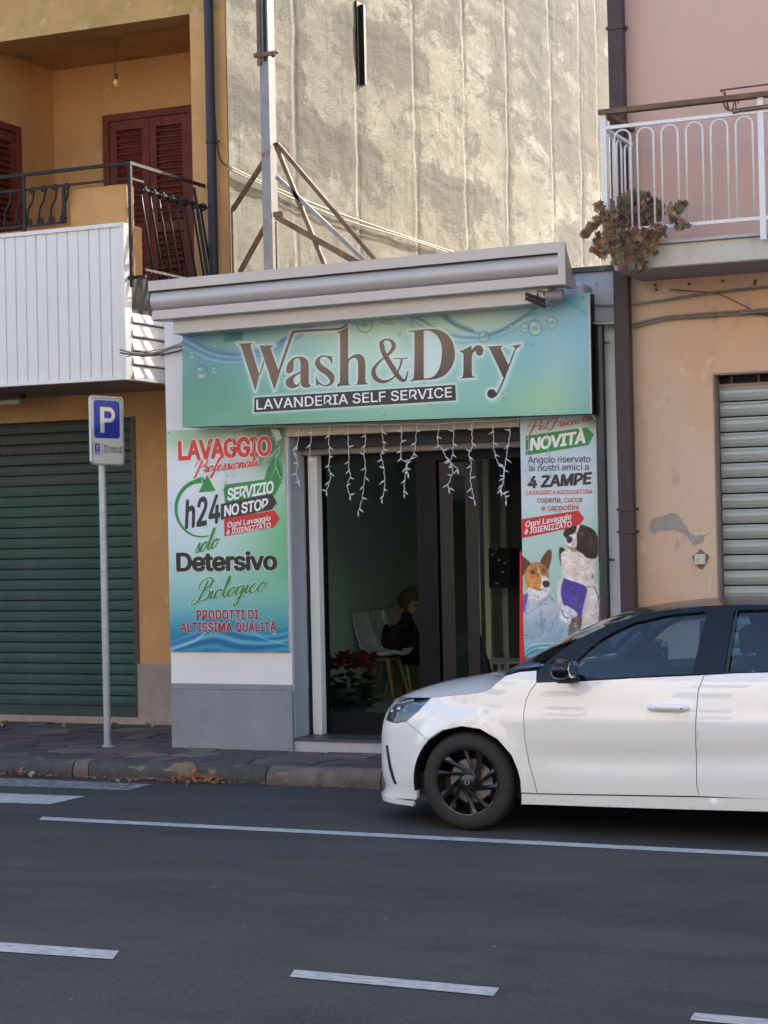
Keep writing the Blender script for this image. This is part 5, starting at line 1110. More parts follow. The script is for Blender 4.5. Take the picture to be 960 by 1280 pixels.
# letters of the sign
A = lambda pts: [(290+q[0]/5.053, 390+q[1]/5.053, *q[2:]) for q in pts]
B_ = lambda pts: [(460+q[0]/4.8, 390+q[1]/4.8, *q[2:]) for q in pts]
glyphs = [
 [A([(33, 199, 1), (134, 196, 1), (122, 207), (120, 222), (172, 393, 1), (147, 500, 1), (62, 235), (50, 210)])], [A([(170, 396, 1), (176, 400, 1), (205, 318, 1), (200, 305, 1)])],
 [A([(160, 213, 1), (268, 209, 1), (251, 222), (248, 240), (293, 366, 1), (365, 152), (384, 125), (410, 114), (655, 102), (698, 89), (732, 68, 1), (728, 90, 1), (700, 106), (660, 115), (415, 129), (396, 139), (381, 162), (305, 372, 1), (268, 494, 1), (184, 240), (172, 218)])],
 [A([(432, 440, 1), (415, 470), (380, 482), (348, 470), (338, 445), (350, 420), (385, 398), (432, 374, 1), (432, 320), (425, 298), (408, 294), (390, 308), (390, 340), (385, 370), (365, 386), (348, 384), (342, 365), (352, 325), (375, 298), (405, 284), (440, 282), (468, 295), (483, 325), (484, 440), (490, 458), (500, 460, 1), (490, 474), (462, 478), (440, 466)]), A([(432, 385, 1), (400, 407), (388, 427), (394, 452), (412, 458), (432, 437, 1)])],
 [A([(632, 274, 1), (634, 342, 1), (618, 305), (592, 284), (572, 284), (557, 295), (556, 315), (575, 338), (615, 366), (642, 395), (648, 422), (635, 452), (602, 470), (565, 463), (548, 456), (532, 468, 1), (528, 398, 1), (545, 435), (572, 457), (598, 460), (616, 446), (614, 424), (590, 398), (548, 368), (528, 342), (525, 312), (545, 285), (580, 272), (615, 279)])],
 [A([(658, 127, 1), (700, 112), (733, 92, 1), (733, 298, 1), (762, 274), (802, 265), (834, 288), (842, 330), (843, 435), (860, 452, 1), (860, 457, 1), (776, 460, 1), (776, 456, 1), (794, 440), (795, 325), (786, 296), (766, 291), (745, 302), (735, 322, 1), (736, 446), (754, 458, 1), (754, 462, 1), (663, 466, 1), (663, 462, 1), (680, 448), (682, 152), (673, 136)])],
 [B_([(242, 114, 1), (380, 102), (450, 117), (500, 165), (521, 240), (511, 310), (470, 370), (412, 400), (350, 407), (245, 413, 1), (245, 408, 1), (274, 395), (278, 142), (268, 122), (242, 119, 1)]), B_([(334, 112, 1), (372, 114), (415, 142), (440, 200), (442, 268), (428, 338), (395, 385), (355, 398), (334, 398, 1)])],
 [B_([(545, 235, 1), (578, 224), (622, 200, 1), (622, 228, 1), (648, 202), (676, 202), (692, 226), (686, 254), (668, 263), (650, 252), (648, 236), (634, 240), (623, 262, 1), (624, 375), (643, 388, 1), (643, 393, 1), (552, 398, 1), (552, 393, 1), (570, 380), (572, 258), (562, 244)])],
 [B_([(703, 208, 1), (812, 201, 1), (798, 214), (802, 232), (846, 324, 1), (818, 407, 1), (735, 232), (722, 215)])],
 [B_([(838, 206, 1), (922, 193, 1), (912, 203), (898, 216), (885, 222), (872, 208)])],
 [B_([(742+27*math.cos(a), 490+27*math.sin(a)) for a in np.linspace(0, 2*math.pi, 14)[:-1]])]]
loops = [[outline(l) for l in g] for g in glyphs]
rib = []   # ampersand and the hairline of the y
for pts, ws in (([(80, 185), (92, 240), (138, 320), (180, 385), (205, 408), (225, 405), (240, 355)], [26, 28, 30, 28, 22, 13, 5]), ([(88, 210), (84, 180), (110, 164), (142, 176), (154, 205), (136, 240), (95, 275), (52, 315), (32, 352), (42, 392), (78, 416), (122, 412), (165, 380), (190, 330), (202, 285)], [24, 18, 9, 18, 24, 18, 10, 14, 24, 28, 22, 12, 8, 8, 9]),
    ([(154, 277), (195, 280), (238, 275)], [5, 5, 5]), ([(886, 212), (850, 310), (815, 400), (788, 462), (768, 498), (745, 515)], [7, 7, 7, 7, 9, 6])):
    rib.append(([(460+x/4.8, 390+y/4.8) for x, y in pts], [w/4.8 for w in ws]))
for g in loops:      # printed white halo round the letters
    p.poly(g[0], c255(225, 238, 234), 5, .0)
    d, _ = p.seg(g[0], True); d = np.where(p.inside(g[0]), 0, d); p.blend(np.exp(-(d/3.0)**2), c255(226, 240, 236), .85)
for pts, ws in rib:
    d, _ = p.seg(pts); p.blend(np.exp(-(d/5.5)**2), c255(226, 240, 236), .8)
bar = [(318, 497), (569, 481), (570, 500.5), (317.5, 515.5)]
d, _ = p.seg(bar, True); p.blend(np.exp(-(np.where(p.inside(bar), 0, d)/2.5)**2), c255(226, 240, 236), .8)
p.build('sign_face', sg)
ex = 13.64; fl = [onY(*q, SGY) for q in (TL, TR, BR, BL)]
b = M(); e_ = .004; V8 = [(q[0], SGY+e_, q[2]) for q in (fl[3], fl[2])]+[(q[0], ex, q[2]) for q in (fl[2], fl[3])]+[(q[0], SGY+e_, q[2]) for q in (fl[0], fl[1])]+[(q[0], ex, q[2]) for q in (fl[1], fl[0])]
b.hexa(V8).build('sign_box', MAT['black_frame'], sg)
b = M(); b.bar(fl[1]+np.array([.006, 0, 0]), fl[2]+np.array([.006, 0, 0]), .012, .012, (0, 1, 0)); b.build('edge_trim', MAT['awning'], sg)
pxmesh('lettering', loops, SGY-.002, inkm['grad'], sg)
b = M(); [ribbon_mesh(b, pts, ws, SGY-.0025-.0004*i) for i, (pts, ws) in enumerate(rib)]; b.build('lettering', inkm['grad'], sg, fix=False)
pxmesh('name_bar', [[bar]], SGY-.0022, inkm['dark'], sg)
text(M(), 'LAVANDERIA SELF SERVICE', (320.5, 512.0), (565, 496.2), 12.2, SGY-.004, .010, 1.0).build('lettering', inkm['white'], sg, fix=False)
for px, py in ((233, 530), (330, 402), (480, 394), (620, 388), (729, 372), (731, 508), (480, 519), (345, 524), (232, 462)): q = onY(px, py, SGY-.003); M().ball(tuple(q), .007, 8, 5, (1, .5, 1)).build('screw', MAT['steel_grey'], sg)
# ---- left poster
LY = 13.722
lpo = empty('laundry_poster', (-7.53, LY, 1.8), 'green and white poster LAVAGGIO Professionale h24 left of the entrance', 'poster')
q4 = [(208, 538), (355, 534), (361, 815), (213, 814)]
p = Print(q4, LY, .5); X, Y_, U, V = p.X, p.Yp, p.U, p.V
def vgrad(stops):
    cols = np.array([c for _, c in stops], float)/255; ps_ = [a for a, _ in stops]; return np.stack([np.interp(V, ps_, cols[:, k]) for k in range(3)], -1)
Lc = vgrad([(0, (186, 214, 190)), (.08, (226, 234, 230)), (.2, (234, 238, 242)), (.35, (220, 230, 242)), (.5, (210, 228, 230)), (.65, (176, 214, 208)), (.8, (130, 190, 192)), (.9, (66, 146, 176)), (1, (40, 116, 156))])
Rc = vgrad([(0, (60, 110, 70)), (.1, (120, 160, 130)), (.25, (170, 206, 180)), (.4, (118, 186, 136)), (.6, (112, 182, 138)), (.75, (124, 186, 160)), (.88, (80, 156, 170)), (1, (40, 120, 160))])
t = np.clip(U*1.35-.35, 0, 1)[..., None]**1.4; p.c = Lc*(1-t)+Rc*t
p.glow(235, 552, 26, 12, c255(130, 180, 120), .6); p.glow(300, 545, 40, 10, c255(150, 190, 150), .5); p.glow(335, 560, 16, 20, c255(40, 78, 50), .75); p.glow(296, 546, 14, 8, c255(216, 228, 214), .5)
p.poly([(344, 572), (352, 580), (353, 600), (346, 610), (332, 614), (331, 598), (336, 582)], c255(50, 132, 66), 1.2, .9, True); p.poly([(338, 536), (346, 552), (352, 548), (349, 538)], c255(226, 236, 228), 1.2, .9); p.poly([(352, 556), (340, 570), (326, 580), (342, 566)], c255(226, 238, 228), 2, .8)
p.stroke([(352, 572), (342, 590), (333, 612)], 1, c255(120, 190, 130), 1, .8); p.poly([(314, 545), (322, 556), (308, 558)], c255(222, 232, 222), 2, .7)
for k, (y0, c) in enumerate(((785, (40, 120, 165)), (790, (90, 170, 200)), (794, (30, 100, 150)), (798, (120, 190, 210)), (803, (30, 96, 145)), (808, (80, 160, 195)))):
    p.stroke([(212, y0+16-k), (240, y0+4), (268, y0-10+k*2), (300, y0-2+k*2), (335, y0+6), (360, y0+2)], 5, c255(*c), 4, .75)
p.stroke([(214, 812), (245, 800), (262, 784)], 3, c255(170, 220, 230), 2, .7); p.stroke([(300, 782), (330, 798), (360, 806)], 2, c255(150, 210, 225), 2, .6)
for x, y, r in ((343, 790, 5), (338, 788, 3), (288, 778, 3), (305, 745, 1.6), (330, 768, 1.8)): p.bubble(x, y, r, (40, 120, 150))
p.build('poster_face', lpo)
fl = [onY(*q, LY) for q in q4]
M().hexa([(q[0], LY+.002, q[2]) for q in (fl[3], fl[2])]+[(q[0], SY-.002, q[2]) for q in (fl[2], fl[3])]+[(q[0], LY+.002, q[2]) for q in (fl[0], fl[1])]+[(q[0], SY-.002, q[2]) for q in (fl[1], fl[0])]).build('poster_board', MAT['white_metal'], lpo)
I = LY-.0012
def duo(s, p0, p1, h, ink, bold, Yl, par, edge=.035, spacing=1.06, shear=0, halo='white'):
    if edge: text(M(), s, p0, p1, h, Yl, bold+edge, spacing, shear).build('lettering', inkm[halo], par, fix=False)
    text(M(), s, (p0[0]+edge*h*.9, p0[1]), (p1[0]-edge*h*.9, p1[1]), h, Yl-.0012, bold, spacing, shear).build('lettering', inkm[ink], par, fix=False)
duo('LAVAGGIO', (222, 574.5), (340, 568.5), 22.5, 'tomato', .042, I, lpo, .03, .96)
def sduo(s, p0, p1, xh, ink, pen, par, edge=1.2, halo='white', Yl=None):
    Yl = Yl or I-.0005
    if edge: script(M(), s, p0, p1, xh, Yl, pen, grow=edge).build('lettering', inkm[halo], par, fix=False)
    script(M(), s, p0, p1, xh, Yl-.0024, pen).build('lettering', inkm[ink], par, fix=False)
sduo('Professionale', (243, 592), (324, 582), 7.2, 'tomato', 1.9, lpo, .9)
# h24 ring arrow
cx_, cy_ = 252, 636
arc = [(cx_+32*math.cos(a), cy_+35*math.sin(a)) for a in np.linspace(R(255), R(75), 22)]
b = M(); ribbon_mesh(b, [(252+0, 600)]+arc, [8]+[5.2-3.6*(i/21)**1.2 for i in range(22)], I, n=2); b.build('ring_arrow', inkm['green'], lpo, fix=False)
pxmesh('ring_arrow', [[[(259, 593.5), (269.5, 613.5), (248, 616)]]], I-.0004, inkm['green'], lpo)
text(M(), 'h24', (231, 660), (275, 652.5), 34, I-.0004, .028, 1.0, .06).build('lettering', inkm['dark'], lpo, fix=False)
for pts, ink, dz in (([(280, 606), (343, 597.5), (349.5, 607.5), (344, 619), (281, 629.5)], 'green', 0), ([(276, 630), (281, 629), (340, 617), (346, 628), (340, 637), (276, 650)], 'dark', .0003), ([(280, 648), (343, 638), (350, 648.5), (342.5, 659), (280.5, 670.5)], 'red', .0006)): pxmesh('arrow_banner', [[pts]], I-.0006-dz, inkm[ink], lpo)
text(M(), 'SERVIZIO', (284, 625.5), (342, 615.5), 14.2, I-.003, .030, .94, .05).build('lettering', inkm['white'], lpo, fix=False)
text(M(), 'NO STOP', (280, 645.5), (335, 635.8), 13, I-.003, .030, .94, .05).build('lettering', inkm['white'], lpo, fix=False)
text(M(), 'Ogni Lavaggio', (284, 659.5), (338, 650.5), 6.6, I-.003, .014, 1.0, .12).build('lettering', inkm['white'], lpo, fix=False)
text(M(), 'è IGIENIZZATO', (283, 668.5), (338, 659.5), 6.6, I-.003, .016, 1.0, .12).build('lettering', inkm['white'], lpo, fix=False)
sduo('solo', (243, 692), (271, 684), 11.5, 'green', 2.3, lpo, .9)
duo('Detersivo', (220, 713.5), (347, 711.5), 21.5, 'black', .038, I, lpo, .015, .97)
sduo('Biologico', (244, 752), (330, 738), 11, 'green', 2.6, lpo, 1.1)
duo('PRODOTTI DI', (245.5, 774), (323, 773.5), 11, 'crimson', .034, I, lpo, .022, 1.06); duo('ALTISSIMA QUALITÀ', (225.5, 789.5), (345.5, 789), 11, 'crimson', .034, I, lpo, .022, 1.06)
for px, py in ((211, 541), (351, 538), (216, 787), (357, 808), (213, 629), (357, 720), (346, 630)): q = onY(px, py, LY-.002); M().ball(tuple(q), .0055, 8, 5, (1, .5, 1)).build('screw', MAT['iron'], lpo)
# ---- right poster
rpo = empty('pet_poster', (-4.7, LY, 1.8), 'tall pale poster with two dogs, NOVITÀ and 4 ZAMPE right of the entrance', 'poster')
q4 = [(650, 518), (745, 514), (750, 815), (655, 822)]
p = Print(q4, LY, .45); X, Y_, U, V = p.X, p.Yp, p.U, p.V
p.c = vgrad([(0, (198, 216, 212)), (.15, (204, 220, 232)), (.35, (210, 222, 228)), (.5, (188, 216, 208)), (.75, (176, 208, 196)), (.92, (150, 196, 200)), (1, (120, 176, 186))])
p.glow(740, 522, 10, 9, c255(70, 110, 80), .8); p.poly([(735, 514), (748, 530), (746, 524)], c255(236, 240, 236), 1)
Z = lambda pts: [(645+x/6.74, 640+y/6.74) for x, y in pts]
# border collie
p.poly(Z([(380, 560), (350, 700), (365, 820), (430, 900), (470, 930), (700, 1000), (700, 640), (640, 600)]), c255(232, 222, 214), 2, 1, True)
p.poly(Z([(560, 800), (540, 1000), (600, 1010), (710, 960), (715, 700), (620, 640)]), c255(236, 226, 220), 2, 1, True)
p.poly(Z([(370, 300), (365, 380), (385, 460), (400, 440), (420, 330)]), c255(42, 32, 30), 2, 1, True)
p.poly(Z([(385, 340), (380, 420), (395, 540), (430, 565), (560, 620), (640, 610), (665, 560), (670, 440), (640, 390), (560, 350), (480, 310)]), c255(238, 226, 218), 2, 1, True)
p.glow(*Z([(470, 470)])[0], 9, 8, c255(228, 206, 190), .6); p.glow(*Z([(600, 560)])[0], 6, 3, c255(200, 180, 170), .7); p.glow(*Z([(648, 540)])[0], 2, 3, c255(90, 90, 100), .8)
p.poly(Z([(405, 160), (400, 200), (430, 225), (440, 290), (520, 330), (560, 350), (600, 385), (680, 380), (700, 260), (680, 190), (640, 140), (570, 112), (520, 105), (470, 110), (430, 130)]), c255(44, 34, 34), 1.5, 1, True)
p.poly(Z([(515, 105), (500, 170), (460, 190), (425, 220), (412, 265), (430, 290), (500, 300), (515, 260), (512, 190), (540, 115)]), c255(232, 224, 222), 1.2, 1, True)
p.poly(Z([(420, 280), (470, 330), (515, 335), (500, 300), (450, 290)]), c255(196, 146, 100), 1.5, .9, True); p.poly(Z([(425, 215), (440, 205), (470, 212), (475, 240), (455, 262), (430, 250)]), c255(58, 44, 42), 1, 1, True)
p.glow(*Z([(555, 185)])[0], 2.6, 2.6, c255(150, 105, 60), .9); p.glow(*Z([(555, 185)])[0], 1.3, 1.3, c255(16, 12, 12), 1); p.glow(*Z([(550, 180)])[0], .6, .6, c255(230, 230, 230), .9); p.glow(*Z([(460, 165)])[0], 1.6, 1.3, c255(100, 60, 40), .8); p.ring(*Z([(550, 168)])[0], 3.2, 4.4, .6, c255(140, 100, 70), .5)
for i in range(14): x = 590+i*8; p.stroke(Z([(x, 150+i*6), (x+12, 240+i*4), (x+2, 340)]), .7, c255(78, 60, 56), .8, .6)
p.stroke(Z([(630, 200), (632, 260)]), .6, c255(120, 110, 110), .6, .7)
p.poly(Z([(400, 565), (440, 572), (590, 630), (585, 720), (560, 830), (545, 960), (500, 960), (450, 900), (400, 780), (378, 680)]), c255(84, 72, 162), 1.2, 1, True)
p.glow(*Z([(520, 780)])[0], 10, 12, c255(100, 80, 130), .5); p.poly(Z([(450, 900), (545, 880), (545, 1010), (520, 1100), (440, 1090), (430, 960)]), c255(120, 96, 84), 3, .95, True); p.poly(Z([(440, 1060), (530, 1000), (500, 1110), (430, 1110)]), c255(150, 150, 130), 6, .8, True)
p.stroke(Z([(590, 628), (650, 632)]), 1.6, c255(196, 156, 90), 1, .9); p.stroke(Z([(660, 640), (690, 700), (695, 740)]), 1.2, c255(70, 84, 100), 1, .9); p.stroke(Z([(710, 790), (700, 950)]), 2.4, c255(104, 86, 150), 1.2, .8)
p.stroke(Z([(545, 990), (600, 1008), (690, 970)]), 1, c255(200, 184, 130), 1, .8)
# basenji in a coat
p.poly(Z([(60, 720), (100, 660), (290, 660), (340, 780), (400, 800), (460, 900), (430, 1000), (410, 1110), (60, 1110)]), c255(196, 204, 216), 2, 1, True)
p.poly(Z([(60, 940), (200, 900), (420, 960), (410, 1110), (60, 1120)]), c255(150, 186, 200), 14, .7, True)
p.poly(Z([(60, 700), (105, 680), (90, 760), (75, 850), (58, 840)]), c255(120, 84, 178), 1.2, .95); p.poly(Z([(45, 375), (90, 400), (125, 440), (95, 480), (65, 530), (45, 500)]), c255(92, 62, 50), 1.2, 1, True)
p.poly(Z([(205, 425), (230, 370), (265, 325), (295, 318), (302, 370), (290, 430), (270, 490), (240, 460)]), c255(110, 72, 56), 1.2, 1, True)
p.poly(Z([(110, 450), (70, 520), (85, 620), (110, 660), (200, 670), (260, 640), (280, 600), (270, 500), (240, 450), (200, 425), (150, 425)]), c255(204, 142, 84), 1.4, 1, True)
p.poly(Z([(105, 640), (110, 740), (150, 770), (250, 720), (290, 660), (270, 630), (200, 665)]), c255(240, 234, 232), 1.5, 1, True)
p.poly(Z([(178, 450), (190, 500), (205, 530), (215, 600), (200, 640), (240, 655), (282, 620), (285, 590), (250, 540), (215, 530), (195, 480)]), c255(240, 228, 222), 1.2, 1, True)
p.glow(*Z([(232, 490)])[0], 3, 5, c255(120, 76, 50), .7); p.poly(Z([(228, 585), (262, 578), (284, 595), (278, 625), (250, 635), (226, 615)]), c255(60, 50, 52), .9, 1, True); p.glow(*Z([(142, 510)])[0], 2.6, 2.2, c255(50, 32, 26), 1); p.stroke(Z([(120, 505), (145, 492), (160, 498)]), .8, c255(90, 56, 40), .8, .8)
p.stroke(Z([(150, 628), (175, 650), (230, 655)]), .8, c255(130, 90, 70), .8, .8)
p.poly(Z([(385, 800), (400, 785), (450, 800), (515, 850), (505, 885), (470, 895), (455, 940), (400, 920), (370, 880)]), c255(228, 230, 236), 1.4, 1, True); p.stroke(Z([(388, 830), (405, 880), (440, 895)]), 1.6, c255(90, 100, 120), 1.2, .8); p.glow(*Z([(490, 880)])[0], 1.6, 1.6, c255(120, 120, 140), .7); p.glow(*Z([(462, 878)])[0], 1.2, 1.2, c255(120, 120, 140), .7)
for pts in ([(110, 780), (80, 860), (180, 800), (280, 705)], [(200, 800), (215, 900), (205, 1060)], [(240, 900), (225, 1030)], [(345, 860), (350, 960), (400, 1010)], [(330, 900), (260, 1060)], [(280, 700), (330, 760)], [(400, 960), (370, 1060)]): p.stroke(Z(pts), 1.2, c255(128, 142, 168), 1.6, .7)
for x, y in ((172, 940), (195, 965), (205, 860), (250, 775), (215, 780)): p.glow(*Z([(x, y)])[0], .8, .8, c255(70, 90, 120), .9)
for x, y, r in ((505, 950, 3.4), (80, 1062, 3.6), (135, 1060, 2.2), (165, 1035, 1.6)): p.bubble(*Z([(x, y)])[0], r, (90, 140, 160), .9)
for k, (y0, c, w) in enumerate(((1110, (210, 234, 236), 1.6), (1125, (90, 160, 176), 2.4), (1145, (180, 220, 224), 1.8), (1165, (84, 150, 168), 3), (1190, (150, 200, 206), 2))): p.stroke(Z([(70, y0+60), (140, y0+14), (220, y0), (330, y0+2), (440, y0+10), (560, y0+18), (700, y0+30)]), w, c255(*c), 2, .8)
rg = np.random.default_rng(4)
def fur(n1, n2, sx, sy):     # smooth random field, resampled to the poster grid
    g = rg.normal(size=(n1, n2)); yi = np.clip(V*(n1-1), 0, n1-1.001); xi = np.clip(U*(n2-1), 0, n2-1.001); y0 = yi.astype(int); x0 = xi.astype(int); fy = yi-y0; fx = xi-x0
    return g[y0, x0]*(1-fy)*(1-fx)+g[y0+1, x0]*fy*(1-fx)+g[y0, x0+1]*(1-fy)*fx+g[y0+1, x0+1]*fy*fx
tex = .030*fur(260, 60, 1, 1)+.045*fur(120, 40, 1, 1)+.05*fur(36, 14, 1, 1); bgc = np.abs(p.c-c255(185, 212, 202)).sum(-1); msk = np.clip(bgc*2.2, 0, 1)*np.clip((V-.42)*12, 0, 1)
p.c = np.clip(p.c*(1+(tex*msk)[..., None]*1.6), 0, 1)
p.build('poster_face', rpo)
fl = [onY(*q, LY) for q in q4]
M().hexa([(q[0], LY+.002, q[2]) for q in (fl[3], fl[2])]+[(q[0], SY-.002, q[2]) for q in (fl[2], fl[3])]+[(q[0], LY+.002, q[2]) for q in (fl[0], fl[1])]+[(q[0], SY-.002, q[2]) for q in (fl[1], fl[0])]).build('poster_board', MAT['white_metal'], rpo)
script(M(), 'Pet Friends', (661, 540), (736, 527), 5.6, I-.001, 1.3).build('lettering', inkm['red'], rpo, fix=False)
pxmesh('arrow_banner', [[[(657, 545), (733, 534), (742.5, 543), (735.5, 556.5), (657, 569.5)]]], I, inkm['green'], rpo)
text(M(), 'NOVITÀ', (662, 563), (732, 553), 14.5, I-.001, .040, .95, .10).build('lettering', inkm['white'], rpo, fix=False)
for s, p0, p1, h, ink, bo, sh_ in (('Angolo riservato', (660, 579), (738, 577.5), 8.2, 'dark', .006, 0), ('ai nostri amici a', (661, 589), (736, 587.5), 8.2, 'dark', .006, 0), ('4 ZAMPE', (659, 610), (739, 604.5), 13.8, 'dark', .040, .12), ('LAVAGGIO e ASCIUGATURA', (658, 618.5), (740.5, 617), 5.4, 'tomato', .010, 0), ('coperte, cucce', (671.5, 628.5), (728, 627.5), 7.2, 'rust', .008, 0), ('e cappottini', (677, 638.5), (723.5, 637), 7.2, 'rust', .008, 0)):
    text(M(), s, p0, p1, h, I-.001, bo, .97, sh_).build('lettering', inkm[ink], rpo, fix=False)
pxmesh('arrow_banner', [[[(651.5, 649), (723, 638), (730.5, 648), (725, 655.5), (708, 661), (652, 673)]]], I, inkm['red'], rpo)
text(M(), 'Ogni Lavaggio', (656.5, 659), (714, 649), 7, I-.001, .016, 1.0, .14).build('lettering', inkm['white'], rpo, fix=False)
text(M(), 'è IGIENIZZATO', (655.5, 668), (714, 658), 7, I-.001, .018, 1.0, .14).build('lettering', inkm['white'], rpo, fix=False)
a_ = onY(650, 690, 13.735); c_ = onY(657, 840, 13.735); M().add([(onY(652, 690, 13.735)[0]-.004, 13.735, a_[2]), (onY(654, 690, 13.735)[0], 13.735, a_[2]), (onY(658, 845, 13.735)[0], 13.735, c_[2]-.4), (onY(649.5, 845, 13.735)[0]+.0, 13.735, c_[2]-.4)], [(0, 1, 2, 3)])
b = M(); b.hexa([(onY(650.5, 845, 13.74)[0], 13.715, .9-.3), (onY(657.5, 845, 13.74)[0], 13.715, .6), (onY(657.5, 845, 13.74)[0], 13.748, .6), (onY(650.5, 845, 13.74)[0], 13.748, .6)]+[(onY(650.6, 690, 13.74)[0], 13.725, a_[2]), (onY(652.5, 690, 13.74)[0], 13.725, a_[2]), (onY(652.5, 690, 13.74)[0], 13.748, a_[2]), (onY(650.6, 690, 13.74)[0], 13.748, a_[2])])
tag(b.build('ribbon', MAT['redstrip']), 'narrow red strip on the wall edge left of the dog poster', 'ribbon')
# ------------------------------------------------------------------ white car
CY0 = 11.03; CYC = CY0+.8825; CXN = -5.24
def _spl(pts, n=12):
    P = np.array(pts, float); out = []
    for i in range(len(P)-1):
        a, b, c, d = P[max(i-1, 0)], P[i], P[i+1], P[min(i+2, len(P)-1)]
        for k in range(n):
            t = k/n; out.append(.5*((2*b)+(c-a)*t+(2*a-5*b+4*c-d)*t*t+(3*b-a-3*c+d)*t**3))
    out.append(P[-1]); return np.array(out)
PLAN = _spl([(0, 0), (.012, .22), (.05, .42), (.13, .575), (.26, .69), (.45, .775), (.72, .835), (1.1, .868), (1.6, .8825), (2.4, .8825), (3.2, .862), (3.6, .825), (3.88, .74), (4.0, .60), (4.05, .35), (4.06, 0)])
PS = np.concatenate([[0], np.cumsum(np.hypot(*np.diff(PLAN, axis=0).T))]); SMAX = PS[-1]
SECZ = [(.0, .95), (.13, .962), (.20, .975), (.30, .984), (.40, .989), (.46, .989), (.54, .9955), (.62, 1.0), (.70, 1.0), (.735, .994), (.76, .984), (.84, .972), (.90, .957), (.945, .94), (1.05, .885), (1.2, .80), (1.33, .715), (1.39, .66), (1.45, .58)]
SECP = _spl(SECZ, 6)
NOSE = _spl([(.0, .03), (.15, .0), (.21, .022), (.3, .0), (.5, .0), (.62, .02), (.70, .055), (.76, .11), (.80, .17), (.9, .24), (1.4, .3)], 6)
REAR = _spl([(.0, .06), (.25, .0), (.5, .0), (.62, .02), (.9, .07), (1.1, .22), (1.4, .50)], 6)
def car3(s, z):
    a = np.interp(s, PS, PLAN[:, 0]); b = np.interp(s, PS, PLAN[:, 1]); w = np.interp(z, SECP[:, 0], SECP[:, 1])
    nz = np.interp(z, NOSE[:, 0], NOSE[:, 1]); fd = max(0, 1-a/1.15)**1.5
    rz = np.interp(z, REAR[:, 0], REAR[:, 1]); fr = max(0, 1-(4.06-a)/1.0)**1.3
    fl = sum(.022*math.exp(-((math.hypot(a-c, z-.30)-.36)/.055)**2) for c in (.80, 3.35))*(z > .1)
    return np.array([CXN+a+nz*fd-rz*fr, CYC-b*w-((fl-.013*math.exp(-((z-.47-.06*max(0, a-1.9))/.075)**2)*min(1, max(0, (a-1.15)/.35))*min(1, max(0, (3.0-a)/.35))) if b > .6 else 0), z])
def cpx(px, py):
    """picture point -> (s, z) on the near body side"""
    g = onY(px, py, CY0+.02); s, z = min(max(g[0]-CXN+.35, .3), 4.2), g[2]
    for it in range(40):
        q = np.array(proj(car3(s, z))); e = np.array([px, py])-q
        if abs(e).max() < .02: break
        h = 1e-3; J = np.array([(np.array(proj(car3(s+h, z)))-q)/h, (np.array(proj(car3(s, z+h)))-q)/h]).T
        d = np.linalg.lstsq(J, e, rcond=1e-3)[0]; d = np.clip(d, -.15, .15); s = min(max(s+d[0], .25), SMAX); z += d[1]
    return s, z
def SA(a): return float(np.interp(a, PLAN[:, 0], PS)) if a < 4.0 else SMAX
def resample(poly, step=.03, closed=True):
    out = []
    for i in range(len(poly) if closed else len(poly)-1):
        a = np.array(poly[i]); b = np.array(poly[(i+1) % len(poly)]); k = max(1, int(math.ceil(np.hypot(*(b-a))/step)))
        out += [tuple(a+(b-a)*j/k) for j in range(k)]
    return out
def pin(poly, x, y):
    r = False; n = len(poly)
    for i in range(n):
        x0, y0 = poly[i]; x1, y1 = poly[(i+1) % n]
        if (y0 > y) != (y1 > y) and x < (x1-x0)*(y-y0)/(y1-y0)+x0: r = not r
    return r
def area(p): return sum(p[i][0]*p[(i+1) % len(p)][1]-p[(i+1) % len(p)][0]*p[i][1] for i in range(len(p)))/2
def inset(poly, d):
    if area(poly) < 0: poly = poly[::-1]
    n = len(poly); out = []
    for i in range(n):
        a, b, c = (np.array(poly[j % n]) for j in (i-1, i, i+1)); t = (c-a); t = t/(np.hypot(*t)+1e-9); out.append(tuple(b+np.array([-t[1], t[0]])*d))
    return out
def surf_pt(s, z, off=0):
    p = car3(s, z)
    if off:
        h = 2e-3; u = car3(min(s+h, SMAX), z)-car3(max(s-h, 0), z); v = car3(s, z+h)-car3(s, z-h); n = np.cross(u, v); n = n/np.linalg.norm(n)
        p = p+n*(off if n[1] < 0 or abs(n[1]) < .3 and s < 1 else off)
    return p
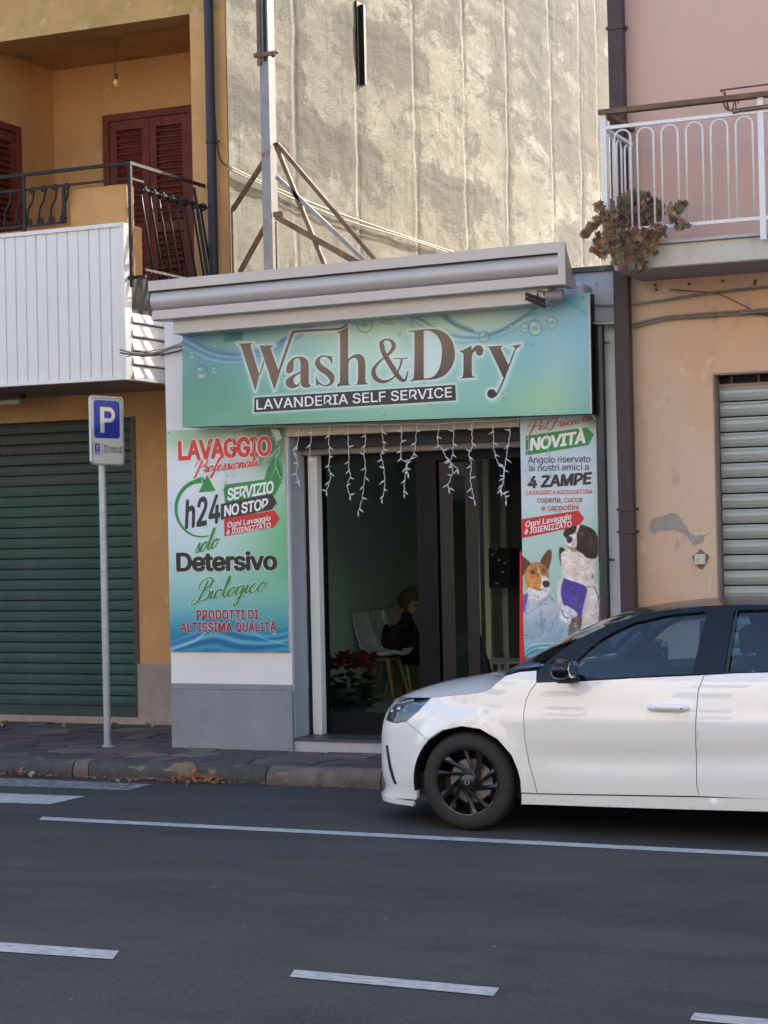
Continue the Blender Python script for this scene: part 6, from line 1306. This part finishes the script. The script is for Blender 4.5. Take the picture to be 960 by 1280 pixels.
def patch(name, poly, m, parent, off=0, holes=(), grid=.035, gap=.0025, lip=.018, mirror=True, smooth_z=True):
    poly = inset(resample(poly), gap) if gap else resample(poly); hs = [inset(resample(h), -gap) if gap else resample(h) for h in holes]
    vs = list(poly); ed = [(i, (i+1) % len(poly)) for i in range(len(poly))]
    for h in hs: k = len(vs); vs += h; ed += [(k+i, k+(i+1) % len(h)) for i in range(len(h))]
    B = np.array(vs); xs = np.arange(min(p[0] for p in poly), max(p[0] for p in poly), grid); ys = np.arange(min(p[1] for p in poly), max(p[1] for p in poly), grid)
    for i, x in enumerate(xs):
        for y in ys:
            q = (x, y+(grid/2 if i % 2 else 0))
            if pin(poly, *q) and not any(pin(h, *q) for h in hs) and np.min(np.hypot(B[:, 0]-q[0], B[:, 1]-q[1])) > grid*.45: vs.append(q)
    r = delaunay_2d_cdt([Vector(v) for v in vs], ed, [], 0, 1e-6)
    V2 = r[0]; F = []
    for f in r[2]:
        c = sum((V2[i] for i in f), Vector((0, 0)))/len(f)
        if pin(poly, *c) and not any(pin(h, *c) for h in hs): F.append(tuple(f))
    P = [surf_pt(v.x, v.y, off) for v in V2]
    # boundary loops for the turned-in lip
    cnt = {}
    for f in F:
        for i in range(3): e = (f[i], f[(i+1) % 3]); cnt[e] = cnt.get(e, 0)+1
    be = [e for e in cnt if (e[1], e[0]) not in cnt]
    vs3 = [tuple(p) for p in P]; mp = {}
    if lip:
        for e in be:
            for i in e:
                if i not in mp:
                    v = V2[i]; k = len(vs3); vs3.append(tuple(P[i])); vs3.append(tuple(surf_pt(v.x, v.y, off-lip))); mp[i] = k
        F += [(mp[a], mp[b], mp[b]+1, mp[a]+1) for a, b in be]
    res = []
    for s in ((1, -1) if mirror else (1,)):
        b = M(); b.add([(x, y if s > 0 else 2*CYC-y, z) for x, y, z in vs3], F if s > 0 else [f[::-1] for f in F]); o = b.build(name, m, parent, smooth=True, fix=False); res.append(o)
    return res
def PX(*pts): return [cpx(*p) for p in pts]
paintm = N('gloss_white_car_paint'); paintm.set(.5, coat=1.0); paintm.b.inputs['Coat Roughness'].default_value = .015; paintm.b.inputs['Coat IOR'].default_value = 1.8
sp_ = paintm.new('ShaderNodeSeparateXYZ'); paintm.L(paintm.tc.outputs['Object'], sp_.inputs[0])
low = paintm.ramp(sp_.outputs[2], [(.17, 1), (.34, 0)]); dirt = paintm.math('MULTIPLY', paintm.ramp(paintm.noise(55, 6, .7, (1, 1, 1.6)), [(.60, 0), (.70, 1)]), low)
film = paintm.math('MULTIPLY', paintm.ramp(sp_.outputs[2], [(.1, .5), (.75, 0)]), paintm.noise(4, 5))
paintm.col(paintm.mix(dirt, paintm.mix(film, (.88, .87, .86), (.78, .75, .70)), (.14, .11, .085))); MAT['car_white'] = paintm.m
MAT['car_black'] = mat('gloss_black_car_paint', (.003, .004, .009), .25, var=.0, coat=.35, spec=.3); MAT['rubber'] = mat('tyre_rubber', (.022, .022, .022), .75, var=.25, vs=14, bump=.25, bs=60, stain=[((.09, .08, .07), 7, .62, .8, None)])
MAT['car_plastic'] = mat('black_grained_plastic', (.015, .015, .016), .55, var=.1); MAT['rim_black'] = mat('gloss_black_alloy', (.008, .008, .009), .3, var=.1, coat=.5)
MAT['chrome'] = mat('bright_chrome', (.75, .75, .76), .12, metal=1, var=.02); MAT['disc'] = mat('brake_disc_steel', (.26, .25, .24), .4, metal=.7, var=.15, vs=20)
MAT['seat_cloth'] = mat('dark_seat_cloth', (.03, .032, .04), .85, var=.2, vs=20); MAT['liner'] = mat('pale_grey_trim', (.60, .62, .63), .7, var=.05)
MAT['car_glass'] = glass_mat('tinted_car_glass', (.50, .70, .90), .95, 0, 1.75); MAT['lens'] = glass_mat('headlamp_lens', (.80, .84, .88), 1, 0, 1.5)
car = empty('parked_car', (CXN+2.0, CYC, 0), 'white hatchback with black roof and black wheels parked before the laundry', 'car')
arcpx = [(651, 991), (650, 975), (646.5, 962), (639, 944), (622, 924.5), (600, 911.5), (577, 908), (554, 913), (536.5, 926)]
fend_gap = [(670.5, 853), (664, 862), (657.5, 875), (654.5, 892.5), (656, 925), (661, 952.5), (667.5, 975), (671.5, 992)]
hoodpx = [(539, 872), (552, 870.5), (565, 869), (585, 867), (600, 865), (607, 863.3), (612, 861), (618, 856), (624, 851), (632, 844.5)]
hl_low = [(539.5, 872.3), (524, 888), (508, 901.5)]
fender = PX((508, 901.5), (524, 888), *hoodpx, (650, 839.5), (671, 838), *fend_gap, *arcpx)
patch('front_fender', fender, MAT['car_white'], car)
dgap = [(880.5, 843.5), (873, 862), (870.5, 890), (869.5, 928), (870.5, 970), (871, 984), (874.5, 995.5)]
door = PX(*fend_gap[::-1], (722, 851.5), (800, 847), *dgap)
DF = patch('front_door', door, MAT['car_white'], car)
sR, zR = cpx(*dgap[0]); sRb, zRb = cpx(*dgap[-1])
rarch = [(SA(3.35+.345*math.cos(t)), .30+.345*math.sin(t)) for t in np.linspace(R(178), R(-20), 20)]
rdoor = PX(*dgap)[::-1]+PX((920, 841.2), (959, 840.3))+[(SA(3.1), .993), (SA(3.48), 1.0), (SA(3.47), .80), (SA(3.36), .662), (SA(3.17), .60), (SA(3.04), .45), (SA(2.98), .262)]
patch('rear_door', rdoor, MAT['car_white'], car)
qtr = [(SA(3.48), 1.0), (SA(3.47), .80), (SA(3.36), .662)]+[p for p in rarch if p[0] > SA(3.36)]+[(SA(3.7), .19), (SMAX, .2), (SMAX, 1.0), (SA(3.9), 1.02), (SA(3.7), 1.02)]
patch('rear_quarter', qtr, MAT['car_white'], car)
patch('door_rear_edge', [(SA(2.98), .262), (SA(3.04), .45), (SA(3.17), .60), (SA(3.36), .662)]+[p for p in rarch if p[0] < SA(3.36)][::-1], MAT['car_white'], car)
rock = PX((651.5, 992), (672, 992.8), (874, 996.5), (959, 998.5))+[(SA(2.98), .258), (SA(3.0), .19)]+PX((959, 1015), (800, 1010.5), (651.5, 1006))
patch('side_skirt', rock, MAT['car_white'], car)
s0, z0 = cpx(508, 901.5); sb, zb2 = cpx(520, 1000)
hlf = [(.40, .655), (.42, .735), (.52, .775), (.66, .792)]
bump = [(0, .16), (0, .752), (.12, .754), (.25, .759), (.38, .768), (.41, .74), (.40, .655), (s0-.10, z0-.018), (s0, z0)]+PX((536.5, 926), (527, 941), (520.5, 966), (520, 1000))+[(sb-.25, .155), (.3, .16)]
patch('front_bumper', bump, MAT['car_white'], car)
patch('bumper_slit', PX((482.5, 932), (485, 931), (496, 979), (494, 981), (487, 962)), MAT['car_plastic'], car, off=.003, gap=0, lip=0)
patch('front_grille', [(0, .42), (0, .66), (.30, .655), (.36, .56), (.30, .44)], MAT['car_plastic'], car, off=.004, gap=0, lip=0)
patch('front_splitter', [(0, .12), (0, .165), (sb-.02, .158), (sb-.02, .125)], MAT['car_white'], car, off=.012, lip=.02)
# headlamp
hp_ = hlf+PX((520, 876.5), (539, 872.5), (524, 888), (508, 901.5))+[(s0-.10, z0-.018)]
MAT['lamp_inner'] = mat('bright_lamp_bowl', (.35, .40, .48), .25, metal=.7, var=.2, vs=25)
patch('headlight_housing', hp_, MAT['lamp_inner'], car, off=-.035, lip=0, gap=0)
HL = patch('headlight', hp_, MAT['lens'], car, off=-.001, lip=.02, gap=.002)
for (s_, z_, r_) in ((.70, .735, .028), (.60, .71, .024)):
    for k in (1, -1):
        q = surf_pt(s_, z_, -.03); b = M(); b.ball((q[0], q[1] if k > 0 else 2*CYC-q[1], q[2]), r_, 14, 10); b.build('headlight_reflector', MAT['chrome'], car, smooth=True)
patch('headlight_strip', [(.46, .67), (.475, .67), (.49, .745), (.78, .79), (.78, .80), (.475, .76)], MAT['liner'], car, off=-.022, gap=0, lip=0)
# hood
edge = [(0, .755), (.12, .757), (.25, .762), (.38, .772), (.50, .782), (.62, .792), (.75, .799)]+PX(*hoodpx); edge = [edge[0]]+resample(edge, .05, False)[1:]+[edge[-1]]
zcx = [(-5.14, .757), (-5.05, .80), (-4.95, .835), (-4.85, .862), (-4.745, .882), (-4.6, .905), (-4.43, .925), (-4.2, .945)]
def loft(name, near, centre, m, parent, px_=2.2, pz=2.6, n=22, fix=True):
    vs = []; fs = []
    for N_, C_ in zip(near, centre):
        for k in range(n+1):
            t = -1+2*k/n; b = CYC-N_[1]; a = abs(t); vs.append((C_[0]+(N_[0]-C_[0])*a**px_, CYC+t*b, C_[2]+(N_[2]-C_[2])*a**pz))
    w = n+1; fs = [(i*w+k, i*w+k+1, (i+1)*w+k+1, (i+1)*w+k) for i in range(len(near)-1) for k in range(n)]
    b = M(); b.add(vs, fs); return b.build(name, m, parent, smooth=True, fix=fix)
nr = [surf_pt(s, z) for s, z in edge]; x0_ = nr[0][0]; x1_ = nr[-1][0]; cen = []
for q in nr:
    u = (q[0]-x0_)/(x1_-x0_); xx = q[0]-.20*u*u; cen.append((xx, CYC, float(np.interp(xx, [a for a, _ in zcx], [c for _, c in zcx]))))
loft('hood', nr, cen, MAT['car_white'], car, pz=2.4)
cw = [np.array([x1_+.005, nr[-1][1]+.01, nr[-1][2]-.004]), surf_pt(*cpx(672, 838.5))+np.array([.02, .02, -.01])]; loft('cowl', [cw[0], cw[1]], [(cen[-1][0]+.004, CYC, cen[-1][2]-.004), (cen[-1][0]+.14, CYC, cen[-1][2]+.0)], MAT['car_plastic'], car, pz=2.4)
# glasshouse
topx = [(672, 838.5), (686, 825), (700, 813.5), (718, 802), (738, 791.5), (769, 778), (800, 768.5), (835, 762), (879, 757.5), (920, 756), (959, 755.5)]
top = PX(*topx)+[(SA(2.9), 1.375), (SA(3.3), 1.355), (SA(3.6), 1.325)]
win1 = PX((722, 849), (720.5, 827), (736, 811), (754, 797.5), (774, 786.5), (794, 778.3), (835, 769), (884.5, 764), (865, 841))
win2 = PX((905, 839.3), (918, 763.2), (959, 761.8))+[(SA(2.9), 1.345), (SA(3.2), 1.315), (SA(3.42), 1.21), (SA(3.40), 1.02), (SA(3.0), 1.004)]
frame = top+[(SA(3.75), 1.2), (SA(3.7), 1.02), (SA(3.48), 1.002), (SA(3.1), .996)]+PX((959, 840), (882, 842.5), (800, 846.5), (722, 851), (671, 854))
patch('window_frame', frame, MAT['car_black'], car, holes=(win1, win2), gap=.001, lip=.03)
patch('side_window', win1, MAT['car_glass'], car, off=-.018, gap=-.012, lip=0, grid=.02); patch('side_window', win2, MAT['car_glass'], car, off=-.018, gap=-.012, lip=0, grid=.02)
g0, g1 = cpx(908, 839), cpx(920, 763); patch('window_divider', [g0, (g0[0]+.012, g0[1]), (g1[0]+.012, g1[1]), g1], MAT['car_plastic'], car, off=.001, gap=0, lip=0)
nearT = [surf_pt(s, z) for s, z in top]
cpxs = [(640, 837), (664, 824), (688, 811), (708, 799.5), (729, 787.5), (766, 771.5), (800, 759.5), (835, 753), (879, 748.3), (920, 747.2), (959, 747)]
cenT = [tuple(onY(x, y, CYC)) for x, y in cpxs]+[(CXN+2.95, CYC, 1.405), (CXN+3.4, CYC, 1.385), (CXN+3.75, CYC, 1.345)]
loft('windshield', nearT[:7], cenT[:7], MAT['car_glass'], car, 2.0, 2.4)
loft('roof', nearT[6:], cenT[6:], MAT['car_black'], car, 2.0, 2.4)
tailN = [nearT[-1], surf_pt(SA(3.75), 1.2), surf_pt(SA(3.8), 1.03)]; tailC = [cenT[-1], (CXN+3.93, CYC, 1.18), (CXN+4.02, CYC, 1.0)]; loft('rear_window', tailN, tailC, MAT['car_glass'], car, 2.0, 2.4)
# pillars inside, far trim
for k in (1, -1):
    P_ = [np.array(nearT[i])+np.array([.03, .05, -.03]) for i in range(0, 8)]; b = M(); b.tube([(p[0], p[1] if k > 0 else 2*CYC-p[1], p[2]) for p in P_], .032, 8); b.build('pillar_trim', MAT['liner'], car, smooth=True)
    bp = [surf_pt(*cpx(886, 772), -.05), surf_pt(*cpx(884, 840), -.05)]; b = M(); b.bar(*[(p[0], p[1] if k > 0 else 2*CYC-p[1], p[2]) for p in bp], .05, .12, (1, 0, 0)); b.build('pillar_trim', MAT['car_plastic'], car)
cx0 = CXN
M().box(cx0+.45, cx0+3.95, CYC-.74, CYC+.74, .20, .34).build('underbody', MAT['car_plastic'], car)
M().box(cx0+.35, cx0+1.15, CYC-.52, CYC+.52, .3, .74).build('engine_bay', MAT['car_plastic'], car)
M().prism([(cx0+1.12, .35), (cx0+1.12, .90), (cx0+1.30, .955), (cx0+1.62, .95), (cx0+1.72, .88), (cx0+1.66, .60), (cx0+1.4, .35)], 1, CYC-.76, CYC+.76).build('dashboard', MAT['seat_cloth'], car, bevel=.02)
for k in (1, -1):
    M().box(cx0+1.2, cx0+3.5, CYC-k*.74-.02, CYC-k*.74+.02, .3, .91).build('door_lining', MAT['seat_cloth'], car)
# steering wheel
swx, swy = cx0+1.86, CYC-.36; sw = []
for t in np.linspace(0, 2*math.pi, 33): sw.append((swx-.06*math.sin(t)*0+.07*math.sin(t), swy+.185*math.cos(t), .93+.165*math.sin(t)))
b = M(); b.tube(sw, .014, 8); b.bar((swx-.01, swy, .93), (swx-.22, swy, .86), .07, .06); b.bar((swx, swy-.18, .93), (swx, swy+.18, .93), .03, .03); b.build('steering_wheel', MAT['car_plastic'], car, smooth='auto')
def seat(x, y, rear=False):
    b = M(); b.prism([(x-.48, .36), (x-.50, .52), (x-.42, .56), (x-.02, .50), (x+.0, .36)], 1, y-.25, y+.25); b.prism([(x-.08, .46), (x-.02, .80), (x+.08, 1.04), (x+.16, 1.03), (x+.14, .78), (x+.06, .44)], 1, y-.24, y+.24)
    o = b.build('seat', MAT['seat_cloth'], car, bevel=.03); b = M(); b.prism([(x+.09, 1.06), (x+.08, 1.20), (x+.12, 1.25), (x+.18, 1.24), (x+.19, 1.08)], 1, y-.13, y+.13); b.build('headrest', MAT['seat_cloth'], car, bevel=.03)
seat(cx0+2.34, CYC-.36); seat(cx0+2.34, CYC+.36)
M().prism([(cx0+2.75, .36), (cx0+2.72, .56), (cx0+3.2, .52), (cx0+3.3, .98), (cx0+3.45, .98), (cx0+3.35, .36)], 1, CYC-.62, CYC+.62).build('seat', MAT['seat_cloth'], car, bevel=.02)
b = M(); b.ball((cx0+1.72, CYC, 1.19), .05, 12, 8, (.35, 2.2, .8)); b.build('rear_view_mirror', MAT['car_plastic'], car, smooth=True)
# door mirrors
ms = surf_pt(*cpx(700, 838), 0)
for k in (1, -1):
    fy_ = lambda y: y if k > 0 else 2*CYC-y
    cm = onY(704.5, 838, 10.93); b = M(); b.ball((0, 0, 0), 1, 24, 16); b.v = [(math.copysign(abs(x)**.75, x)*.066+cm[0]-(.018*(y > 0)), fy_(10.93+math.copysign(abs(y)**.8, y)*.115), cm[2]+math.copysign(abs(z)**.75, z)*.062+.006) for x, y, z in b.v]
    mo = b.build('door_mirror', MAT['car_black'], car, smooth=True)
    M().prism([(cm[0]-.045, cm[2]-.045), (cm[0]+.045, cm[2]-.05), (cm[0]+.055, cm[2]-.075), (cm[0]-.03, cm[2]-.075)], 1, min(fy_(10.9), fy_(11.1)), max(fy_(10.9), fy_(11.1))).build('mirror_foot', MAT['car_plastic'], mo)
    b = M(); b.ball((0, 0, 0), 1, 20, 12); b.v = [(cm[0]+.060+x*.008, fy_(10.93+math.copysign(abs(y)**.8, y)*.098), cm[2]+.008+z*.052) for x, y, z in b.v]; b.build('mirror_glass', MAT['chrome'], mo, smooth=True)
# door handles
for k in (1, -1):
    for hs, par in (((812, 885.5), (861, 884.3)),): pass
def handle(s0_, s1_, z_, k):
    fy_ = lambda p: (p[0], p[1] if k > 0 else 2*CYC-p[1], p[2])
    mid = (s0_+s1_)/2; cup = [(mid-.075+.0*t, z_) for t in (0,)]
    cupo = [(mid-.01+.085*math.cos(t), z_+.001+.046*math.sin(t)) for t in np.linspace(0, 2*math.pi, 25)[:-1]]
    b = M(); c = surf_pt(mid, z_, -.004)
    b.add([fy_(surf_pt(a, c_, .0012)) for a, c_ in cupo]+[fy_(surf_pt(mid-.01+(a-mid+.01)*.8, z_+(c_-z_)*.8, -.01)) for a, c_ in cupo]+[fy_(surf_pt(mid-.01, z_, -.016))], [(i, (i+1) % 24, (i+1) % 24+24, i+24) for i in range(24)]+[(i+24, (i+1) % 24+24, 48) for i in range(24)])
    b.build('handle_recess', MAT['car_white'], par_door[k], smooth=True)
    b = M(); n = 14
    pts = []; rr_ = []
    for i in range(n+1):
        u = i/n; pts.append(fy_(surf_pt(s0_+(s1_-s0_)*u, z_+.004*math.sin(u*math.pi), .012+.026*math.sin(math.pi*min(1, max(0, u)))**.5))); rr_.append(.014+.009*math.sin(math.pi*u)**.4 if 0 < u < 1 else .009)
    b.tube(pts, rr_, 12); b.v = b.v; b.build('door_handle', MAT['car_white'], par_door[k], smooth=True)
    q = fy_(surf_pt(s1_-.028, z_, .052)); b = M(); b.ball(q, .009, 12, 8, (1, .4, 1)); b.build('key_lock', MAT['chrome'], par_door[k], smooth=True)
par_door = {1: DF[0], -1: DF[1]}; h0, h1 = cpx(811, 885.8), cpx(860.5, 884.2)
for k in (1, -1): handle(h0[0], h1[0], (h0[1]+h1[1])/2, k)
# wheel wells, wheels
WX, WZ = float(onY(585.5, 979, 11.1)[0]), .302
def wheel(X, k):
    sgn = k; yo = CY0+.040; fy_ = lambda y: y if k > 0 else 2*CYC-y
    T = M(); prof = [(.205, .012), (.215, .004), (.235, .0), (.262, .002), (.283, .010), (.296, .026), (.303, .045), (.305, .10), (.303, .150), (.296, .17), (.28, .185), (.25, .192), (.21, .185)]
    T.lathe([(r, fy_(yo+h)) for r, h in prof], (X, 0, WZ), 1, 56); w = T.build('tyre', MAT['rubber'], None) if False else None
    hub = empty('wheel', (0, 0, 0)); hub.parent = car; hub.location = Vector((X, fy_(yo), WZ))-ORG[car.name]; ORG[hub.name] = Vector((X, fy_(yo), WZ))
    T.build('tyre', MAT['rubber'], hub, smooth='auto')
    for gr in (-.035, .0, .035):
        pass
    b = M(); b.lathe([(.208, fy_(yo+.010)), (.206, fy_(yo+.004)), (.198, fy_(yo+.006)), (.192, fy_(yo+.03)), (.186, fy_(yo+.12)), (.186, fy_(yo+.17))], (X, 0, WZ), 1, 56); b.build('rim', MAT['rim_black'], hub, smooth='auto')
    b = M(); b.lathe([(.05, fy_(yo+.075)), (.135, fy_(yo+.075)), (.135, fy_(yo+.095)), (.05, fy_(yo+.095))], (X, 0, WZ), 1, 40); b.build('brake_disc', MAT['disc'], hub, smooth='auto')
    b = M(); a0 = R(200); b.prism([(X+.148*math.cos(a), WZ+.148*math.sin(a)) for a in np.linspace(R(-35), R(35), 8)]+[(X+.085*math.cos(a), WZ+.085*math.sin(a)) for a in np.linspace(R(35), R(-35), 8)], 1, min(fy_(yo+.06), fy_(yo+.12)), max(fy_(yo+.06), fy_(yo+.12))); b.build('brake_caliper', MAT['disc'], hub)
    b = M(); b.lathe([(.188, fy_(yo+.172)), (.01, fy_(yo+.172))], (X, 0, WZ), 1, 32); b.build('wheel_back', MAT['black'], hub)
    for i in range(10):
        a = 2*math.pi*i/10+R(90)+(R(7) if i % 2 else 0); lean = R(26) if i % 2 else R(20)
        A0 = np.array([.046*math.cos(a-R(62)), .046*math.sin(a-R(62))]); A1 = np.array([.197*math.cos(a+R(4)), .197*math.sin(a+R(4))]); dr_ = (A1-A0)/np.hypot(*(A1-A0)); nn_ = np.array([-dr_[1], dr_[0]])
        b = M(); n = 5; ws = [.034, .026, .023, .026, .034, .050] if i % 2 else [.030, .020, .018, .020, .028, .040]; vs = []
        for j in range(n+1):
            u = j/n; c_ = A0+(A1-A0)*u; hw = ws[j]/2; yf = .026-.018*u*u+(.008 if i % 2 else 0)
            for q_, dy in ((-hw, .004), (0, -.008), (hw, .004), (hw*.8, .032), (-hw*.8, .032)): vs.append((X+c_[0]+nn_[0]*q_, fy_(yo+yf+dy), WZ+c_[1]+nn_[1]*q_))
        fs = [(j*5+q, j*5+(q+1) % 5, (j+1)*5+(q+1) % 5, (j+1)*5+q) for j in range(n) for q in range(5)]+[(4, 3, 2, 1, 0), tuple(n*5+q for q in range(5))]
        b.add(vs, fs); b.build('spoke', MAT['rim_black'], hub)
    b = M(); b.lathe([(.0, fy_(yo+.012)), (.026, fy_(yo+.013)), (.045, fy_(yo+.022)), (.052, fy_(yo+.05)), (.05, fy_(yo+.075))], (X, 0, WZ), 1, 28); b.build('hub', MAT['rim_black'], hub, smooth='auto')
    b = M(); b.lathe([(.013, fy_(yo+.010)), (.013, fy_(yo+.007)), (.018, fy_(yo+.007)), (.018, fy_(yo+.010))], (X, 0, WZ), 1, 24); b.bar((X-.019, fy_(yo+.008), WZ+.002), (X+.019, fy_(yo+.008), WZ-.002), .004, .004); b.build('hub_emblem', MAT['chrome'], hub)
    for i in range(5):
        a = 2*math.pi*i/5+.3; b = M(); b.lathe([(0, fy_(yo+.022)), (.007, fy_(yo+.022)), (.008, fy_(yo+.04))], (X+.038*math.cos(a), 0, WZ+.038*math.sin(a)), 1, 8); b.build('wheel_bolt', MAT['chrome'], hub)
    # liner of the arch
    b = M(); n = 24; vs = []
    for y in (CY0+.035, CY0+.36):
        for i in range(n+1): a = math.pi*1.12*i/n-.06*math.pi; vs.append((X+.352*math.cos(a), fy_(y), WZ+.352*math.sin(a)))
    b.add(vs, [(i, i+1, n+2+i, n+1+i) for i in range(n)]+[tuple(range(n+1, 2*n+2))]); b.build('wheel_arch_liner', MAT['car_plastic'], car, fix=False)
for X in (WX, CXN+3.35):
    for k in (1, -1): wheel(X, k)
# sills close the body below, rear end
M().box(cx0+3.6, cx0+3.95, CYC-.6, CYC+.6, .3, .95).build('boot', MAT['car_plastic'], car)
for k in (1, -1):
    b = M(); q = surf_pt(SA(3.9), .85, .004); b.ball((q[0]-.02, q[1] if k > 0 else 2*CYC-q[1], q[2]), .1, 16, 10, (.9, .35, .8)); b.build('tail_light', mat('red_tail_light', (.4, .01, .01), .15), car, smooth=True)
